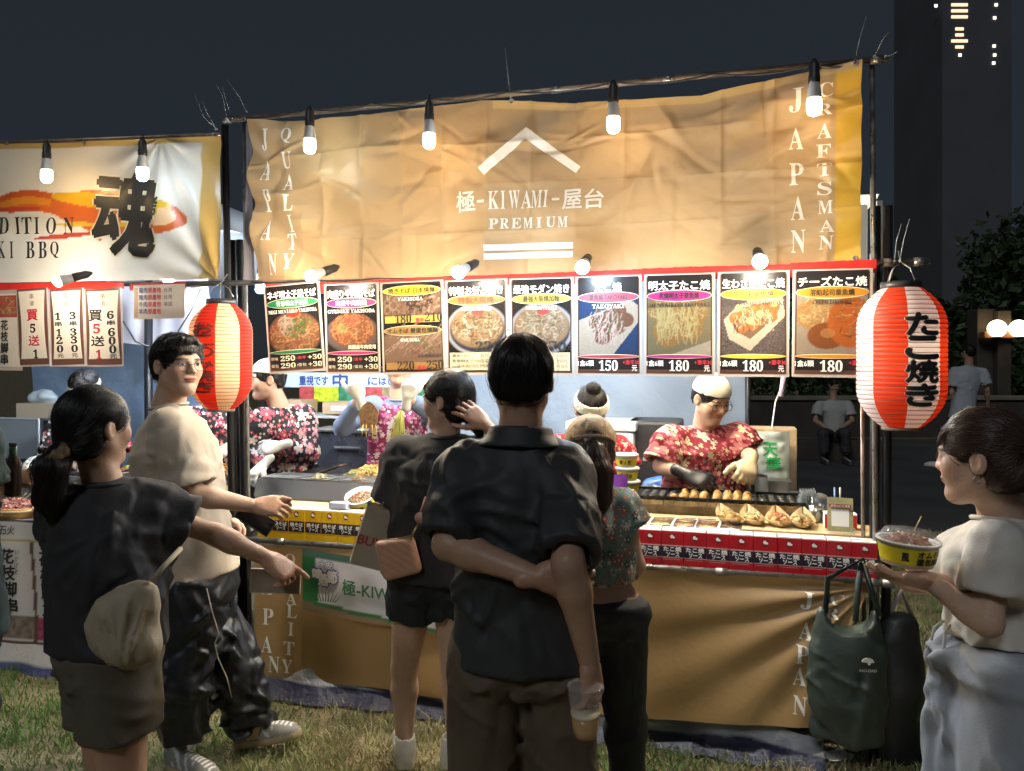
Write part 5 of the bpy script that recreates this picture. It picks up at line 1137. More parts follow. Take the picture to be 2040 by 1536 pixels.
price_sheet('price sheet with large buy five and price 600 beside the origin notice', 172, 246, 577, 731, [('買', .30, .66, .36, .14, inkk), ('5', .32, .49, .18, .12, inkr), ('送', .34, .33, .36, .13, inkk), ('1', .36, .16, .14, .11, inkr), ('6', .70, .66, .18, .10, inkk), ('串', .71, .56, .22, .06, inkk), ('6', .72, .44, .18, .10, inkk), ('0', .73, .33, .18, .10, inkk), ('0', .74, .22, .18, .10, inkk), ('元', .75, .13, .2, .05, inkk)], -.015)
t0 = sthing('menu_poster', 'dish photo sheet with squid skewer lettering at the end of the grill banner', 'poster', U(-45, 650, -.05), -.05, Z(0, 738, -.05), 'price sheets of the grill stall'); Wp = U(44, 650, -.05) - U(-45, 650, -.05)
b = BM(); b.box((Wp / 2, .001, .22), (Wp, .002, .44)); obj('sheet', b, lam, t0); b = BM(); b.quad(.01, .02, Wp - .01, .42, -.001); obj('panel', b, wpr, t0)
cvs = Cv(40, 30, (.40, .08, .06), 5); cvs.noodles(60, .6, .5, .4, .3, [(.5, .3, .14), (.4, .16, .08)], ln=9); paint('food_photo', cvs.speck(.05), Wp - .03, .12, printm, t0, (.015, -.002, .29))
VT(t0, 'lettering', '花枝脚串', Wp * .62, .28, .03, .05, .055, inkk, bold=.03, y=-.003)
os_ = sthing('origin_notice', 'white notice of meat origins with four printed rows', 'notice', U(266, 600, -.04), -.04, Z(266, 636, -.04)); OW = U(368, 600, -.04) - U(266, 600, -.04); OH = .175
b = BM(); b.box((OW / 2, .001, OH / 2), (OW, .002, OH)); obj('sheet', b, wpr, os_); b = BM(); b.quad(.004, .008, .03, OH - .012, -.001); obj('side_strip', b, M('tan print', (.45, .26, .14), .4), os_)
for i, (a, c2) in enumerate((('雞肉', '台灣'), ('豬肉', '台灣'), ('牛肉', '美國'), ('羊肉', ''))):
    z = OH - .028 - i * .036; T(os_, 'lettering', a, .062, z, .052, .028, M('navy ink', (.02, .05, .22), .5), bold=.03, y=-.002); T(os_, 'lettering', '原產地', .132, z, .080, .028, inkr, bold=.03, y=-.002)
    if c2: T(os_, 'lettering', c2, .215, z, .05, .022, inkk, y=-.002)
# left skirt of printed sheets
ls = sthing('printed_skirt', 'white printed skirt with dish names hanging from the grill counter', 'skirt', 0, 0, 0)
l0, l1 = U(-120, 1180, SV), U(462, 1180, SV)
def ls_y(x, z): return SV - .02 + .012 * np.sin(x * 14 + 3 * z) + .008 * nz(x * 5, z * 5, 0, 81) - .05 * np.clip(.74 - z, 0, 1) ** 2
V_, F_ = grid(l0, l1, .085, .745, 150, 60, ls_y); col = np.tile(np.array([.62, .60, .57]), (len(V_), 1)); x_, z_ = V_[:, 0], V_[:, 2]
edges = [U(x, 1100, SV) for x in (-90, -5, 66, 150, 240, 330, 420)]
for i, e in enumerate(edges):
    off = x_ - (e + .06 * np.sin(np.clip((.62 - z_) / .55, 0, 1) * 1.4)); col[(np.abs(off) < .012) & (z_ < .64)] = (.14, .07, .05)
    nxt = edges[i + 1] if i < 6 else 99; m = (off > .012) & (x_ - (nxt + .06 * np.sin(np.clip((.62 - z_) / .55, 0, 1) * 1.4)) < -.012) & (z_ < .24) & (z_ > .12)
    base = np.array([(.36, .14, .08), (.22, .17, .13), (.40, .06, .14), (.36, .16, .06), (.3, .2, .1), (.4, .12, .05), (.3, .1, .1)][i]); col[m] = base * (1 + .6 * nz(x_[m] * 60, z_[m] * 60, 0, 82)[:, None])
col[z_ < .115] = (.16, .06, .05); col[(z_ > .645) & (z_ < .652)] = (.5, .36, .1)
obj('cloth', mesh('cloth', V_, F_, True, col), M('skirt print', rough=.4, vc=True), ls)
lsw = lambda x, z, y: np.stack([x, ls_y(x, z) + y - .002, z], 1)
for i, (s_, e) in enumerate(zip(('雞肉串燒', '花枝脚串', '花枝魷魚', '牛舌串燒', '羊肉串燒'), edges[0:5])):
    for k, cc in enumerate(s_): T(ls, 'lettering', cc, e + .105 + .012 * k, .56 - k * .088, .085, .078, inkk, bold=.03, warp=lsw)
    VT(ls, 'small_print', 'いかげそ', e + .165, .60, .46, .022, .025, inkk, warp=lsw)
for s_, px in (('石火', 22), ('直火', 100)): T(ls, 'lettering', s_, U(px, 1065, SV), .70, .09, .05, inkk, warp=lsw)
V_, F_ = grid(U(-100, 1340), U(520, 1380), 0, .10, 80, 8, lambda x, z: -.06 - .14 * (1 - z / .1) + .03 * nz(x * 6, z * 12, 0, 45)); tag(obj('ground_tarp', mesh('ground_tarp', V_, F_, True, np.where((np.tile(np.linspace(0, 1, 9), 81) < .3)[:, None], np.array([[.05, .06, .16]]), np.array([[.40, .40, .38]]))), M('crumpled tarp', rough=.4, vc=True, bump=(30, .01)), None, S(0, 0, 0), (0, 0, -AN)), 'crumpled pale tarpaulin edge along the lawn under the printed skirt', 'tarp')
# grill counter and goods
gt = sthing('grill_table', 'long grill counter with dark iron grate top', 'table', 0, 0, 0)
b = BM(); b.box(((gU0 + gU1) / 2, .42, .715), (gU1 - gU0, .80, .04), bev=.006); obj('tabletop', b, M('grey table top', (.35, .36, .38), .5), gt)
for x in (gU0 + .6, gU1 - .1): b = BM(); b.tube([(x, .7, 0), (x, .7, .70)], .014, 8); obj('leg', b, steel, gt)
gl = sthing('charcoal_grill', 'long charcoal grill box with rows of meat skewers on the grate', 'grill', 0, 0, 0)
q0, q1 = U(-150, 930, .55), U(452, 930, .55)
b = BM(); b.box(((q0 + q1) / 2, .60, .83), (q1 - q0, .44, .19), bev=.006); obj('body', b, M('grill steel', (.20, .23, .28), .35, .8, rvar=(10, .15)), gl)
b = BM()
for k in range(70): x = q0 + (q1 - q0) * (k + .5) / 70; b.tube([(x, .39, .932), (x, .81, .932)], .003, 4)
struct(obj('grate', b, iron, gl), 'stuff')
def skewer(u, v, z, turn, cols, seed, lab, grp):
    t = sthing('meat_skewer', lab, 'skewer', u, v, z, grp, turn); b = BM(); b.tube([(0, -.13, .004), (0, .10, .004)], .002, 5); obj('stick', b, M('bamboo', (.66, .5, .26), .6), t); heap(t, 'meat', 0, .02, .0, .014, .075, .016, cols, 46, .012, seed)
for k in range(16):
    px = 15 + k * 27
    if 120 < px < 250 and k % 2: continue
    skewer(U(px, 915, .55), .60, .938, .15 * math.sin(k * 2), [(.34, .14, .07), (.45, .22, .10), (.22, .08, .05)] if k < 12 else [(.55, .28, .08), (.62, .34, .1)], k, 'browned meat skewer grilling on the iron grate', 'meat skewers on the grill')
def basket(label, px, py, v, z, r, cols, seed, n=240):
    t = sthing('wooden_tray', label, 'food tray', U(px, py, v), v, z); b = BM(); b.lathe([(1e-4, 0), (r * .92, 0), (r, .055), (r - .004, .057), (r * .9, .006), (1e-4, .006)], 32, squash=.62); obj('tray', b, M('amber wood tray', (.55, .30, .08), .45, var=(10, .12)), t); b = BM(); b.lathe([(r + .001, .035), (r + .003, .036), (r + .003, .044), (r + .001, .045)], 32, squash=.62); obj('hoop', b, M('pale hoop', (.6, .5, .35), .5), t); heap(t, 'meat', 0, 0, .05, r * .8, r * .5, .035, cols, n, .02, seed)
    b = BM()
    for k in range(7): b.tube([(.02 * k - .06, .03, .07), (.03 * k - .02, -.03 + .01 * k, .13)], .0025, 5)
    struct(obj('sticks', b, M('bamboo', (.66, .5, .26), .6), t), 'stuff')
basket('amber wooden tray heaped with raw meat skewers on the grill counter', 22, 1030, .12, .738, .20, [(.42, .14, .10), (.5, .24, .18), (.3, .09, .07)], 31)
basket('second wooden tray of sliced meat half hidden by the pointing person', 110, 1030, .15, .738, .13, [(.5, .26, .16), (.4, .18, .10)], 32, 150)
t = sthing('acrylic_screen', 'clear acrylic splash screen standing on the grill', 'screen', U(30, 850, .95), .95, .93); b = BM(); b.box((0, 0, .14), (.42, .006, .28)); obj('pane', b, glassy('clear screen', (.75, .85, .95), .08, .7), t); b = BM(); b.box((0, 0, .285), (.43, .012, .01)); b.box((.213, 0, .14), (.01, .012, .28)); obj('edge', b, M('pale edge', (.6, .68, .75), .3), t)
t = sthing('steel_canister', 'dull steel gas stove body with printed emblem behind the grill', 'stove', U(90, 860, 1.05), 1.05, .90); b = BM(); b.box((0, .1, .15), (.15, .16, .32), bev=.01); obj('body', b, M('dull steel', (.34, .36, .40), .4, .8, rvar=(9, .12)), t); b = BM(); b.box((0, .018, .27), (.07, .003, .05)); obj('vent', b, blackp, t); T(t, 'emblem', '火', 0, .16, .05, .06, inkw, y=.016)
t = sthing('utensil_pot', 'white utensil pot with wooden spatula beside the grill', 'pot', U(113, 905, .85), .85, .93); b = BM(); b.lathe([(1e-4, 0), (.045, 0), (.047, .10), (.043, .10), (.041, .004), (1e-4, .004)], 24); obj('pot', b, white_p, t); b = BM(); b.tube([(-.01, 0, .02), (.02, 0, .16)], .008, 6); b.box((.024, 0, .18), (.04, .008, .06), bev=.003); obj('spatula', b, wood, t)
t = sthing('cardboard_box', 'open cardboard box with clear bag behind the acrylic screen', 'box', U(75, 790, 1.7), 1.7, 1.15); b = BM(); b.box((0, .12, .06), (.46, .24, .12), bev=.004); obj('body', b, M('pale cardboard', (.6, .5, .36), .8), t); b = BM(); b.box((0, .12, -.575), (.6, .4, 1.13)); obj('stand', b, blackp, t)
t = sthing('clear_bag', 'clear plastic bag bulging out of the cardboard box', 'bag', U(80, 760, 1.75), 1.78, 1.272)
bm = bmesh.new(); bmesh.ops.create_icosphere(bm, subdivisions=4, radius=.12); P = np.array([v.co[:] for v in bm.verts]); bm.verts.index_update(); Fc = np.array([[v.index for v in f.verts] for f in bm.faces]); bm.free()
P = P * (1 + .25 * nz(P[:, 0] * 14, P[:, 1] * 14, P[:, 2] * 14, 8))[:, None] * [1, .7, .55]; obj('film', mesh('film', P + [0, 0, .05], Fc), M('clear film', (.55, .64, .72), .2), t)
for i, (px, lab) in enumerate(((262, 'slanted white price card beside the grill under the man in beige'), (455, 'slanted yellow price card against the dark post'))):
    t = sthing('price_card', lab, 'card', U(px, 985, .2), .2, .738, None, .5); b = BM(); b.box((0, 0, .11), (.13, .004, .22), Matrix.Rotation(-.35, 3, 'X')); obj('card', b, paper if i == 0 else M('yellow card', (.6, .5, .15), .5), t)
    for k in range(2): T(t, 'lettering', '雞腿串', -.03 + .05 * k, .12, .03, .15, inkk, y=-.02, rot=0)
t = sthing('greens_tray', 'yellow green tray of skewered chicken behind the man in beige', 'food tray', U(260, 905, .6), .72, .94); b = BM(); b.box((0, 0, .01), (.22, .12, .02), bev=.004); obj('tray', b, M('lime tray', (.45, .5, .04), .4), t); heap(t, 'chicken', 0, 0, .02, .1, .05, .03, [(.6, .34, .1), (.5, .24, .07)], 120, .016, 51)
t = sthing('chicken_tray', 'tray of glazed golden chicken beside the dark posts', 'food tray', U(445, 935, .6), .60, .94); b = BM(); b.box((0, 0, .01), (.22, .14, .02), bev=.004); obj('tray', b, stainless, t); heap(t, 'chicken', 0, 0, .02, .1, .06, .04, [(.6, .30, .08), (.5, .20, .05), (.66, .42, .16)], 160, .018, 52)
# ------------------------------------------------------------------ implicit surfaces for figures
class SDF:
    def __init__(s, vox): s.vox = vox; s.p = []; s.disp = None
    def cone(s, a, b, ra, rb, k=.02, op=1): s.p.append(('cone', np.array(a, float), np.array(b, float), ra, rb, k, op)); return s
    def ell(s, c, r, R=None, k=.02, op=1): s.p.append(('ell', np.array(c, float), np.array(r, float), np.eye(3) if R is None else np.array(R, float), 0, k, op)); return s
    def loft(s, a, b, st, X, k=.02, op=1, rnd=.0): s.p.append(('loft', np.array(a, float), np.array(b, float), (np.array(st, float), np.array(X, float)), rnd, k, op)); return s
    def box(s, c, h, R=None, rnd=.005, k=.01, op=1): s.p.append(('box', np.array(c, float), np.array(h, float), np.eye(3) if R is None else np.array(R, float), rnd, k, op)); return s
    def bounds(s, p):
        t = p[0]
        if t == 'cone': r = max(p[3], p[4]); return np.minimum(p[1], p[2]) - r, np.maximum(p[1], p[2]) + r
        if t == 'ell': r = np.max(p[2]); return p[1] - r, p[1] + r
        if t == 'box': r = np.linalg.norm(p[2]); return p[1] - r, p[1] + r
        st = p[3][0]; d = p[2] - p[1]; r = st[:, 1:3].max(); e0 = p[1] + d * st[0, 0]; e1 = p[1] + d * st[-1, 0]; return np.minimum(e0, e1) - r, np.maximum(e0, e1) + r
    def ev(s, p, Q):
        t = p[0]
        if t == 'cone':
            a, b, ra, rb = p[1:5]; d = b - a; L2 = d @ d + 1e-12; h = np.clip(((Q - a) @ d) / L2, 0, 1); return np.linalg.norm(Q - a - h[..., None] * d, axis=-1) - (ra + (rb - ra) * h)
        if t == 'ell': q = (Q - p[1]) @ p[3]; k0 = np.linalg.norm(q / p[2], axis=-1); k1 = np.linalg.norm(q / p[2] ** 2, axis=-1); return k0 * (k0 - 1) / np.maximum(k1, 1e-9)
        if t == 'box': q = np.abs((Q - p[1]) @ p[3]) - (p[2] - p[4]); return np.linalg.norm(np.maximum(q, 0), axis=-1) + np.minimum(q.max(-1), 0) - p[4]
        a, b = p[1], p[2]; st, X = p[3]; d = b - a; L = np.linalg.norm(d); d = d / L; X = X - d * (X @ d); X = X / np.linalg.norm(X); Yv = np.cross(d, X)
        q = Q - a; tt = (q @ d) / L; rx = np.interp(tt, st[:, 0], st[:, 1]); ry = np.interp(tt, st[:, 0], st[:, 2]); x = q @ X; y = q @ Yv
        if st.shape[1] > 3: x = x - np.interp(tt, st[:, 0], st[:, 3]); y = y - np.interp(tt, st[:, 0], st[:, 4])
        k0 = np.sqrt((x / rx) ** 2 + (y / ry) ** 2) + 1e-9; k1 = np.sqrt((x / rx ** 2) ** 2 + (y / ry ** 2) ** 2) + 1e-9
        rad = k0 * (k0 - 1) / k1; ax = np.maximum(st[0, 0] - tt, tt - st[-1, 0]) * L; r = p[4]
        if r > 0: u = np.maximum(rad + r, 0); w = np.maximum(ax + r, 0); return np.sqrt(u * u + w * w) + np.minimum(np.maximum(rad + r, ax + r), 0) - r
        return np.maximum(rad, ax)
    def build(s):
        v = s.vox; bs = [s.bounds(p) for p in s.p if p[6] > 0]
        lo = np.min([b[0] for b in bs], 0) - 4 * v; hi = np.max([b[1] for b in bs], 0) + 4 * v; n = np.ceil((hi - lo) / v).astype(int) + 1
        ax = [lo[i] + v * np.arange(n[i]) for i in range(3)]; D = np.full(n, 1.0)
        for ph, p in [(0, q) for q in s.p if q[6] != -2] + [(1, None)] + [(2, q) for q in s.p if q[6] == -2]:
            if ph == 1:
                if s.disp is not None: I = np.argwhere(np.abs(D) < .035); Q = lo + I * v; D[I[:, 0], I[:, 1], I[:, 2]] += s.disp(Q)
                continue
            b0, b1 = s.bounds(p); m = p[5] + 3 * v
            i0 = np.clip(np.floor((b0 - m - lo) / v).astype(int), 0, n); i1 = np.clip(np.ceil((b1 + m - lo) / v).astype(int) + 1, 0, n)
            if np.any(i1 <= i0): continue
            sl = tuple(slice(i0[i], i1[i]) for i in range(3)); Q = np.stack(np.meshgrid(*[ax[i][sl[i]] for i in range(3)], indexing='ij'), -1); d = s.ev(p, Q); A = D[sl]; k = max(p[5], 1e-5)
            if p[6] > 0: h = np.clip(.5 + .5 * (A - d) / k, 0, 1); D[sl] = A * (1 - h) + d * h - k * h * (1 - h)
            else: h = np.clip(.5 - .5 * (A + d) / k, 0, 1); D[sl] = A * (1 - h) - d * h + k * h * (1 - h)
        return nets(D, lo, v)
def nets(D, lo, v):
    neg = D < 0; n = D.shape
    cs = [(i, j, k) for i in (0, 1) for j in (0, 1) for k in (0, 1)]
    cnt = sum(neg[i:n[0] - 1 + i, j:n[1] - 1 + j, k:n[2] - 1 + k].astype(np.int8) for i, j, k in cs)
    I = np.argwhere((cnt > 0) & (cnt < 8)); idx = np.full((n[0] - 1, n[1] - 1, n[2] - 1), -1, np.int64); idx[I[:, 0], I[:, 1], I[:, 2]] = np.arange(len(I))
    val = {c: D[I[:, 0] + c[0], I[:, 1] + c[1], I[:, 2] + c[2]] for c in cs}; acc = np.zeros((len(I), 3)); num = np.zeros(len(I))
    for a in cs:
        for axn in range(3):
            if a[axn]: continue
            b = list(a); b[axn] = 1; b = tuple(b); va, vb = val[a], val[b]; x = (va < 0) != (vb < 0); t = np.where(x, va / np.where(x, va - vb, 1), 0)
            p = np.tile(np.array(a, float), (len(I), 1)); p[:, axn] += t; acc += p * x[:, None]; num += x
    V = lo + (I + acc / num[:, None]) * v; Fs = []
    for axn in range(3):
        o1, o2 = [(1, 2), (2, 0), (0, 1)][axn]; sl0 = [slice(None)] * 3; sl1 = [slice(None)] * 3; sl0[axn] = slice(0, -1); sl1[axn] = slice(1, None); a, b = neg[tuple(sl0)], neg[tuple(sl1)]
        E = np.argwhere(a != b); E = E[(E[:, o1] > 0) & (E[:, o2] > 0) & (E[:, o1] < n[o1] - 1) & (E[:, o2] < n[o2] - 1)]
        q = []
        for d1, d2 in ((-1, -1), (0, -1), (0, 0), (-1, 0)): c = E.copy(); c[:, o1] += d1; c[:, o2] += d2; q.append(idx[c[:, 0], c[:, 1], c[:, 2]])
        q = np.stack(q, 1); fl = ~a[E[:, 0], E[:, 1], E[:, 2]]; q[fl] = q[fl][:, ::-1]; Fs.append(q)
    return V, np.concatenate(Fs)
def folds(amp, fr, seed, st=(1, 1, .25), sharp=.5):
    def f(Q):
        x, y, z = Q[:, 0] * st[0] * fr, Q[:, 1] * st[1] * fr, Q[:, 2] * st[2] * fr; w = nz(x * .6, y * .6, z * .8, seed + 5) * 1.3
        a = nz(x + w, y + w * .5, z + w, seed); b = nz(x * 2.3 + w * 2, y * 2.3, z * 2.3 - w, seed + 1)
        return amp * (sharp * (2.0 * np.abs(a) - .65) - (1 - sharp) * a + .28 * b)
    return f
def with_creases(base, cs):
    """cloth relief: soft base folds plus finite ridges and valleys (centre, direction, normal, half length, width, height)"""
    def f(Q):
        D = base(Q)
        for c, d, n, ln, w, a in cs:
            q = Q - c; m = np.abs(q).max(1) < ln * 2 + w * 2
            if not m.any(): continue
            q = q[m]; s_ = np.cross(d, n); al = q @ d; pr = q @ s_ + .10 * w * 4 * np.sin(al / ln * 2.2); k = np.maximum(0, 1 - np.abs(pr) / w)
            D[m] -= a * k ** 1.25 * np.exp(-(al / ln) ** 2) * (np.abs(q @ n) < .07)
        return D
    return f
def tube_creases(A, B, X, rx, ry, n, rg, amp, diag, tlo=0.0, thi=1.0):
    """random creases round a limb or trunk from A to B"""
    d0 = B - A; L = np.linalg.norm(d0); d0 = d0 / L; X = nrm(X - d0 * (X @ d0)); Yv = np.cross(d0, X); out = []
    for _ in range(n):
        t = tlo + (thi - tlo) * rg.random(); th = rg.random() * 6.283; nn = nrm(X * math.cos(th) / rx + Yv * math.sin(th) / ry); c = A + d0 * L * t + X * math.cos(th) * rx + Yv * math.sin(th) * ry; tg = np.cross(d0, nn)
        ph = rg.normal() * .35 if rg.random() > diag else rg.choice([-1, 1]) * (.75 + .5 * rg.random()); d = nrm(d0 * math.cos(ph) + tg * math.sin(ph)); big = rg.random() < .35
        out.append((c, d, nrm(nn - d * (nn @ d)), (.10 + .12 * rg.random()) if big else (.04 + .07 * rg.random()), (.026 + .016 * rg.random()) if big else (.015 + .012 * rg.random()), amp * (.6 + .8 * rg.random()) * rg.choice([-1, 1, 1])))
    return out
V3 = lambda p: np.array(p[:], float)
def nrm(v): v = np.array(v, float); return v / np.linalg.norm(v)
def frame_of(f, up=(0, 0, 1)):
    f = nrm(f); up = np.array(up, float); x = nrm(np.cross(f, up)); u = np.cross(x, f); return np.stack([x, f, u], 1)   # columns right, forward, up

# ---- heads
def head_sdf(vox, face=True, fem=False, nb=None, nr=.056):
    h = SDF(vox)
    h.ell((0, -.015, .028), (.076, .094, .087)); h.ell((0, .022, -.035), (.060, .064, .078), k=.03)
    for s in (-1, 1):
        h.cone((s * .047, .0, -.052), (s * .012, .050, -.093), .020 if fem else .023, .018 if fem else .021, k=.03); h.ell((s * .036, .056, -.022), (.025, .022, .028), k=.03)
    h.ell((0, .064, -.096), (.020, .018, .018), k=.022)
    if face:
        h.cone((-.030, .073, .020), (.030, .073, .020), .013, .013, k=.02)
        for s in (-1, 1): h.ell((s * .031, .094, .003), (.019, .012, .009), k=.012, op=-1)
        for s in (-1, 1): h.ell((s * .031, .0705, .003), (.0150, .0142, .0135), k=.004)
        h.cone((0, .081, .012), (0, .093 if fem else .098, -.020), .0070, .0105 if fem else .0118, k=.014)
        for s in (-1, 1): h.ell((s * .011, .089, -.025), (.0085, .010, .0080), k=.008)
        h.ell((0, .082, -.0515), (.023, .0105, .0055), k=.006); h.ell((0, .080, -.0605), (.019, .0105, .0065), k=.006)
    for s in (-1, 1):
        R = np.array(Matrix.Rotation(s * .25, 3, 'Z')); h.ell((s * .0795, -.012, -.004), (.0095, .020, .031), R, k=.008); h.ell((s * .088, -.006, -.002), (.006, .010, .018), R, k=.006, op=-1)
    if nb is not None: h.cone((0, -.022, -.035), nb, nr * .93, nr * 1.08, k=.022)
    return h
def head_cols(V, skin, lip=(.42, .13, .11), brow=(.03, .022, .018), fem=False):
    skin = np.array(skin); c = np.tile(skin, (len(V), 1)); x, y, z = V.T; ax_ = np.abs(x)
    def mixc(m, col, a): c[m] = c[m] * (1 - a) + np.array(col) * a
    mixc((((ax_ - .04) / .028) ** 2 + ((z + .022) / .024) ** 2 < 1) & (y > .03), skin * np.array([1.08, .86, .84]), .6)
    mixc((y > .072) & ((x / .024) ** 2 + ((z + .0560) / .0105) ** 2 < 1), lip, .65); mixc((y > .07) & (ax_ < .022) & (np.abs(z + .0560) < .0014), np.array(lip) * .3, .8)
    mixc((y > .05) & (ax_ > .013) & (ax_ < .052) & (np.abs(z - (.0235 - 5 * (ax_ - .033) ** 2)) < (.0030 if fem else .0042)), brow, .85)
    e = ((ax_ - .031) / .0150) ** 2 + ((z - .0025) / .0052) ** 2; m = (e < 1) & (y > .06); mixc(m, (.46, .42, .38), 1); mixc(m & (((ax_ - .031) / .0058) ** 2 + ((z - .003) / .0062) ** 2 < 1), (.02, .014, .012), 1)
    mixc((y > .06) & (np.abs(ax_ - .031) < .0165) & (np.abs(z - (.0078 - 8 * (ax_ - .031) ** 2)) < .0019), (.03, .02, .018), .9)
    mixc((y > .085) & ((ax_ - .007) ** 2 + (z + .0315) ** 2 < .0028 ** 2), skin * .25, .8)
    return c
def hair_sdf(style, vox=.0045):
    h = SDF(vox)
    if style in ('short', 'fringe', 'crop'):
        q_ = .95 if style == 'crop' else 1.0; h.ell((0, -.018, .034), (.087 * q_, .104 * q_, .096 * q_)); h.ell((0, -.045, -.010), (.076 * q_, .062, .075), k=.03)
        h.ell((0, .118, -.050), (.088, .092, .100), k=.02, op=-1); h.box((0, .03, -.09), (.12, .085, .075), rnd=.02, k=.02, op=-1); h.box((0, -.05, -.13), (.15, .15, .062 if style != 'crop' else .075), rnd=.02, k=.03, op=-1)
        if style == 'fringe':
            for (x, y, z, r) in ((-.052, .045, .078, .026), (-.022, .060, .096, .026), (.020, .060, .098, .024), (.054, .044, .080, .027), (.070, .020, .055, .022), (-.070, .018, .052, .022)): h.ell((x, y, z), (r, r * .8, r * .75), k=.018)
        for s_ in (-1, 1): h.ell((s_ * .090, -.006, -.014), (.024, .030, .042), k=.006, op=-2)
        h.disp = folds(.007 if style != 'crop' else .005, 38, 3, (1, 1, .55))
    elif style in ('bun', 'tail', 'long', 'updo'):
        h.ell((0, -.016, .033), (.086, .103, .094)); h.ell((0, -.05, -.03), (.074, .062, .075), k=.03)
        h.ell((0, .128, -.060), (.084, .086, .108), k=.016, op=-1); h.box((0, .045, -.10), (.12, .060, .09), rnd=.02, k=.02, op=-1); h.box((0, -.02, -.16), (.15, .15, .075), rnd=.02, k=.025, op=-1)
        if style == 'updo': h.ell((0, -.02, .135), (.036, .036, .028), k=.008)
        for s_ in (-1, 1): h.ell((s_ * .090, -.002, -.016), (.022, .026, .038), k=.006, op=-2)
        h.disp = folds(.0035, 40, 5, (1.0, .25, .6))
    return h
hairm = M('black hair', (.012, .010, .010), .42, bump=(160, .0016, (1, 1, .12)), spec=.22); hairb = M('brown hair', (.050, .026, .018), .36, bump=(160, .0012, (1, 1, .12)), spec=.6)
strm = M('black hair strands', (.014, .012, .012), .36, spec=.35); strb = M('brown hair strands', (.06, .032, .022), .36, spec=.4)
def strands(V, Fs, field, n, seg, step, seed, lift=.0018, rad=.0009, keep=None):
    rg = np.random.default_rng(seed); N = np.zeros_like(V); a, b, c = V[Fs[:, 0]], V[Fs[:, 1]], V[Fs[:, 2]]; fn = np.cross(b - a, c - a)
    for k in range(4): np.add.at(N, Fs[:, k], fn)
    N /= np.linalg.norm(N, axis=1)[:, None] + 1e-12
    kd = kdtree.KDTree(len(V)); [kd.insert(p, i) for i, p in enumerate(V.tolist())]; kd.balance()
    ids = np.arange(len(V)) if keep is None else np.where(keep(V))[0]
    out = []; fc = []
    for _ in range(n):
        i = int(rg.choice(ids)); p = V[i].copy(); jit = rg.normal(size=3) * .22; up = lift * (.4 + rg.random() * 1.4) * (3.2 if rg.random() < .07 else 1); pts = []
        for k in range(seg):
            _, i, _ = kd.find(p.tolist()); nn = N[i]; p = V[i] * .55 + p * .45; d = field(p) + jit; d = d - nn * (d @ nn); d /= np.linalg.norm(d) + 1e-9; pts.append(p + nn * up); p = p + d * step * (.8 + .4 * rg.random())
        pts = np.array(pts); base = len(out)
        for k, q in enumerate(pts):
            _, i, _ = kd.find(q.tolist()); nn = N[i]; d = pts[min(k + 1, seg - 1)] - pts[max(k - 1, 0)]; sd = np.cross(d, nn); sd /= np.linalg.norm(sd) + 1e-9; r = rad * (1 - .75 * k / seg)
            out += [q - sd * r, q + sd * r, q + nn * r]
        for k in range(seg - 1):
            o = base + k * 3
            fc += [(o, o + 3, o + 5, o + 2), (o + 2, o + 5, o + 4, o + 1)]
    return np.array(out), np.array(fc)

def bangs(root, off, R, hc, s, mat, n=90, zend=.022, sweep=.0, xr=.058, seed=0):
    rg = np.random.default_rng(seed); b = BM()
    for _ in range(n):
        x = (rg.random() * 2 - 1) * xr; e = zend + .018 * rg.random() + .25 * abs(x); dx = sweep * (.5 + rg.random()) + rg.normal() * .004; y = .0905 - 6.0 * x * x + .003 * rg.random()
        P = [(x * .9, .046 - 5 * x * x, .104 - 5 * x * x), (x, y - .021, .083 - 3 * x * x), (x + dx * .5, y - .006, (.080 + e) / 2), (x + dx, y + .001 - .004 * rg.random(), e)]
        b.tube([Vector(tuple(place(np.array([p]), R, hc - off, s)[0])) for p in P], [.0016, .0015, .0012, .0005], 3, cap=False)
    return struct(obj('fringe', b, mat, root), 'stuff')
# ---- hands (local: fingers +y, back of hand +z, thumb on side m)
def hand_mesh(curl, m=1, spread=.10, thumb=(.7, .65, -.25), infl=0.0, vox=.0035, sc=1.0, tcurl=.5):
    h = SDF(vox); h.ell((0, .048, 0), (.040 + infl, .052 + infl, .0150 + infl), k=.012)
    h.cone((0, -.035 - infl * 6, 0), (0, .012, 0), .0235 + infl * 1.5, .024 + infl, k=.02)
    xs = (.029, .0095, -.0100, -.0285); ls = (.070, .078, .072, .057); seg = (.45, .31, .26)
    for i in range(4):
        b = np.array([xs[i] * m, .086 - .006 * abs(i - 1.2), .002]); h.cone((xs[i] * m * .6, .02, 0), b, .012 + infl, .0115 + infl, k=.014)
        a = 0.0; sp_ = spread * (1.2 - i * .8) * m; p = b; cu = curl[i] if not np.isscalar(curl[i]) else (curl[i],) * 3; r = .0098 + infl
        for j in range(3):
            a += cu[j]; d = np.array([math.sin(sp_), math.cos(sp_) * math.cos(a), -math.sin(a)]); q = p + d * ls[i] * seg[j]; h.cone(p, q, r, r * .90, k=.004); p = q; r *= .90
    t = nrm((thumb[0] * m, thumb[1], thumb[2])); p = np.array([.022 * m, .022, -.006]); r = .0135 + infl
    for j, l in enumerate((.046, .034, .028)):
        q = p + t * l; h.cone(p, q, r, r * .88, k=.006 if j else .015); p = q; r *= .86; t = nrm(t + np.array([-.35 * m * tcurl, .45 * tcurl, -.15]))
    V, Fs = h.build(); return V * sc, Fs
def place(V, R, o, s=1.0): return (V * s) @ np.asarray(R).T + np.asarray(o)
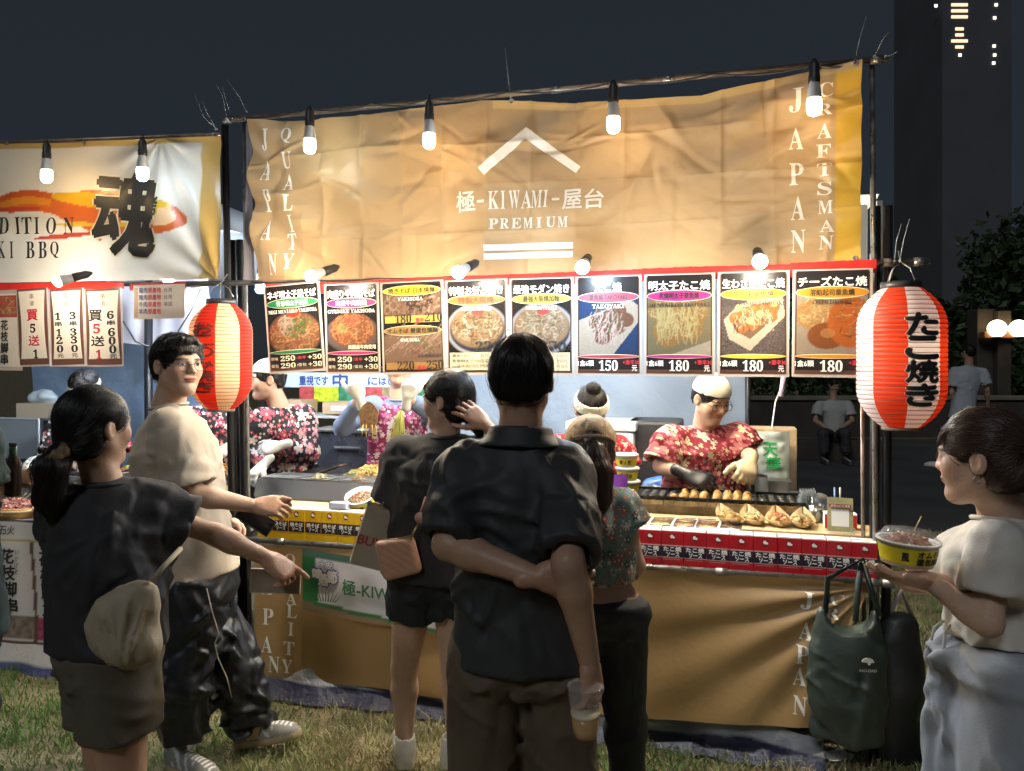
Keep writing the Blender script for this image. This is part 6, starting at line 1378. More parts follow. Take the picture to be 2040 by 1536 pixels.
def joinm(parts):
    Vs, Fs, Cs = [], [], []; b = 0
    for v, f, c in parts: Vs.append(v); Fs.append(f + b); Cs.append(c); b += len(v)
    return np.concatenate(Vs), np.concatenate(Fs), np.concatenate(Cs)
skinm = M('skin', rough=.46, vc=True, bump=(150, .0010), spec=.4, var=(60, .04), rvar=(40, .12))
skinm.node_tree.nodes['Principled BSDF'].inputs['Subsurface Weight'].default_value = .12
skinm.node_tree.nodes['Principled BSDF'].inputs['Subsurface Radius'].default_value = (.012, .005, .003)
whitegl = M('white knit glove', (.66, .66, .62), .8, bump=(300, .0012)); blackgl = M('black glove', (.02, .02, .023), .35, bump=(120, .001)); creamgl = M('cream glove', (.66, .55, .34), .7, bump=(200, .001))
def shoe(style, toe, pos, parent, pitch=0.0, name='shoe'):
    up_c, sole_c, tr = dict(trainer=((.19, .18, .165), (.42, .34, .22), (.45, .46, .48)), white=((.66, .62, .56), (.62, .58, .50), (.7, .68, .64)), dark=((.03, .03, .03), (.05, .05, .05), (.06, .06, .06)))[style]
    h = SDF(.006); h.loft((0, -.10, .014), (0, .19, .014), [(0, .030, .030), (.12, .037, .034), (.45, .038, .034), (.75, .047, .032), (.93, .036, .030), (1, .015, .02)], (1, 0, 0), k=.008, rnd=.008)
    h.box((0, .04, -.03), (.1, .2, .03), k=.002, op=-1); h.cone((0, -.062, .060), (0, -.052, .095), .040, .040, k=.02); h.cone((0, -.04, .050), (0, .10, .038), .038, .036, k=.025); h.ell((0, .12, .032), (.041, .055, .030), k=.02); h.cone((0, -.055, .12), (0, -.055, .20), .032, .032, k=.004, op=-1)
    V, Fs = h.build(); c = np.tile(np.array(up_c), (len(V), 1)); c[V[:, 2] < .030] = sole_c; st = (np.sin((V[:, 1] + V[:, 2] * .8) * 150) > .45) & (V[:, 2] > .035) & (np.abs(V[:, 0]) > .02) & (V[:, 1] > -.03) & (V[:, 1] < .09); c[st] = tr
    c[(np.abs(V[:, 0]) < .017) & (V[:, 2] > .05) & (V[:, 1] > 0) & (np.sin(V[:, 1] * 330) > 0)] = (.72, .72, .70)
    f = nrm((toe[0], toe[1], 0)); R = frame_of(f); Rp = R @ np.array(Matrix.Rotation(pitch, 3, 'X')); V = place(V, Rp, (0, 0, 0)); V[:, 2] -= V[:, 2].min(); o = V + np.array([pos[0], pos[1], pos[2]])
    return obj(name, mesh(name, o, Fs, True, c), M('shoe', rough=.6, vc=True), parent)

# ---- a whole person from joints in world metres
def person(label, J, fwd, s=1.0, skin=(.40, .235, .150), fem=False, vox=.0115, group=None, build=1.0, head=None, shirt=None, pants=None, shoes=None, hands=None, seed=0, arms=True, legs=True):
    J = {k: V3(v) for k, v in J.items()}; fwd = nrm(fwd); right = nrm(np.cross(fwd, (0, 0, 1)))
    base = (J['pel'][0], J['pel'][1], 0.0); root = thing('person', label, 'person', base, 0, group); off = np.array(base)
    B = SDF(vox); up = nrm(J['nk'] - J['pel']); L = np.linalg.norm(J['nk'] - J['pel']); shw = np.linalg.norm(J['rs'] - J['ls']) / 2; b_ = build
    k_ = .92 if fem else 1.0; sx = nrm(J['rs'] - J['ls'])
    st = [(-.16, .150 * s, .11 * s), (0, .163 * s * b_, .118 * s * b_), (.28, .138 * s * b_ * k_, .098 * s * b_), (.52, .150 * s * b_ * k_, .108 * s * b_), (.76, max(.8 * shw, .12 * s) + .01, .108 * s * b_), (.90, .115 * s, .082 * s), (1.0, .066 * s, .060 * s)]
    if shirt: st_b = [(t, rx - (.026 if t >= shirt.get('hem', -.18) + .04 and t < .95 else 0), ry - (.022 if t >= shirt.get('hem', -.18) + .04 and t < .95 else 0)) for t, rx, ry in st]
    else: st_b = st
    B.loft(J['pel'], J['nk'], st_b, right, k=.03, rnd=.03)
    if fem:
        for q in (-1, 1): B.ell(J['pel'] + up * L * .66 + fwd * .065 * s + right * q * .065 * s, (.06 * s, .06 * s, .06 * s), k=.05)
    AR = (.049 * s, .042 * s, .038 * s, .026 * s) if not fem else (.042 * s, .036 * s, .032 * s, .0235 * s)
    for a in 'lr':
        B.cone(J['nk'] - up * .055 * s, J[a + 's'] - up * .012 * s, .036 * s, .040 * s, k=.03)
        if a + 'e' in J:
            B.cone(J[a + 's'] - up * .008 * s, J[a + 'e'], AR[0] * .9 * (1.05 if build > 1 else 1), AR[1] * .88, k=.03); e, w = J[a + 'e'], J[a + 'w']; mid = e + (w - e) * .28; B.cone(e, mid, AR[1] * .9, AR[2] * 1.05, k=.02); B.cone(mid, w, AR[2] * 1.05, AR[3], k=.02)
        h, kn, an = J[a + 'h'], J[a + 'k'], J[a + 'a']; B.cone(h, kn, .088 * s * (1.05 if fem else 1), .056 * s, k=.04); cf = kn + (an - kn) * .30; B.cone(kn, cf, .054 * s, .055 * s, k=.02); B.cone(cf, an, .055 * s, .036 * s, k=.02)
    parts = []; sk = np.array(skin)
    V, Fs = B.build(); nt = nz(V[:, 0] * 9, V[:, 1] * 9, V[:, 2] * 9, seed) * .05 + nz(V[:, 0] * 45, V[:, 1] * 45, V[:, 2] * 45, seed) * .03; parts.append((V, Fs, sk * (1 + nt[:, None])))
    if head:
        hf, hu = head['f'], head.get('u', (0, 0, 1)); R = frame_of(hf, hu); hc = J['hd']; hs = head.get('s', s) ; nb = ((J['nk'] - hc) @ R) / hs
        H = head_sdf(head.get('vox', .0036), head.get('face', True), fem, nb, .050 if fem else .058); Vh, Fh = H.build(); ch = head_cols(Vh, skin, head.get('lip', (.40, .15, .12)), fem=fem); parts.append((place(Vh, R, hc, hs), Fh, ch))
    for a, hd in (hands or {}).items():
        f, n = nrm(hd['f']), np.array(hd['n'], float); n = nrm(n - f * (n @ f)); x = np.cross(f, n); Rm = np.stack([x, f, n], 1)
        Vh, Fh = hand_mesh(hd.get('curl', (.35,) * 4), hd.get('m', 1), hd.get('spread', .06), hd.get('thumb', (.7, .65, -.25)), hd.get('infl', 0), hd.get('vox', .0036), s * hd.get('sc', 1)); Vw = place(Vh, Rm, J[a + 'w'])
        if 'glove' in hd: obj('glove', mesh('glove', Vw - off, Fh), hd['glove'], root)
        else: parts.append((Vw, Fh, np.tile(sk * np.array([1.02, .95, .93]), (len(Vw), 1))))
    V, Fs, Cc = joinm(parts); obj('body', mesh('body', V - off, Fs, True, Cc), skinm, root)
    if head and head.get('hair'):
        hv = hair_sdf(head['hair']); Vh, Fh = hv.build(); ho = obj('hair', mesh('hair', place(Vh, R, hc - off, hs), Fh), head.get('hm', hairm), root)
        tie = head.get('tie'); 
        if tie is not None: fld = lambda p, t=np.array(tie): nrm(t - p)
        else: fld = lambda p: nrm(np.array([p[0] * 1.2, p[1] * 1.0 + .2 * (p[1] > .02), -.9 * (1 if p[2] < .09 else .25)]))
        if head.get('ns', 700):
            Sv, Sf = strands(Vh, Fh, fld, head.get('ns', 700), 9, .011, seed + 3, lift=head.get('lift', .0022)); struct(obj('hair_strands', mesh('hair_strands', place(Sv, R, hc - off, hs), Sf), strb if head.get('hm') is hairb else strm, ho), 'stuff')
    def ease(st, e, f=1.0): return [(t, rx + e, ry + e * f) for t, rx, ry in st]
    if shirt:
        g = SDF(shirt.get('vox', .0075)); e = shirt.get('ease', .022); hem = shirt.get('hem', -.18); flare = shirt.get('flare', 1.04)
        w = .163 * s * b_ + e; bl = shirt.get('boxy', .8)
        ss = [(hem, max(w, .15) * flare, (.118 * s * b_ + e) * flare), (.1, w * (.96 if bl > .5 else .9), (.112 * s * b_ + e)), (.45, .150 * s * b_ * (k_ if bl < .5 else 1) + e, .108 * s * b_ + e), (.74, .86 * shw + .02 * s + e * .6, .110 * s * b_ + e * .8), (.88, .66 * shw + e * .5, .088 * s + e * .6), (shirt.get('top', .97), .072 * s, .066 * s)]
        g.loft(J['pel'], J['nk'], ss, right, k=.02, rnd=.006)
        if fem:
            for q in (-1, 1): g.ell(J['pel'] + up * L * .65 + fwd * (.088 * s + e * .5) + right * q * .065 * s, (.066 * s, .062 * s, .064 * s), k=.06)
        fr = shirt.get('sleeve', .62); sr = shirt.get('sr', .070) * s
        for a in 'lr':
            sh_ = J[a + 's']; g.cone(J['nk'] - up * .052 * s, sh_, .046 * s + e * .2, .056 * s + e * .3, k=.05); g.cone(sh_, sh_ + (J.get(a + 'e', sh_) - sh_) * .2, .056 * s + e * .3, sr * .9, k=.03)
            if a + 'e' in J:
                el = J[a + 'e']; full = fr > 1.0; ax_ = nrm(np.cross(el - sh_, fwd) + 1e-6)
                if not full: g.loft(sh_, el, [(.10, sr * .88, sr * .92), (fr * .55, sr * .98, sr), (fr, sr * shirt.get('sfl', 1.12), sr * shirt.get('sfl', 1.12))], ax_, k=.035, rnd=.006); g.cone(sh_ + (el - sh_) * (fr - .03), sh_ + (el - sh_) * (fr + .3), sr * shirt.get('sfl', 1.12) - .030, sr * shirt.get('sfl', 1.12) - .030, k=.004, op=-2)
                else:
                    wr = J[a + 'w']; g.cone(sh_, el, sr * .9, sr * .72, k=.03); g.cone(el, el + (wr - el) * (fr - 1), sr * .72, sr * .60, k=.03)
        rg = np.random.default_rng(seed + 70); am = shirt.get('cr', .0075); hx, hy = .155 * s * b_ + e, .112 * s * b_ + e
        cs = tube_creases(J['nk'], J['pel'] + (J['nk'] - J['pel']) * hem, right, hx, hy, shirt.get('nc', 46), rg, am, .45, .12, 1.0)
        for a, q in (('l', -1), ('r', 1)):
            if a + 'e' not in J: continue
            cs += tube_creases(J[a + 's'], J[a + 'e'], fwd, sr, sr, 12, rg, am * .9, .6, .15, max(fr, .5))
            for sd in (-1, 1):
                for k in range(5):
                    pt = J['pel'] + up * L * (.70 - .03 * k) + right * q * hx * .80 + fwd * sd * hy * .62; d = nrm(-right * q * (1 - .16 * k) - up * (.25 + .28 * k)); nn = nrm(fwd * sd + right * q * .45); cs.append((pt + d * .06, d, nrm(nn - d * (nn @ d)), .07 + .03 * rg.random(), .017 + .008 * rg.random(), am * (1.0 + .5 * rg.random())))
        g.disp = with_creases(folds(shirt.get('fold', .006) * .5, shirt.get('ff', 9), seed + 11, shirt.get('fst', (1, 1, .26))), cs)
        V, Fs = g.build(); so = obj(shirt.get('name', 'shirt'), mesh('shirt', V - off, Fs), shirt['mat'], root)
        if shirt.get('collar'):
            c = SDF(.006); ct = J['nk'] - up * .012 * s; c.loft(ct, ct + (J['hd'] - J['nk']) * .26, [(-.5, .112 * s, .096 * s), (.3, .088 * s, .082 * s), (1, .078 * s, .074 * s)], right, k=.01, rnd=.005); c.loft(ct, ct + (J['hd'] - J['nk']) * .26, [(.5, .068 * s, .064 * s), (1.5, .070 * s, .066 * s)], right, k=.006, op=-1); V, Fs = c.build(); obj('collar', mesh('collar', V - off, Fs), shirt['mat'], so)
        elif shirt.get('rib', True):
            c = BM(); ct = J['nk'] - up * .006 * s; yv = np.cross(up, sx); ring_ = [Vector(tuple(ct - off + sx * .075 * s * math.cos(t) + yv * .070 * s * math.sin(t))) for t in np.linspace(0, 6.283, 33)]; c.tube(ring_, .007 * s, 6, cap=False); obj('neck_rib', c, shirt['mat'], so)
    if pants:
        g = SDF(pants.get('vox', .0080)); e = pants.get('ease', .018); kind = pants.get('len', 2.0); top = pants.get('top', .12); r0, r1, r2 = pants.get('r', (.105, .085, .075))
        g.loft(J['pel'], J['nk'], [(-.26, .13 * s, .10 * s), (-.12, .168 * s * b_ + e, .118 * s * b_ + e), (0, .168 * s * b_ + e, .122 * s * b_ + e), (top, .140 * s * b_ + e * .6, .098 * s * b_ + e * .6)], right, k=.03, rnd=.01)
        for a in 'lr':
            h, kn, an = J[a + 'h'], J[a + 'k'], J[a + 'a']
            if kind <= 1: g.loft(h, kn, [(-.1, r0 * s, r0 * s), (kind * .6, (r0 * .5 + r1 * .5) * s, (r0 * .5 + r1 * .5) * s), (kind, r1 * s, r1 * s)], right, k=.03, rnd=.006); g.cone(h + (kn - h) * (kind - .03), h + (kn - h) * (kind + .25), r1 * s - .020, r1 * s - .020, k=.004, op=-2)
            else: g.cone(h, kn, r0 * s, r1 * s, k=.035); f2 = kind - 1; en = kn + (an - kn) * f2; g.loft(kn, en, [(-.02, r1 * s, r1 * s), (.6, (r1 * .4 + r2 * .6) * s, (r1 * .4 + r2 * .6) * s), (1, r2 * s, r2 * s)], right, k=.035, rnd=.008)
        rg = np.random.default_rng(seed + 90); am = pants.get('cr', .008); cs = tube_creases(J['nk'], J['pel'], right, .165 * s * b_ + e, .118 * s * b_ + e, 10, rg, am, .7, .9, 1.1)
        for a in 'lr':
            cs += tube_creases(J[a + 'h'], J[a + 'k'], fwd, r0 * s, r0 * s, pants.get('nc', 22), rg, am, pants.get('diag', .5))
            if kind > 1: cs += tube_creases(J[a + 'k'], J[a + 'a'], fwd, r1 * s, r1 * s, pants.get('nc', 22), rg, am, pants.get('diag', .5))
            for k in range(4):
                pt = J[a + 'h'] * .9 + J[a + 'k'] * .1 - fwd * r0 * s * .9; d = nrm(right * (1 if a == 'l' else -1) + np.array([0, 0, .5 - .4 * k])); cs.append((pt, d, -fwd, .07, .018, am))
        g.disp = with_creases(folds(pants.get('fold', .007) * .6, pants.get('ff', 8), seed + 21, pants.get('fst', (.8, .8, .40))), cs)
        V, Fs = g.build(); obj(pants.get('name', 'trousers'), mesh('trousers', V - off, Fs), pants['mat'], root)
    if shoes:
        for a, (toe, pos, pitch) in shoes['at'].items(): shoe(shoes['style'], toe, V3(pos) - off, root, pitch)
    return root, off
def legs_std(J, Y, s, spread=.09, fx=(0, 1, 0), drop=.0):
    """fills hips, knees, ankles under a pelvis for someone standing"""
    p = V3(J['pel']); f = nrm(fx); r = nrm(np.cross(f, (0, 0, 1)))
    for q, a in ((-1, 'l'), (1, 'r')):
        h = p + r * q * spread * s - np.array([0, 0, .06 * s]); an = np.array([p[0] + r[0] * q * (spread + .02), p[1] + r[1] * q * (spread + .02), .085]); J.setdefault(a + 'h', h); J.setdefault(a + 'a', an); J.setdefault(a + 'k', (V3(J[a + 'h']) * .47 + V3(J[a + 'a']) * .53) + f * .02)
    return J
# ------------------------------------------------------------------ people
def mixat(pts): return {k: at(*v) for k, v in pts.items()}
blackc = CL('black cotton', (.026, .026, .029), .75, .012, 8); blacks = CL('black shirt cloth', (.034, .036, .038), .6, .014, 7)
SKA, SKB, SKC = (.50, .31, .22), (.54, .35, .25), (.43, .26, .175)
IN = {}
# D: man in the middle seen from behind
Y = 2.05
J = mixat(dict(hd=(1040, 758, Y - .01), nk=(1037, 866, Y - .02), ls=(926, 930, Y), rs=(1130, 932, Y - .02), le=(892, 1084, Y - .10), lw=(1070, 1150, Y - .20), re=(1132, 1122, Y - .23), rw=(1174, 1318, Y - .19), pel=(1040, 1262, Y)))
J = legs_std(J, Y, 1.02, .10)
khaki = CL('dark khaki twill', (.105, .082, .052), .8, .014, 8)
rD, oD = person('man in dark shirt and khaki trousers, one arm behind his back, holding beer', J, (.04, 1, 0), 1.02, SKC, head=dict(f=(.12, 1, -.03), hair='crop', s=.96, face=False, vox=.005, ns=1800, lift=.0035), shirt=dict(mat=blacks, ease=.016, hem=-.12, sleeve=.92, sr=.073, sfl=1.10, fold=.010, ff=11, cr=.009, nc=60, collar=True, boxy=1, flare=1.10),
  pants=dict(mat=khaki, r=(.098, .086, .080), ease=.0, fold=.007, ff=10, cr=.009), shoes=dict(style='dark', at={'l': ((-.1, 1), (J['la'][0], J['la'][1], 0), 0), 'r': ((.1, 1), (J['ra'][0], J['ra'][1], 0), 0)}),
  hands={'l': dict(f=(.9, -.1, .1), n=(-.2, -1, 0), m=1, curl=(.45, .5, .5, .5)), 'r': dict(f=(.10, -.05, -1), n=(.75, -.65, 0), m=-1, curl=((.35, .45, .3), (.38, .45, .3), (.4, .5, .3), (.45, .5, .3)), spread=.10, thumb=(.55, .8, -.35), sc=.92)}, seed=1)
# C: woman in black tee and shorts
Y = 3.02
J = mixat(dict(hd=(890, 798, Y), nk=(889, 868, Y + .0), ls=(805, 902, Y + .03), rs=(962, 902, Y - .02), le=(782, 1018, Y + .06), lw=(800, 1012, Y + .30), re=(1015, 905, Y + .05), rw=(968, 846, Y - .10), pel=(862, 1120, Y), lh=(826, 1160, Y), rh=(902, 1160, Y), lk=(806, 1330, Y + .02), rk=(905, 1325, Y), la=(806, 1475, Y - .02), ra=(907, 1462, Y + .02)))
rC, oC = person('woman in black tee and black shorts touching her hair at the counter', J, (-.10, 1, 0), .95, SKB, True, head=dict(f=(-.92, .40, -.05), hair='tail', s=.98, tie=(0, -.11, -.07), ns=1000, vox=.0034), shirt=dict(mat=blackc, ease=.040, hem=-.12, sleeve=.80, sr=.088, sfl=1.16, fold=.011, ff=11, boxy=1, flare=1.0),
  pants=dict(mat=CL('black short cloth', (.016, .017, .020), .75, .008, 9), r=(.108, .108, .1), len=.40, ease=.02, name='shorts', fold=.005), shoes=dict(style='white', at={'l': ((-.15, -.2 + 1, 0), at(806, 1512, 3.04) * 1.0, 0), 'r': ((.25, 1, 0), at(908, 1512, 3.06) * 1.0, 0)}),
  hands={'l': dict(f=(.1, 1, .1), n=(-.5, 0, 1), m=1, curl=(.8, .9, .9, .9)), 'r': dict(f=(-.75, -.05, .62), n=(.3, -.9, .2), m=-1, curl=((.25, .3, .3), (.3, .35, .3), (.3, .4, .3), (.35, .4, .3)), spread=.16, sc=.95)}, seed=2)
for a in 'lr':
    p = V3(J[a + 'a']) - oC; b = BM(); b.lathe([(.041, .0), (.040, .05), (.043, .062), (.036, .062)], 20, (p[0], p[1], .07)); obj('sock', b, M('white sock', (.68, .68, .66), .85), rC)
for i in range(0):
    pass
def tail(root, off, R, hc, s, pts, rads, mat, smat, seed, n=260, name='ponytail'):
    h = SDF(.005); W = [place(np.array([p]), R, hc, s)[0] for p in pts]
    for i in range(len(W) - 1): h.cone(W[i], W[i + 1], rads[i] * s, rads[i + 1] * s, k=.012)
    h.disp = folds(.005, 42, seed, (1, 1, .15)); V, Fs = h.build(); o = obj(name, mesh(name, V - off, Fs), mat, root)
    d = nrm(W[-1] - W[0]); Sv, Sf = strands(V, Fs, lambda p: d, n, 9, .02, seed, lift=.002); struct(obj('hair_strands', mesh('hair_strands', Sv - off, Sf), smat, o), 'stuff'); return W
RC = frame_of((-.92, .40, -.05)); tail(rC, oC, RC, V3(J['hd']), .98, [(0, -.10, -.055), (.01, -.125, -.09), (.02, -.13, -.14)], (.034, .030, .012), hairm, strm, 5)
bangs(rC, oC, RC, V3(J['hd']), .98, strm, 100, .024, .004, seed=6)
b = BM(); q = place(np.array([(.074, -.005, -.055)]), RC, V3(J['hd']) - oC, .98)[0]
# E: woman with cap
Y = 2.55
J = mixat(dict(hd=(1176, 902, Y + .05), nk=(1186, 978, Y), ls=(1120, 1010, Y + .02), rs=(1243, 1008, Y - .02), le=(1098, 1110, Y + .06), lw=(1130, 1130, Y + .25), re=(1268, 1128, Y - .03), rw=(1232, 1092, Y + .20), pel=(1192, 1200, Y - .03)))
J = legs_std(J, Y, .88, .085)
ftop = floral('teal blossom cloth', (.13, .24, .22), [(.45, .10, .08), (.05, .07, .06), (.55, .5, .42), (.30, .12, .10)], 26, 2.0, .7)
rE, oE = person('woman in tan cap, floral teal crop top and dark jeans leaning over the counter', J, (.02, 1, 0), .88, SKB, True, head=dict(f=(.05, 1, -.35), hair='long', hm=hairb, s=.95, face=False, vox=.005, ns=500), shirt=dict(mat=ftop, ease=.012, hem=.20, sleeve=.28, sr=.072, fold=.005, ff=16, cr=.004, boxy=0, flare=.98, rib=False),
  pants=dict(mat=CL('dark denim', (.030, .033, .038), .75, .008, 12), r=(.102, .074, .058), ease=.016, fold=.004, cr=.004, name='jeans', top=.06), shoes=dict(style='dark', at={a: ((0, 1), (J[a + 'a'][0], J[a + 'a'][1], 0), 0) for a in 'lr'}),
  hands={'r': dict(f=(-.4, .9, .2), n=(.4, .2, 1), m=-1, curl=(.5, .6, .6, .6)), 'l': dict(f=(.3, .95, 0), n=(0, 0, 1), m=1, curl=(.5, .6, .6, .6))}, seed=3)
RE = frame_of((.05, 1, -.35)); hE = V3(J['hd'])
tail(rE, oE, RE, hE, .95, [(0, -.07, -.02), (.012, -.09, -.09), (.018, -.075, -.17), (.02, -.05, -.24)], (.062, .058, .048, .02), hairb, strb, 6, 420, 'long_hair')
capm = M('tan cap cotton', (.42, .29, .17), .85, bump=(160, .001), var=(12, .1))
h = SDF(.0045); h.ell((0, -.014, .040), (.092, .110, .095)); h.box((0, 0, -.045), (.2, .2, .068), k=.006, op=-1); h.ell((0, -.118, .030), (.032, .03, .022), k=.004, op=-1); h.ell((0, .125, .040), (.075, .075, .009), k=.015); h.ell((0, -.014, .137), (.009, .009, .006), k=.004); h.disp = folds(.0025, 40, 9, (1, 1, 1)); Vc, Fc_ = h.build(); obj('cap', mesh('cap', place(Vc, RE, hE - oE, .95), Fc_), capm, rE)
h = SDF(.004); h.ell((0, -.014, .040), (.0935, .1115, .0965)); h.box((0, 0, -.045), (.2, .2, .072), k=.001, op=-1); h.box((0, 0, .145), (.2, .2, .105), k=.001, op=-1); h.box((0, .06, .03), (.2, .15, .2), k=.001, op=-1); Vc, Fc_ = h.build(); obj('cap_strap', mesh('cap_strap', place(Vc, RE, hE - oE, .95), Fc_), capm, rE)
# A: pointing woman at the left
Y = 2.12
J = mixat(dict(hd=(192, 852, Y), nk=(205, 958, Y), ls=(128, 1010, Y + .02), rs=(278, 1008, Y + .03), le=(160, 1110, Y + .22), lw=(255, 1095, Y + .30), re=(432, 1066, Y + .12), rw=(530, 1112, Y + .16), pel=(215, 1262, Y)))
J = legs_std(J, Y, .93, .080, (.75, .66, 0))
rA, oA = person('woman in black tee and olive shorts pointing with an outstretched arm', J, (.62, .78, 0), .93, SKC, True, head=dict(f=(.46, .89, .03), hair='tail', s=.93, tie=(0, -.112, -.055), ns=1600, vox=.0034, lift=.0016), shirt=dict(mat=blackc, ease=.036, hem=-.05, sleeve=.60, sr=.080, sfl=1.10, fold=.011, ff=11, boxy=1, flare=1.0),
  pants=dict(mat=CL('olive canvas', (.10, .086, .062), .85, .009, 9), r=(.118, .112, .1), len=.48, ease=.018, name='shorts', fold=.008, cr=.006), shoes=dict(style='white', at={a: ((.7, .7), (J[a + 'a'][0], J[a + 'a'][1], 0), 0) for a in 'lr'}),
  hands={'r': dict(f=(.80, .18, -.62), n=(.55, -.50, .62), m=-1, curl=((.05, .12, .08), (.75, .9, .5), (.85, .9, .5), (.9, .9, .5)), spread=.05, thumb=(.45, .85, -.3)), 'l': dict(f=(.95, .2, .1), n=(0, -.6, .8), m=1, curl=(.6, .7, .7, .7))}, seed=4)
RA = frame_of((.46, .89, .03)); hA = V3(J['hd'])
WA = tail(rA, oA, RA, hA, .93, [(0, -.105, -.055), (-.006, -.135, -.10), (-.012, -.14, -.18), (-.012, -.115, -.26)], (.030, .042, .036, .012), hairm, strm, 7, 500)
bm = BM(); tz = place(np.array([(0, -.118, -.062)]), RA, hA - oA, .93)[0]
h = SDF(.004)
for k in range(9): a = k * .70; h.ell(np.array([.030 * math.cos(a), .004 * math.sin(a * 3), .030 * math.sin(a)]), (.014, .017, .014), k=.006)
h.disp = folds(.004, 60, 8, (1, 1, 1)); Vs, Fs_ = h.build(); obj('scrunchie', mesh('scrunchie', place(Vs, frame_of((.4, .2, -.5)), tz, 1.0), Fs_), M('olive brown scrunchie', (.16, .11, .06), .6, var=(40, .3)), rA)
# B: man with glasses
Y = 3.08
J = mixat(dict(hd=(356, 728, Y), nk=(336, 806, Y + .02), ls=(352, 842, Y + .20), rs=(334, 850, Y - .16), le=(352, 990, Y + .26), lw=(430, 1040, Y + .30), re=(384, 984, Y - .18), rw=(506, 1008, Y - .10), pel=(388, 1142, Y), lh=(392, 1185, Y + .10), rh=(384, 1185, Y - .08), rk=(362, 1335, Y - .10), lk=(470, 1325, Y + .10), ra=(368, 1468, Y - .06), la=(504, 1455, Y + .10)))
rB, oB = person('young man in glasses, beige tee and black track trousers walking with a phone', J, (.97, -.12, 0), 1.02, SKB, head=dict(f=(.80, -.60, .02), hair='fringe', s=1.02, ns=1100, vox=.0025, lift=.0025), shirt=dict(mat=CL('beige cotton', (.42, .36, .29), .85, .012, 7), ease=.038, hem=-.02, sleeve=.92, sr=.088, sfl=1.18, fold=.012, ff=10, boxy=1, flare=1.02),
  pants=dict(mat=CL('black nylon', (.016, .018, .024), .36, .018, 8), r=(.120, .105, .085), len=1.96, ease=.03, fold=.013, ff=10, cr=.014, nc=34, diag=.6), shoes=dict(style='trainer', at={'l': ((.97, -.1), at(516, 1490, 3.20), .22), 'r': ((.8, -.45), (J['ra'][0], J['ra'][1], 0), 0)}),
  hands={'r': dict(f=(.92, .1, -.05), n=(-.1, -.75, .65), m=-1, curl=((.35, .55, .4), (.45, .6, .4), (.5, .6, .4), (.55, .6, .4)), thumb=(.3, .95, .1)), 'l': dict(f=(1, 0, 0), n=(0, .3, 1), m=1, curl=(.5,) * 4)}, seed=5)
RB = frame_of((.80, -.60, .02)); hB = V3(J['hd'])
def glasses(root, off, R, hc, s, mat, r=.0225, square=False):
    b = BM(); pl = lambda p: Vector(tuple(place(np.array([p]), R, hc - off, s)[0]))
    for q in (-1, 1):
        rng = [(q * .033 + r * (1.05 if square else 1) * math.copysign(abs(math.cos(a)) ** (.6 if square else 1), math.cos(a)), .096 - .05 * (abs(q * .033 + r * math.cos(a)) - .01) ** 1, -.002 + r * (.72 if square else .95) * math.copysign(abs(math.sin(a)) ** (.6 if square else 1), math.sin(a))) for a in np.linspace(0, 6.283, 25)]
        b.tube([pl(p) for p in rng], .0013 if not square else .0018, 5, cap=False); b.tube([pl((q * .056, .092, .004)), pl((q * .080, .05, .006)), pl((q * .083, -.01, .002))], .0014, 5)
    b.tube([pl((-.011, .098, .0)), pl((0, .101, .003)), pl((.011, .098, .0))], .0013, 5); obj('glasses', b, mat, root)
bangs(rB, oB, RB, hB, 1.02, strm, 120, .042, .010, .066, seed=5)
glasses(rB, oB, RB, hB, 1.02, M('gunmetal frame', (.10, .09, .08), .3, .8))
pipingm = M('pale piping', (.55, .48, .40), .7)
b = BM(); b.tube([Vector(tuple(V3(at(*p)) - oB)) for p in ((412, 1172, Y - .19), (422, 1215, Y - .20), (436, 1262, Y - .205), (428, 1282, Y - .21), (434, 1310, Y - .21), (452, 1350, Y - .12), (462, 1390, Y - .10))], .0022, 5); obj('trouser_piping', b, pipingm, rB)
# F: woman at the right with bowl
Y = 1.82
J = mixat(dict(hd=(1952, 912, Y), nk=(1996, 1032, Y + .02), ls=(1986, 1092, Y - .13), rs=(2000, 1088, Y + .17), le=(1968, 1240, Y - .15), lw=(1852, 1158, Y - .04), re=(1960, 1230, Y + .20), rw=(1862, 1165, Y + .12), pel=(1990, 1310, Y)))
J = legs_std(J, Y, .92, .085, (-1, .1, 0))
greyp_ = CL('grey sweat cloth', (.28, .30, .33), .9, .016, 6)
rF, oF = person('woman in white crop tee and grey sweatpants holding a bowl of noodles', J, (-.97, .22, 0), .90, (.60, .40, .29), True, head=dict(f=(-.74, .67, -.06), hair='tail', s=.93, tie=(0, -.112, .03), ns=1700, vox=.0028, lift=.0016, hm=hairb), shirt=dict(mat=CL('white ribbed cotton', (.62, .59, .53), .85, .006, 11), ease=.014, hem=.14, sleeve=.62, sr=.066, sfl=1.08, fold=.006, ff=14, cr=.0045, nc=36, boxy=0, flare=1.0),
  pants=dict(mat=greyp_, r=(.122, .118, .115), ease=.03, fold=.020, ff=9, fst=(1, 1, .15), cr=.012, diag=.15, name='sweatpants', top=.15), shoes=dict(style='white', at={a: ((-1, .1), (J[a + 'a'][0], J[a + 'a'][1], 0), 0) for a in 'lr'}),
  hands={'l': dict(f=(-.95, .05, .12), n=(0, -.35, -1), m=1, curl=((.10, .2, .2), (.12, .2, .2), (.15, .25, .2), (.2, .3, .2)), thumb=(.8, .6, .25)), 'r': dict(f=(-.95, -.1, .1), n=(0, .4, -1), m=-1, curl=(.2,) * 4)}, seed=6)
RF = frame_of((-.74, .67, -.06)); hF = V3(J['hd'])
tail(rF, oF, RF, hF, .93, [(0, -.10, .03), (.01, -.15, .02), (.012, -.175, -.06), (.012, -.165, -.16), (.01, -.15, -.24)], (.030, .036, .042, .036, .012), hairb, strb, 9, 600)
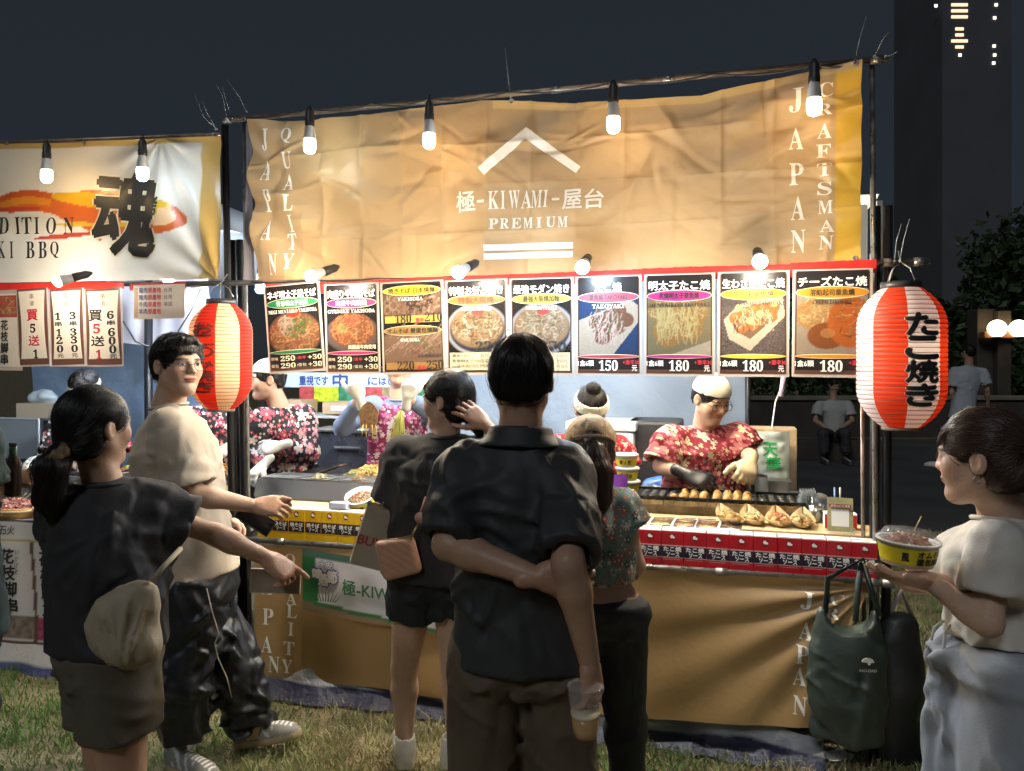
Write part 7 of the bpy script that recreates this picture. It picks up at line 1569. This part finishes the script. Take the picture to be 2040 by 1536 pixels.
bangs(rF, oF, RF, hF, .93, strb, 110, .020, -.006, seed=4)
b = BM(); q = place(np.array([(-.081, -.006, -.042)]), RF, hF - oF, .93)[0]; b.tube([Vector(tuple(q + np.array([.008 * math.cos(a), 0, .008 * math.sin(a) - .004]))) for a in np.linspace(0, 6.283, 13)], .0014, 5, cap=False); obj('earring', b, stainless, rF)
b = BM(); wp_ = V3(J['pel']) - oF + np.array([0, 0, .085]); fz = nrm((-.97, .22, 0))
for q in (-1, 1): b.tube([Vector(tuple(wp_ + fz * .112 + np.array([0, .012 * q, -.01]))), Vector(tuple(wp_ + fz * .128 + np.array([0, .022 * q, -.03]))), Vector(tuple(wp_ + fz * .136 + np.array([0, .03 * q, -.085])))], .0035, 6)
obj('drawstring', b, M('white cord', (.6, .6, .58), .8), rF)
# ------------------------------------------------------------------ stall workers
fl_black = floral('black blossom cloth', (.012, .011, .014), [(.62, .55, .48), (.50, .05, .10), (.55, .30, .34), (.60, .56, .60), (.45, .08, .12)], 11, .4, .86)
fl_purple = floral('plum blossom cloth', (.16, .015, .06), [(.60, .55, .62), (.55, .10, .32), (.48, .12, .30), (.62, .56, .6)], 15, 3.0, .8)
fl_red = floral('maroon blossom cloth', (.20, .010, .025), [(.66, .58, .36), (.52, .10, .16), (.64, .60, .45), (.50, .16, .18)], 15, 6.0, .8)
fl_bright = floral('red blossom cloth', (.42, .012, .025), [(.66, .55, .5), (.55, .15, .18)], 22, 8.0, .7)
darkp = M('dark trousers', (.03, .03, .035), .8); wrapm = M('white head wrap', (.66, .64, .54), .85, bump=(120, .001))
def wrap(root, off, R, hc, s, z0, z1, mat=None, top=False, name='head_wrap'):
    h = SDF(.004); h.ell((0, -.016, .034), (.093, .109, .100)); h.box((0, 0, z0 - .15), (.25, .25, .15), np.array(Matrix.Rotation(.12, 3, 'X')), k=.002, op=-1)
    if not top: h.box((0, 0, z1 + .15), (.25, .25, .15), np.array(Matrix.Rotation(.12, 3, 'X')), k=.002, op=-1)
    h.disp = folds(.0025, 40, 4, (1, 1, 2.2)); V, Fs = h.build(); obj(name, mesh(name, place(V, R, hc - off, s), Fs), mat or wrapm, root)
# G
Y = 4.80
J = mixat(dict(hd=(531, 757, Y), nk=(556, 812, Y + .02), rs=(524, 838, Y - .12), ls=(604, 830, Y + .10), re=(516, 900, Y - .14), rw=(525, 925, Y - .30), le=(614, 905, Y - .02), lw=(556, 888, Y - .24), pel=(572, 965, Y + .05)))
J = legs_std(J, Y, 1.0, .09, (-.7, -.7, 0))
rG, oG = person('stall worker in black blossom shirt and white bandana looking aside', J, (-.62, -.78, 0), 1.0, SKB, head=dict(f=(-.90, -.42, -.05), hair='short', s=1.02, vox=.0034, ns=0), shirt=dict(mat=fl_black, ease=.035, hem=-.3, sleeve=1.75, sr=.085, fold=.006), pants=dict(mat=darkp, ease=.012),
  hands={'l': dict(f=(-.9, -.3, -.2), n=(-.2, -.8, .5), m=1, curl=(.6,) * 4, infl=.003, glove=whitegl), 'r': dict(f=(-.5, -.5, -.6), n=(-.5, -.6, .5), m=-1, curl=(.6,) * 4, infl=.003, glove=whitegl)}, seed=7)
wrap(rG, oG, frame_of((-.90, -.42, -.05)), V3(J['hd']), 1.02, .042, .1, M('pale green bandana', (.56, .60, .48), .85, bump=(120, .001)), True, 'bandana')
# H
Y = 4.62
J = mixat(dict(hd=(795, 728, Y + .02), nk=(797, 795, Y + .02), rs=(742, 812, Y), ls=(850, 812, Y), re=(684, 850, Y - .12), rw=(716, 792, Y - .28), le=(868, 830, Y - .12), lw=(812, 792, Y - .28), pel=(792, 950, Y + .02)))
J = legs_std(J, Y, 1.0, .09, (0, -1, 0))
rH, oH = person('stall worker in plum blossom apron lifting food with both gloved hands', J, (0, -1, 0), .98, SKB, head=dict(f=(0, -1, 0), hair='short', s=1, vox=.005, ns=0), shirt=dict(mat=M('blue grey sleeve', (.16, .22, .34), .7), ease=.012, hem=-.1, sleeve=1.7, sr=.074, fold=.005), pants=dict(mat=darkp, ease=.012),
  hands={a: dict(f=(.1 * q, -.15, .5), n=(0, -1, .3), m=q, curl=(1.0, 1.1, 1.1, 1.1), infl=.004, glove=whitegl) for a, q in (('l', 1), ('r', -1))}, seed=8)
g = SDF(.010); pl_, nk_ = V3(J['pel']), V3(J['nk']); g.loft(pl_, nk_, [(-.3, .20, .150), (.1, .185, .142), (.5, .185, .142), (.80, .165, .13), (.93, .12, .10)], (1, 0, 0), k=.01, rnd=.01); g.cone(nk_ + [0, -.09, .02], nk_ + [0, -.17, -.14], .03, .012, k=.02, op=-1)
for q in (-1, 1): g.cone(nk_ + [0, .0, -.05], nk_ + [q * .15, 0, -.045], .06, .062, k=.03)
g.disp = folds(.006, 10, 31); V, Fs_ = g.build(); obj('apron', mesh('apron', V - oH, Fs_), fl_purple, rH)
# I
Y = 4.10
J = mixat(dict(hd=(1178, 818, Y - .06), nk=(1172, 868, Y + .02), rs=(1112, 888, Y), ls=(1232, 890, Y), re=(1098, 960, Y - .06), rw=(1130, 990, Y - .25), le=(1252, 940, Y - .05), lw=(1226, 1000, Y - .22), pel=(1172, 1020, Y + .08)))
J = legs_std(J, Y, .95, .09, (0, -1, 0))
rI, oI = person('stall worker in red blossom top with white headband and topknot bending down', J, (.05, -1, 0), .93, SKB, True, head=dict(f=(.06, -.80, -.62), hair='updo', s=1.0, ns=600, tie=(0, -.02, .14)), shirt=dict(mat=fl_bright, ease=.02, hem=-.3, sleeve=.9, sr=.08, fold=.005), pants=dict(mat=darkp, ease=.012), hands={a: dict(f=(0, -.8, -.5), n=(0, -.5, .8), m=q, curl=(.5,) * 4) for a, q in (('l', 1), ('r', -1))}, seed=9)
wrap(rI, oI, frame_of((.06, -.80, -.62)), V3(J['hd']), 1.0, .022, .075, None, False, 'headband')
# J
Y = 4.02
J = mixat(dict(hd=(1418, 796, Y - .03), nk=(1404, 852, Y + .04), rs=(1338, 872, Y), ls=(1470, 868, Y), re=(1316, 928, Y - .05), rw=(1368, 945, Y - .22), le=(1492, 900, Y - .04), lw=(1494, 922, Y - .24), pel=(1404, 985, Y + .08)))
J = legs_std(J, Y, 1.0, .09, (0, -1, 0))
rJ, oJ = person('stall worker in maroon blossom shirt and glasses turning octopus balls', J, (.10, -1, 0), 1.0, (.60, .40, .29), build=1.28, head=dict(f=(.34, -.86, -.38), hair='short', s=1.03, ns=0, vox=.0030), shirt=dict(mat=fl_red, ease=.035, hem=-.3, sleeve=.92, sr=.090, sfl=1.08, fold=.006, boxy=1), pants=dict(mat=darkp, ease=.012),
  hands={'r': dict(f=(.75, -.45, -.30), n=(-.1, -.6, .75), m=-1, curl=(.45, .5, .55, .6), infl=.003, glove=blackgl, sc=1.1), 'l': dict(f=(-.35, -.7, -.35), n=(.3, -.5, .75), m=1, curl=(.8, .9, .9, .9), infl=.004, glove=creamgl, sc=1.1)}, seed=10)
RJ = frame_of((.34, -.86, -.38)); wrap(rJ, oJ, RJ, V3(J['hd']), 1.03, .038, .1, None, True); glasses(rJ, oJ, RJ, V3(J['hd']), 1.03, M('black frame', (.02, .02, .02), .35), .0235, True)
# K and L in the grill stall
Y = 4.75
J = mixat(dict(hd=(436, 742, Y), nk=(432, 806, Y), rs=(384, 832, Y), ls=(484, 832, Y), re=(378, 900, Y - .05), rw=(415, 915, Y - .25), le=(490, 875, Y - .05), lw=(425, 908, Y - .28), pel=(432, 960, Y)))
J = legs_std(J, Y, 1, .09, (0, -1, 0)); person('grill worker in black blossom shirt behind the glowing lantern', J, (-.1, -1, 0), 1.0, SKB, head=dict(f=(-.3, -1, -.2), hair='short', vox=.005, ns=0), shirt=dict(mat=fl_black, ease=.03, hem=-.3, sleeve=.95, sr=.082), pants=dict(mat=darkp), hands={'l': dict(f=(-.8, -.5, -.2), n=(0, -.5, .8), m=1, infl=.003, glove=whitegl), 'r': dict(f=(.3, -.8, -.3), n=(0, -.5, .8), m=-1)}, seed=11)
Y = 4.95
J = mixat(dict(hd=(168, 778, Y - .04), nk=(170, 828, Y), rs=(118, 850, Y), ls=(222, 850, Y), re=(106, 905, Y - .1), rw=(92, 912, Y - .35), le=(236, 905, Y - .05), lw=(205, 915, Y - .28), pel=(170, 980, Y)))
J = legs_std(J, Y, 1, .09, (0, -1, 0)); rL, oL = person('grill worker with white headband bending over the smoky grill', J, (0, -1, 0), 1.0, SKB, head=dict(f=(0, -.85, -.5), hair='short', vox=.005, ns=400), shirt=dict(mat=fl_black, ease=.03, hem=-.3, sleeve=.95, sr=.082), pants=dict(mat=darkp), hands={'r': dict(f=(-.3, -.9, -.1), n=(0, -.2, 1), m=-1, infl=.003, glove=whitegl), 'l': dict(f=(-.5, -.8, -.1), n=(0, -.2, 1), m=1)}, seed=12)
wrap(rL, oL, frame_of((0, -.85, -.5)), V3(J['hd']), 1.0, .012, .055, None, False, 'headband')
# M: bottle holder at the left edge
Y = 2.75
J = mixat(dict(hd=(-130, 735, Y), nk=(-130, 830, Y), ls=(-225, 870, Y), rs=(-45, 870, Y + .05), le=(-240, 1010, Y), lw=(-200, 1100, Y + .1), re=(-42, 1000, Y + .06), rw=(16, 958, Y + .22), pel=(-110, 1180, Y)))
J = legs_std(J, Y, 1, .09, (.3, 1, 0)); person('person in dark green top reaching in with a bottle', J, (.4, .9, 0), 1.0, (.60, .40, .29), head=dict(f=(.4, .9, 0), hair='short', vox=.006, ns=0), shirt=dict(mat=M('dark green jacket', (.03, .05, .045), .8), ease=.05, hem=-.25, sleeve=.7, sr=.085), pants=dict(mat=darkp, ease=.02), shoes=dict(style='dark', at={a: ((.3, 1), (J[a + 'a'][0], J[a + 'a'][1], 0), 0) for a in 'lr'}), hands={'r': dict(f=(.9, .25, .1), n=(0, -.9, .45), m=-1, curl=(.7, .75, .8, .8), thumb=(.3, .9, -.5))}, seed=13)
# background people
Y = 11.6
J = mixat(dict(hd=(1928, 702, Y), nk=(1930, 728, Y), ls=(1902, 740, Y), rs=(1958, 742, Y), le=(1896, 782, Y), lw=(1900, 815, Y + .1), re=(1966, 776, Y), rw=(1968, 810, Y + .1), pel=(1918, 818, Y), lh=(1906, 832, Y), rh=(1928, 832, Y), lk=(1880, 872, Y), rk=(1930, 872, Y), la=(1868, 912, Y + .15), ra=(1930, 918, Y)))
person('distant man in pale tee walking on the dark road', J, (-.3, 1, 0), 1.0, SKC, vox=.018, head=dict(f=(-.3, 1, 0), hair='short', face=False, vox=.008, ns=0), shirt=dict(mat=M('pale tee', (.40, .43, .47), .85), ease=.03, hem=-.22, sleeve=.7, sr=.085, vox=.016), pants=dict(mat=darkp, len=.8, vox=.016, r=(.11, .1, .09)), shoes=dict(style='white', at={a: ((-.6, .5), (J[a + 'a'][0], J[a + 'a'][1], 0), 0) for a in 'lr'}), seed=14)
Y = 12.6
J = mixat(dict(hd=(1662, 768, Y), nk=(1660, 796, Y), rs=(1632, 806, Y), ls=(1690, 806, Y), re=(1624, 838, Y - .1), rw=(1650, 855, Y - .3), le=(1698, 838, Y - .1), lw=(1672, 855, Y - .3), pel=(1662, 862, Y), rh=(1650, 866, Y), lh=(1676, 866, Y), rk=(1640, 862, Y - .5), lk=(1684, 862, Y - .5), ra=(1642, 902, Y - .5), la=(1686, 902, Y - .5)))
person('distant person in light top seated low beyond the stall', J, (0, -1, 0), .95, SKC, vox=.018, head=dict(f=(0, -1, -.3), hair='short', vox=.008, ns=0), shirt=dict(mat=M('dull light top', (.42, .42, .40), .85), ease=.03, hem=-.1, sleeve=.7, sr=.085, vox=.016), pants=dict(mat=darkp, vox=.016), shoes=dict(style='dark', at={a: ((0, -1), (J[a + 'a'][0], J[a + 'a'][1], 0), 0) for a in 'lr'}), seed=15)
bs = thing('stone_bench', 'low stone block under the seated person beyond the stall', 'bench', (J['pel'][0], J['pel'][1] + .1, 0)); b = BM(); zt = J['pel'][2] - .13; b.box((0, .1, zt / 2), (1.6, .5, zt), bev=.02); obj('block', b, wallm, bs)
# ------------------------------------------------------------------ carried and loose things
def wpts(pts): return [at(*p) for p in pts]
# bowl of noodles held by the woman at the right
t = thing('noodle_bowl', 'paper bowl of noodles with yellow label and clear lid held by the woman in white', 'bowl', at(1806, 1122, 1.80), .25); t.rotation_euler = (.02, .06, .15)
r, h = .066, .052
b = BM(); b.lathe([(1e-4, 0), (r * .84, 0), (r, h), (r + .004, h), (r + .004, h + .004), (r - .003, h + .004), (r * .82, .004), (1e-4, .004)], 40); obj('bowl', b, paper, t)
b = BM(); b.lathe([(r * .84 + .16 * r * .16 + .0008, h * .16), (r * .84 + .16 * r * .86 + .0008, h * .86)], 40); b.f = b.f[:-2]; b.m = b.m[:-2]; b.sm = b.sm[:-2]; obj('yellow_band', b, M('yellow band', (.70, .60, .02), .45), t)
def bwp(x, z_, y, r=r, h=h): rr = r * .84 + .16 * r * z_ / h + .0016 - y * .3; th = x / r - .05; return np.stack([rr * np.sin(th), -rr * np.cos(th), z_], 1)
T(t, 'lettering', 'オムそば', .022, h * .68, .075, .015, inkk, bold=.05, warp=bwp, cell=.008); T(t, 'lettering', '蛋包燒麵', .022, h * .34, .078, .016, inkk, bold=.05, warp=bwp, cell=.008); T(t, 'lettering', '風', -.042, h * .5, .016, .02, inkk, bold=.05, warp=bwp, cell=.008)
b = BM(); b.lathe([(r + .005, h + .002), (r + .005, h + .008), (r * .92, h + .014), (r * .80, h + .026), (1e-4, h + .028)], 40); obj('clear_lid', b, glassy('clear lid', (.85, .85, .85), .06, .80), t)
heap(t, 'noodles', 0, 0, h * .78, r * .80, r * .80, .022, [(.62, .36, .14), (.6, .12, .05), (.66, .5, .3), (.55, .28, .10)], 260, .014, 71)
b = BM(); b.tube([(.02, .01, h + .02), (.045, .02, h + .055)], .0015, 5); obj('skewer_stick', b, M('bamboo', (.66, .5, .26), .6), t)
# beer cup
t = thing('beer_cup', 'clear plastic cup with a little beer in the hand of the man in khaki', 'cup', at(1166, 1466, 1.83), 0)
b = BM(); b.lathe([(1e-4, 0), (.027, 0), (.031, .018), (.042, .118), (.0435, .120), (.0425, .1205)], 32); obj('cup', b, glassy('clear cup', (.9, .9, .88), .05, .82), t)
b = BM(); b.lathe([(1e-4, .002), (.026, .002), (.0295, .018), (.0335, .050), (1e-4, .050)], 32); obj('beer', b, M('beer', (.80, .46, .05), .1, trans=.5), t); b = BM(); b.lathe([(.034, .050), (.0345, .056), (1e-4, .056)], 32); obj('foam', b, M('beer foam', (.72, .62, .42), .6), t)
# phones
def phone(label, p, f, n, case, mat2):
    t = thing('phone', label, 'phone', p, 0); f = nrm(f); n = np.array(n, float); n = nrm(n - f * (n @ f)); x = np.cross(f, n); R = Matrix(np.stack([x, f, n], 1).tolist())
    b = BM(); b.box((0, 0, 0), (.074, .152, .009), R, bev=.003); obj('case', b, case, t); b = BM(); b.box(tuple(R @ Vector((0, 0, .005))), (.066, .142, .001), R); obj('screen', b, mat2, t); b = BM(); b.box(tuple(R @ Vector((-.018, .055, -.006))), (.028, .030, .003), R, bev=.001); obj('camera_block', b, blackp, t)
phone('black phone in the hand of the man in beige', at(509, 1034, 3.01), (.75, .15, -.55), (.35, -.75, .6), blackp, M('phone glass', (.01, .01, .012), .08))
phone('phone in clear beige case held behind the pointing hand', at(549, 1158, 2.34), (1, .05, -.05), (0, -1, .05), M('beige case', (.55, .44, .33), .3), M('grey phone back', (.30, .25, .19), .25))
# quilted bag
t = thing('quilted_bag', 'small tan quilted shoulder bag at the hip of the woman in shorts', 'bag', at(794, 1108, 2.86), 0)
h = SDF(.003); h.box((0, 0, 0), (.074, .026, .078), rnd=.022, k=.01); h.box((0, 0, .115), (.1, .1, .045), np.array(Matrix.Rotation(.18, 3, 'Y')), k=.02, op=-1)
h.disp = lambda Q: .0022 * (np.exp(-(np.sin((Q[:, 0] + Q[:, 2]) * 95) / .28) ** 2) + .0 * Q[:, 0]) * (np.abs(Q[:, 1]) > .012)
V, Fs_ = h.build(); R_ = np.array(Matrix.Rotation(-.25, 3, 'Y')); b = BM(); b.box((0, -.012, .066), (.105, .004, .006), Matrix.Rotation(-.25, 3, 'Y')); obj('zip', b, M('brass', (.6, .45, .2), .3, 1), t); obj('pouch', mesh('pouch', V @ R_.T, Fs_), M('tan leather', (.48, .27, .18), .42, bump=(120, .0006)), t)
b = BM(); b.tube([Vector((.045, -.02, .06)), Vector((.062, -.01, .10)), Vector((.075, 0, .125))], .004, 6); obj('clasp', b, M('brass', (.6, .45, .2), .3, 1), t); b = BM(); b.lathe([(1e-4, -.008), (.018, -.006), (.021, 0), (.018, .006), (1e-4, .008)], 20, (.082, -.01, .145), R=Matrix.Rotation(math.pi / 2, 3, 'X')); obj('charm', b, M('rose charm', (.42, .25, .2), .4), t)
b = BM(); e = at(858, 1000, 2.88) - t.location; b.tube([Vector((.082, 0, .165)), Vector((.10, .005, .22)), e], .004, 6); obj('strap', b, M('tan leather', (.42, .22, .13), .42), t)
# paper bag
t = thing('paper_bag', 'brown paper carrier bag printed BUY hanging from an arm', 'bag', at(738, 1128, 3.0), 0); t.rotation_euler = (0, .30, .2)
w, d, hh = .165, .075, .235
b = BM(); b.add([(-w / 2, -d / 2, 0), (w / 2, -d / 2, 0), (w / 2, d / 2, 0), (-w / 2, d / 2, 0), (-w / 2, -d / 2, hh), (w / 2, -d / 2, hh), (w / 2, d / 2, hh), (-w / 2, d / 2, hh), (-w / 2 + .02, 0, hh * .55), (w / 2 - .012, 0, hh * .6)], [(0, 3, 2, 1), (0, 1, 5, 4), (2, 3, 7, 6), (0, 4, 8), (4, 7, 8), (7, 3, 8), (3, 0, 8), (1, 9, 5), (5, 9, 6), (6, 9, 2), (2, 9, 1)])
obj('carrier', b, M('grey brown paper', (.36, .31, .24), .8, bump=(14, .006), var=(5, .08)), t); b = BM(); b.quad(-w / 2 + .004, hh * .82, w / 2 - .004, hh - .004, d / 2 - .004); obj('liner', b, M('orange paper', (.55, .36, .2), .8), t)
T(t, 'lettering', 'BUY', -.032, .100, .095, .034, M('brick red ink', (.32, .05, .04), .6), y=-d / 2 - .0015, bold=.04)
b = BM(); b.tube([(-.03, -d / 2, hh), (-.02, -.01, hh + .09), (.03, -.01, hh + .09), (.04, -d / 2, hh)], .0022, 6); obj('handle', b, M('grey cord', (.4, .38, .35), .8), t)
# beige sling bag of the pointing woman
t = thing('sling_bag', 'slouchy beige gathered sling bag hanging at the pointing woman', 'bag', at(262, 1236, 1.95), 0); t.scale = (.88, .88, .92)
h = SDF(.0065); h.loft((-.085, .02, -.075), (.055, 0, .10), [(-.15, .03, .02), (.1, .085, .045), (.45, .095, .06), (.8, .06, .042), (1, .022, .018)], (.75, .25, -.6), k=.02, rnd=.015); h.ell((-.005, .01, -.075), (.085, .055, .055), k=.05)
h.disp = with_creases(folds(.009, 20, 44, (1.6, 1, .15)), [(np.array([.05, -.05, .07]) + np.array([-.09 * k / 8 - .01, 0, -.05 - .05 * (k % 3)]), nrm((-.2 + .10 * k - .3, 0, -1)), np.array([0, -1.0, 0]), .07, .012, .008) for k in range(8)]); V, Fs_ = h.build(); obj('pouch', mesh('pouch', V, Fs_), M('beige nylon', (.36, .30, .21), .65, bump=(60, .002)), t)

for pp_, rr_ in (([(.06, 0, .11), (.085, .02, .145), (.09, .12, .17)], .008), ([(-.11, .03, -.05), (-.14, .08, .02), (-.13, .16, .16)], .010)): b = BM(); b.tube(pp_, rr_, 6); obj('strap', b, M('beige nylon', (.36, .30, .21), .65), t)
# bottle at the left edge
t = thing('glass_bottle', 'dark brown bottle with green neck held at the grill counter', 'bottle', at(26, 988, 2.93), 0)
b = BM(); b.lathe([(1e-4, 0), (.030, 0), (.031, .01), (.031, .11), (.024, .135), (.013, .155), (.012, .19), (.014, .192), (.014, .202), (1e-4, .202)], 28); obj('glass', b, M('brown glass', (.05, .03, .022), .12, coat=.5), t); b = BM(); b.lathe([(.0135, .150), (.0128, .188)], 20); obj('neck_label', b, M('green foil', (.06, .13, .05), .4), t)
# dark tote bag by the right post and paper on the lawn
t = thing('tote_bag', 'large dark green tote bag hanging from the counter pipe at the right post', 'bag', (at(1690, 1460, 2.93).x, 2.93, .165), -.12)
h = SDF(.011); h.loft((0, 0, .01), (0, 0, .52), [(0, .135, .085), (.3, .145, .095), (.7, .135, .075), (.95, .115, .045), (1, .112, .04)], (1, 0, 0), k=.02, rnd=.02); h.cone((0, 0, .50), (0, 0, .62), .085, .095, k=.02, op=-1); h.disp = with_creases(folds(.012, 7, 51, (1.2, 1, .45)), tube_creases(np.array([0, 0, .52]), np.array([0, 0, .0]), np.array([1.0, 0, 0]), .14, .085, 34, np.random.default_rng(5), .009, .5)); V, Fs_ = h.build()
totem = M('dark green nylon', (.030, .045, .038), .5, bump=(40, .002)); obj('body', mesh('body', V, Fs_), totem, t)
for q in (-1, 1): b = BM(); b.tube([(-.07 + .08 * (q > 0), -.05 * q, .48), (-.02 + .05 * q, -.02 * q, .62), (.05, 0, .70), (.07 + .03 * q, -.04 * q, .50)], .011, 6); obj('handle', b, totem, t)
b = BM(); b.prism([(.035 + .022 * math.cos(a), .352 + .016 * math.sin(a)) for a in np.linspace(math.pi, 0, 14)] + [(.045, .350), (.043, .342), (.036, .342), (.034, .350)], -.113, -.111); obj('emblem', b, inkw, t); T(t, 'lettering', 'BAO-DAO', .035, .322, .06, .010, inkw, y=-.114)
t2 = thing('duffel_bag', 'dark second bag slumped behind the green tote at the post', 'bag', (at(1790, 1440, 3.12).x, 3.12, 0), .2)
h = SDF(.011); h.loft((0, 0, .01), (0, 0, .60), [(0, .11, .085), (.5, .12, .10), (.9, .08, .06), (1, .06, .04)], (1, 0, 0), k=.02, rnd=.03); h.disp = folds(.014, 8, 55, (1.2, 1, .5)); V, Fs_ = h.build(); obj('body', mesh('body', V, Fs_), M('black nylon bag', (.018, .02, .022), .5, bump=(40, .002)), t2); b = BM(); b.tube([(-.05, 0, .58), (-.01, -.03, .70), (.05, -.02, .58)], .009, 6); obj('handle', b, M('pink grey strap', (.3, .24, .26), .6), t2)
t = thing('paper_scrap', 'crumpled white paper lying on the lawn near the tote', 'paper', (at(1665, 1515, 3.1).x, 3.10, .03), .4)
V_, F_ = grid(-.06, .06, -.04, .04, 12, 8, lambda x, z: .012 * nz(x * 30, z * 30, 0, 66)); obj('sheet', mesh('sheet', V_[:, [0, 2, 1]], F_), paper, t)
# food lifted by the worker in plum
t = thing('pancake_half', 'browned half pancake dripping from a gloved hand', 'food', at(735, 828, 4.28), 0); b = BM(); n = 40
pl = [(.052 * math.cos(a) * (1 + .06 * math.sin(7 * a)), .075 * math.sin(a) * (1 + .05 * math.sin(5 * a))) for a in np.linspace(0, 6.283, n, endpoint=False)]; b.prism(pl, -.012, .012); obj('crust', b, M('browned crust', (.15, .085, .035), .55, bump=(120, .004), var=(60, .5)), t)
for k, x in enumerate((-.03, -.012, .02, .04)): b = BM(); b.tube([(x, -.014, -.05), (x * 1.1, -.016, -.085), (x * 1.2 + .008 * math.sin(k * 3), -.012, -.11 - .01 * k)], .003, 5); obj('noodle', b, M('yellow noodle', (.62, .46, .12), .4), t)
t = thing('noodle_tuft', 'tuft of yellow green noodles hanging from a gloved hand', 'food', at(795, 840, 4.28), 0); rg = np.random.default_rng(3); b = BM()
for k in range(34): x = rg.normal(0, .012); b.tube([(x * .4 + .01, rg.normal(0, .006), .06), (x, rg.normal(0, .01), .01), (x * 1.6 - .012, rg.normal(0, .01), -.04 - .05 * rg.random()), (x * 2.2 - .02, rg.normal(0, .01), -.07 - .05 * rg.random())], .0026, 4)
struct(obj('noodles', b, M('yellow green noodle', (.50, .50, .14), .45), t), 'stuff')
flush_texts()
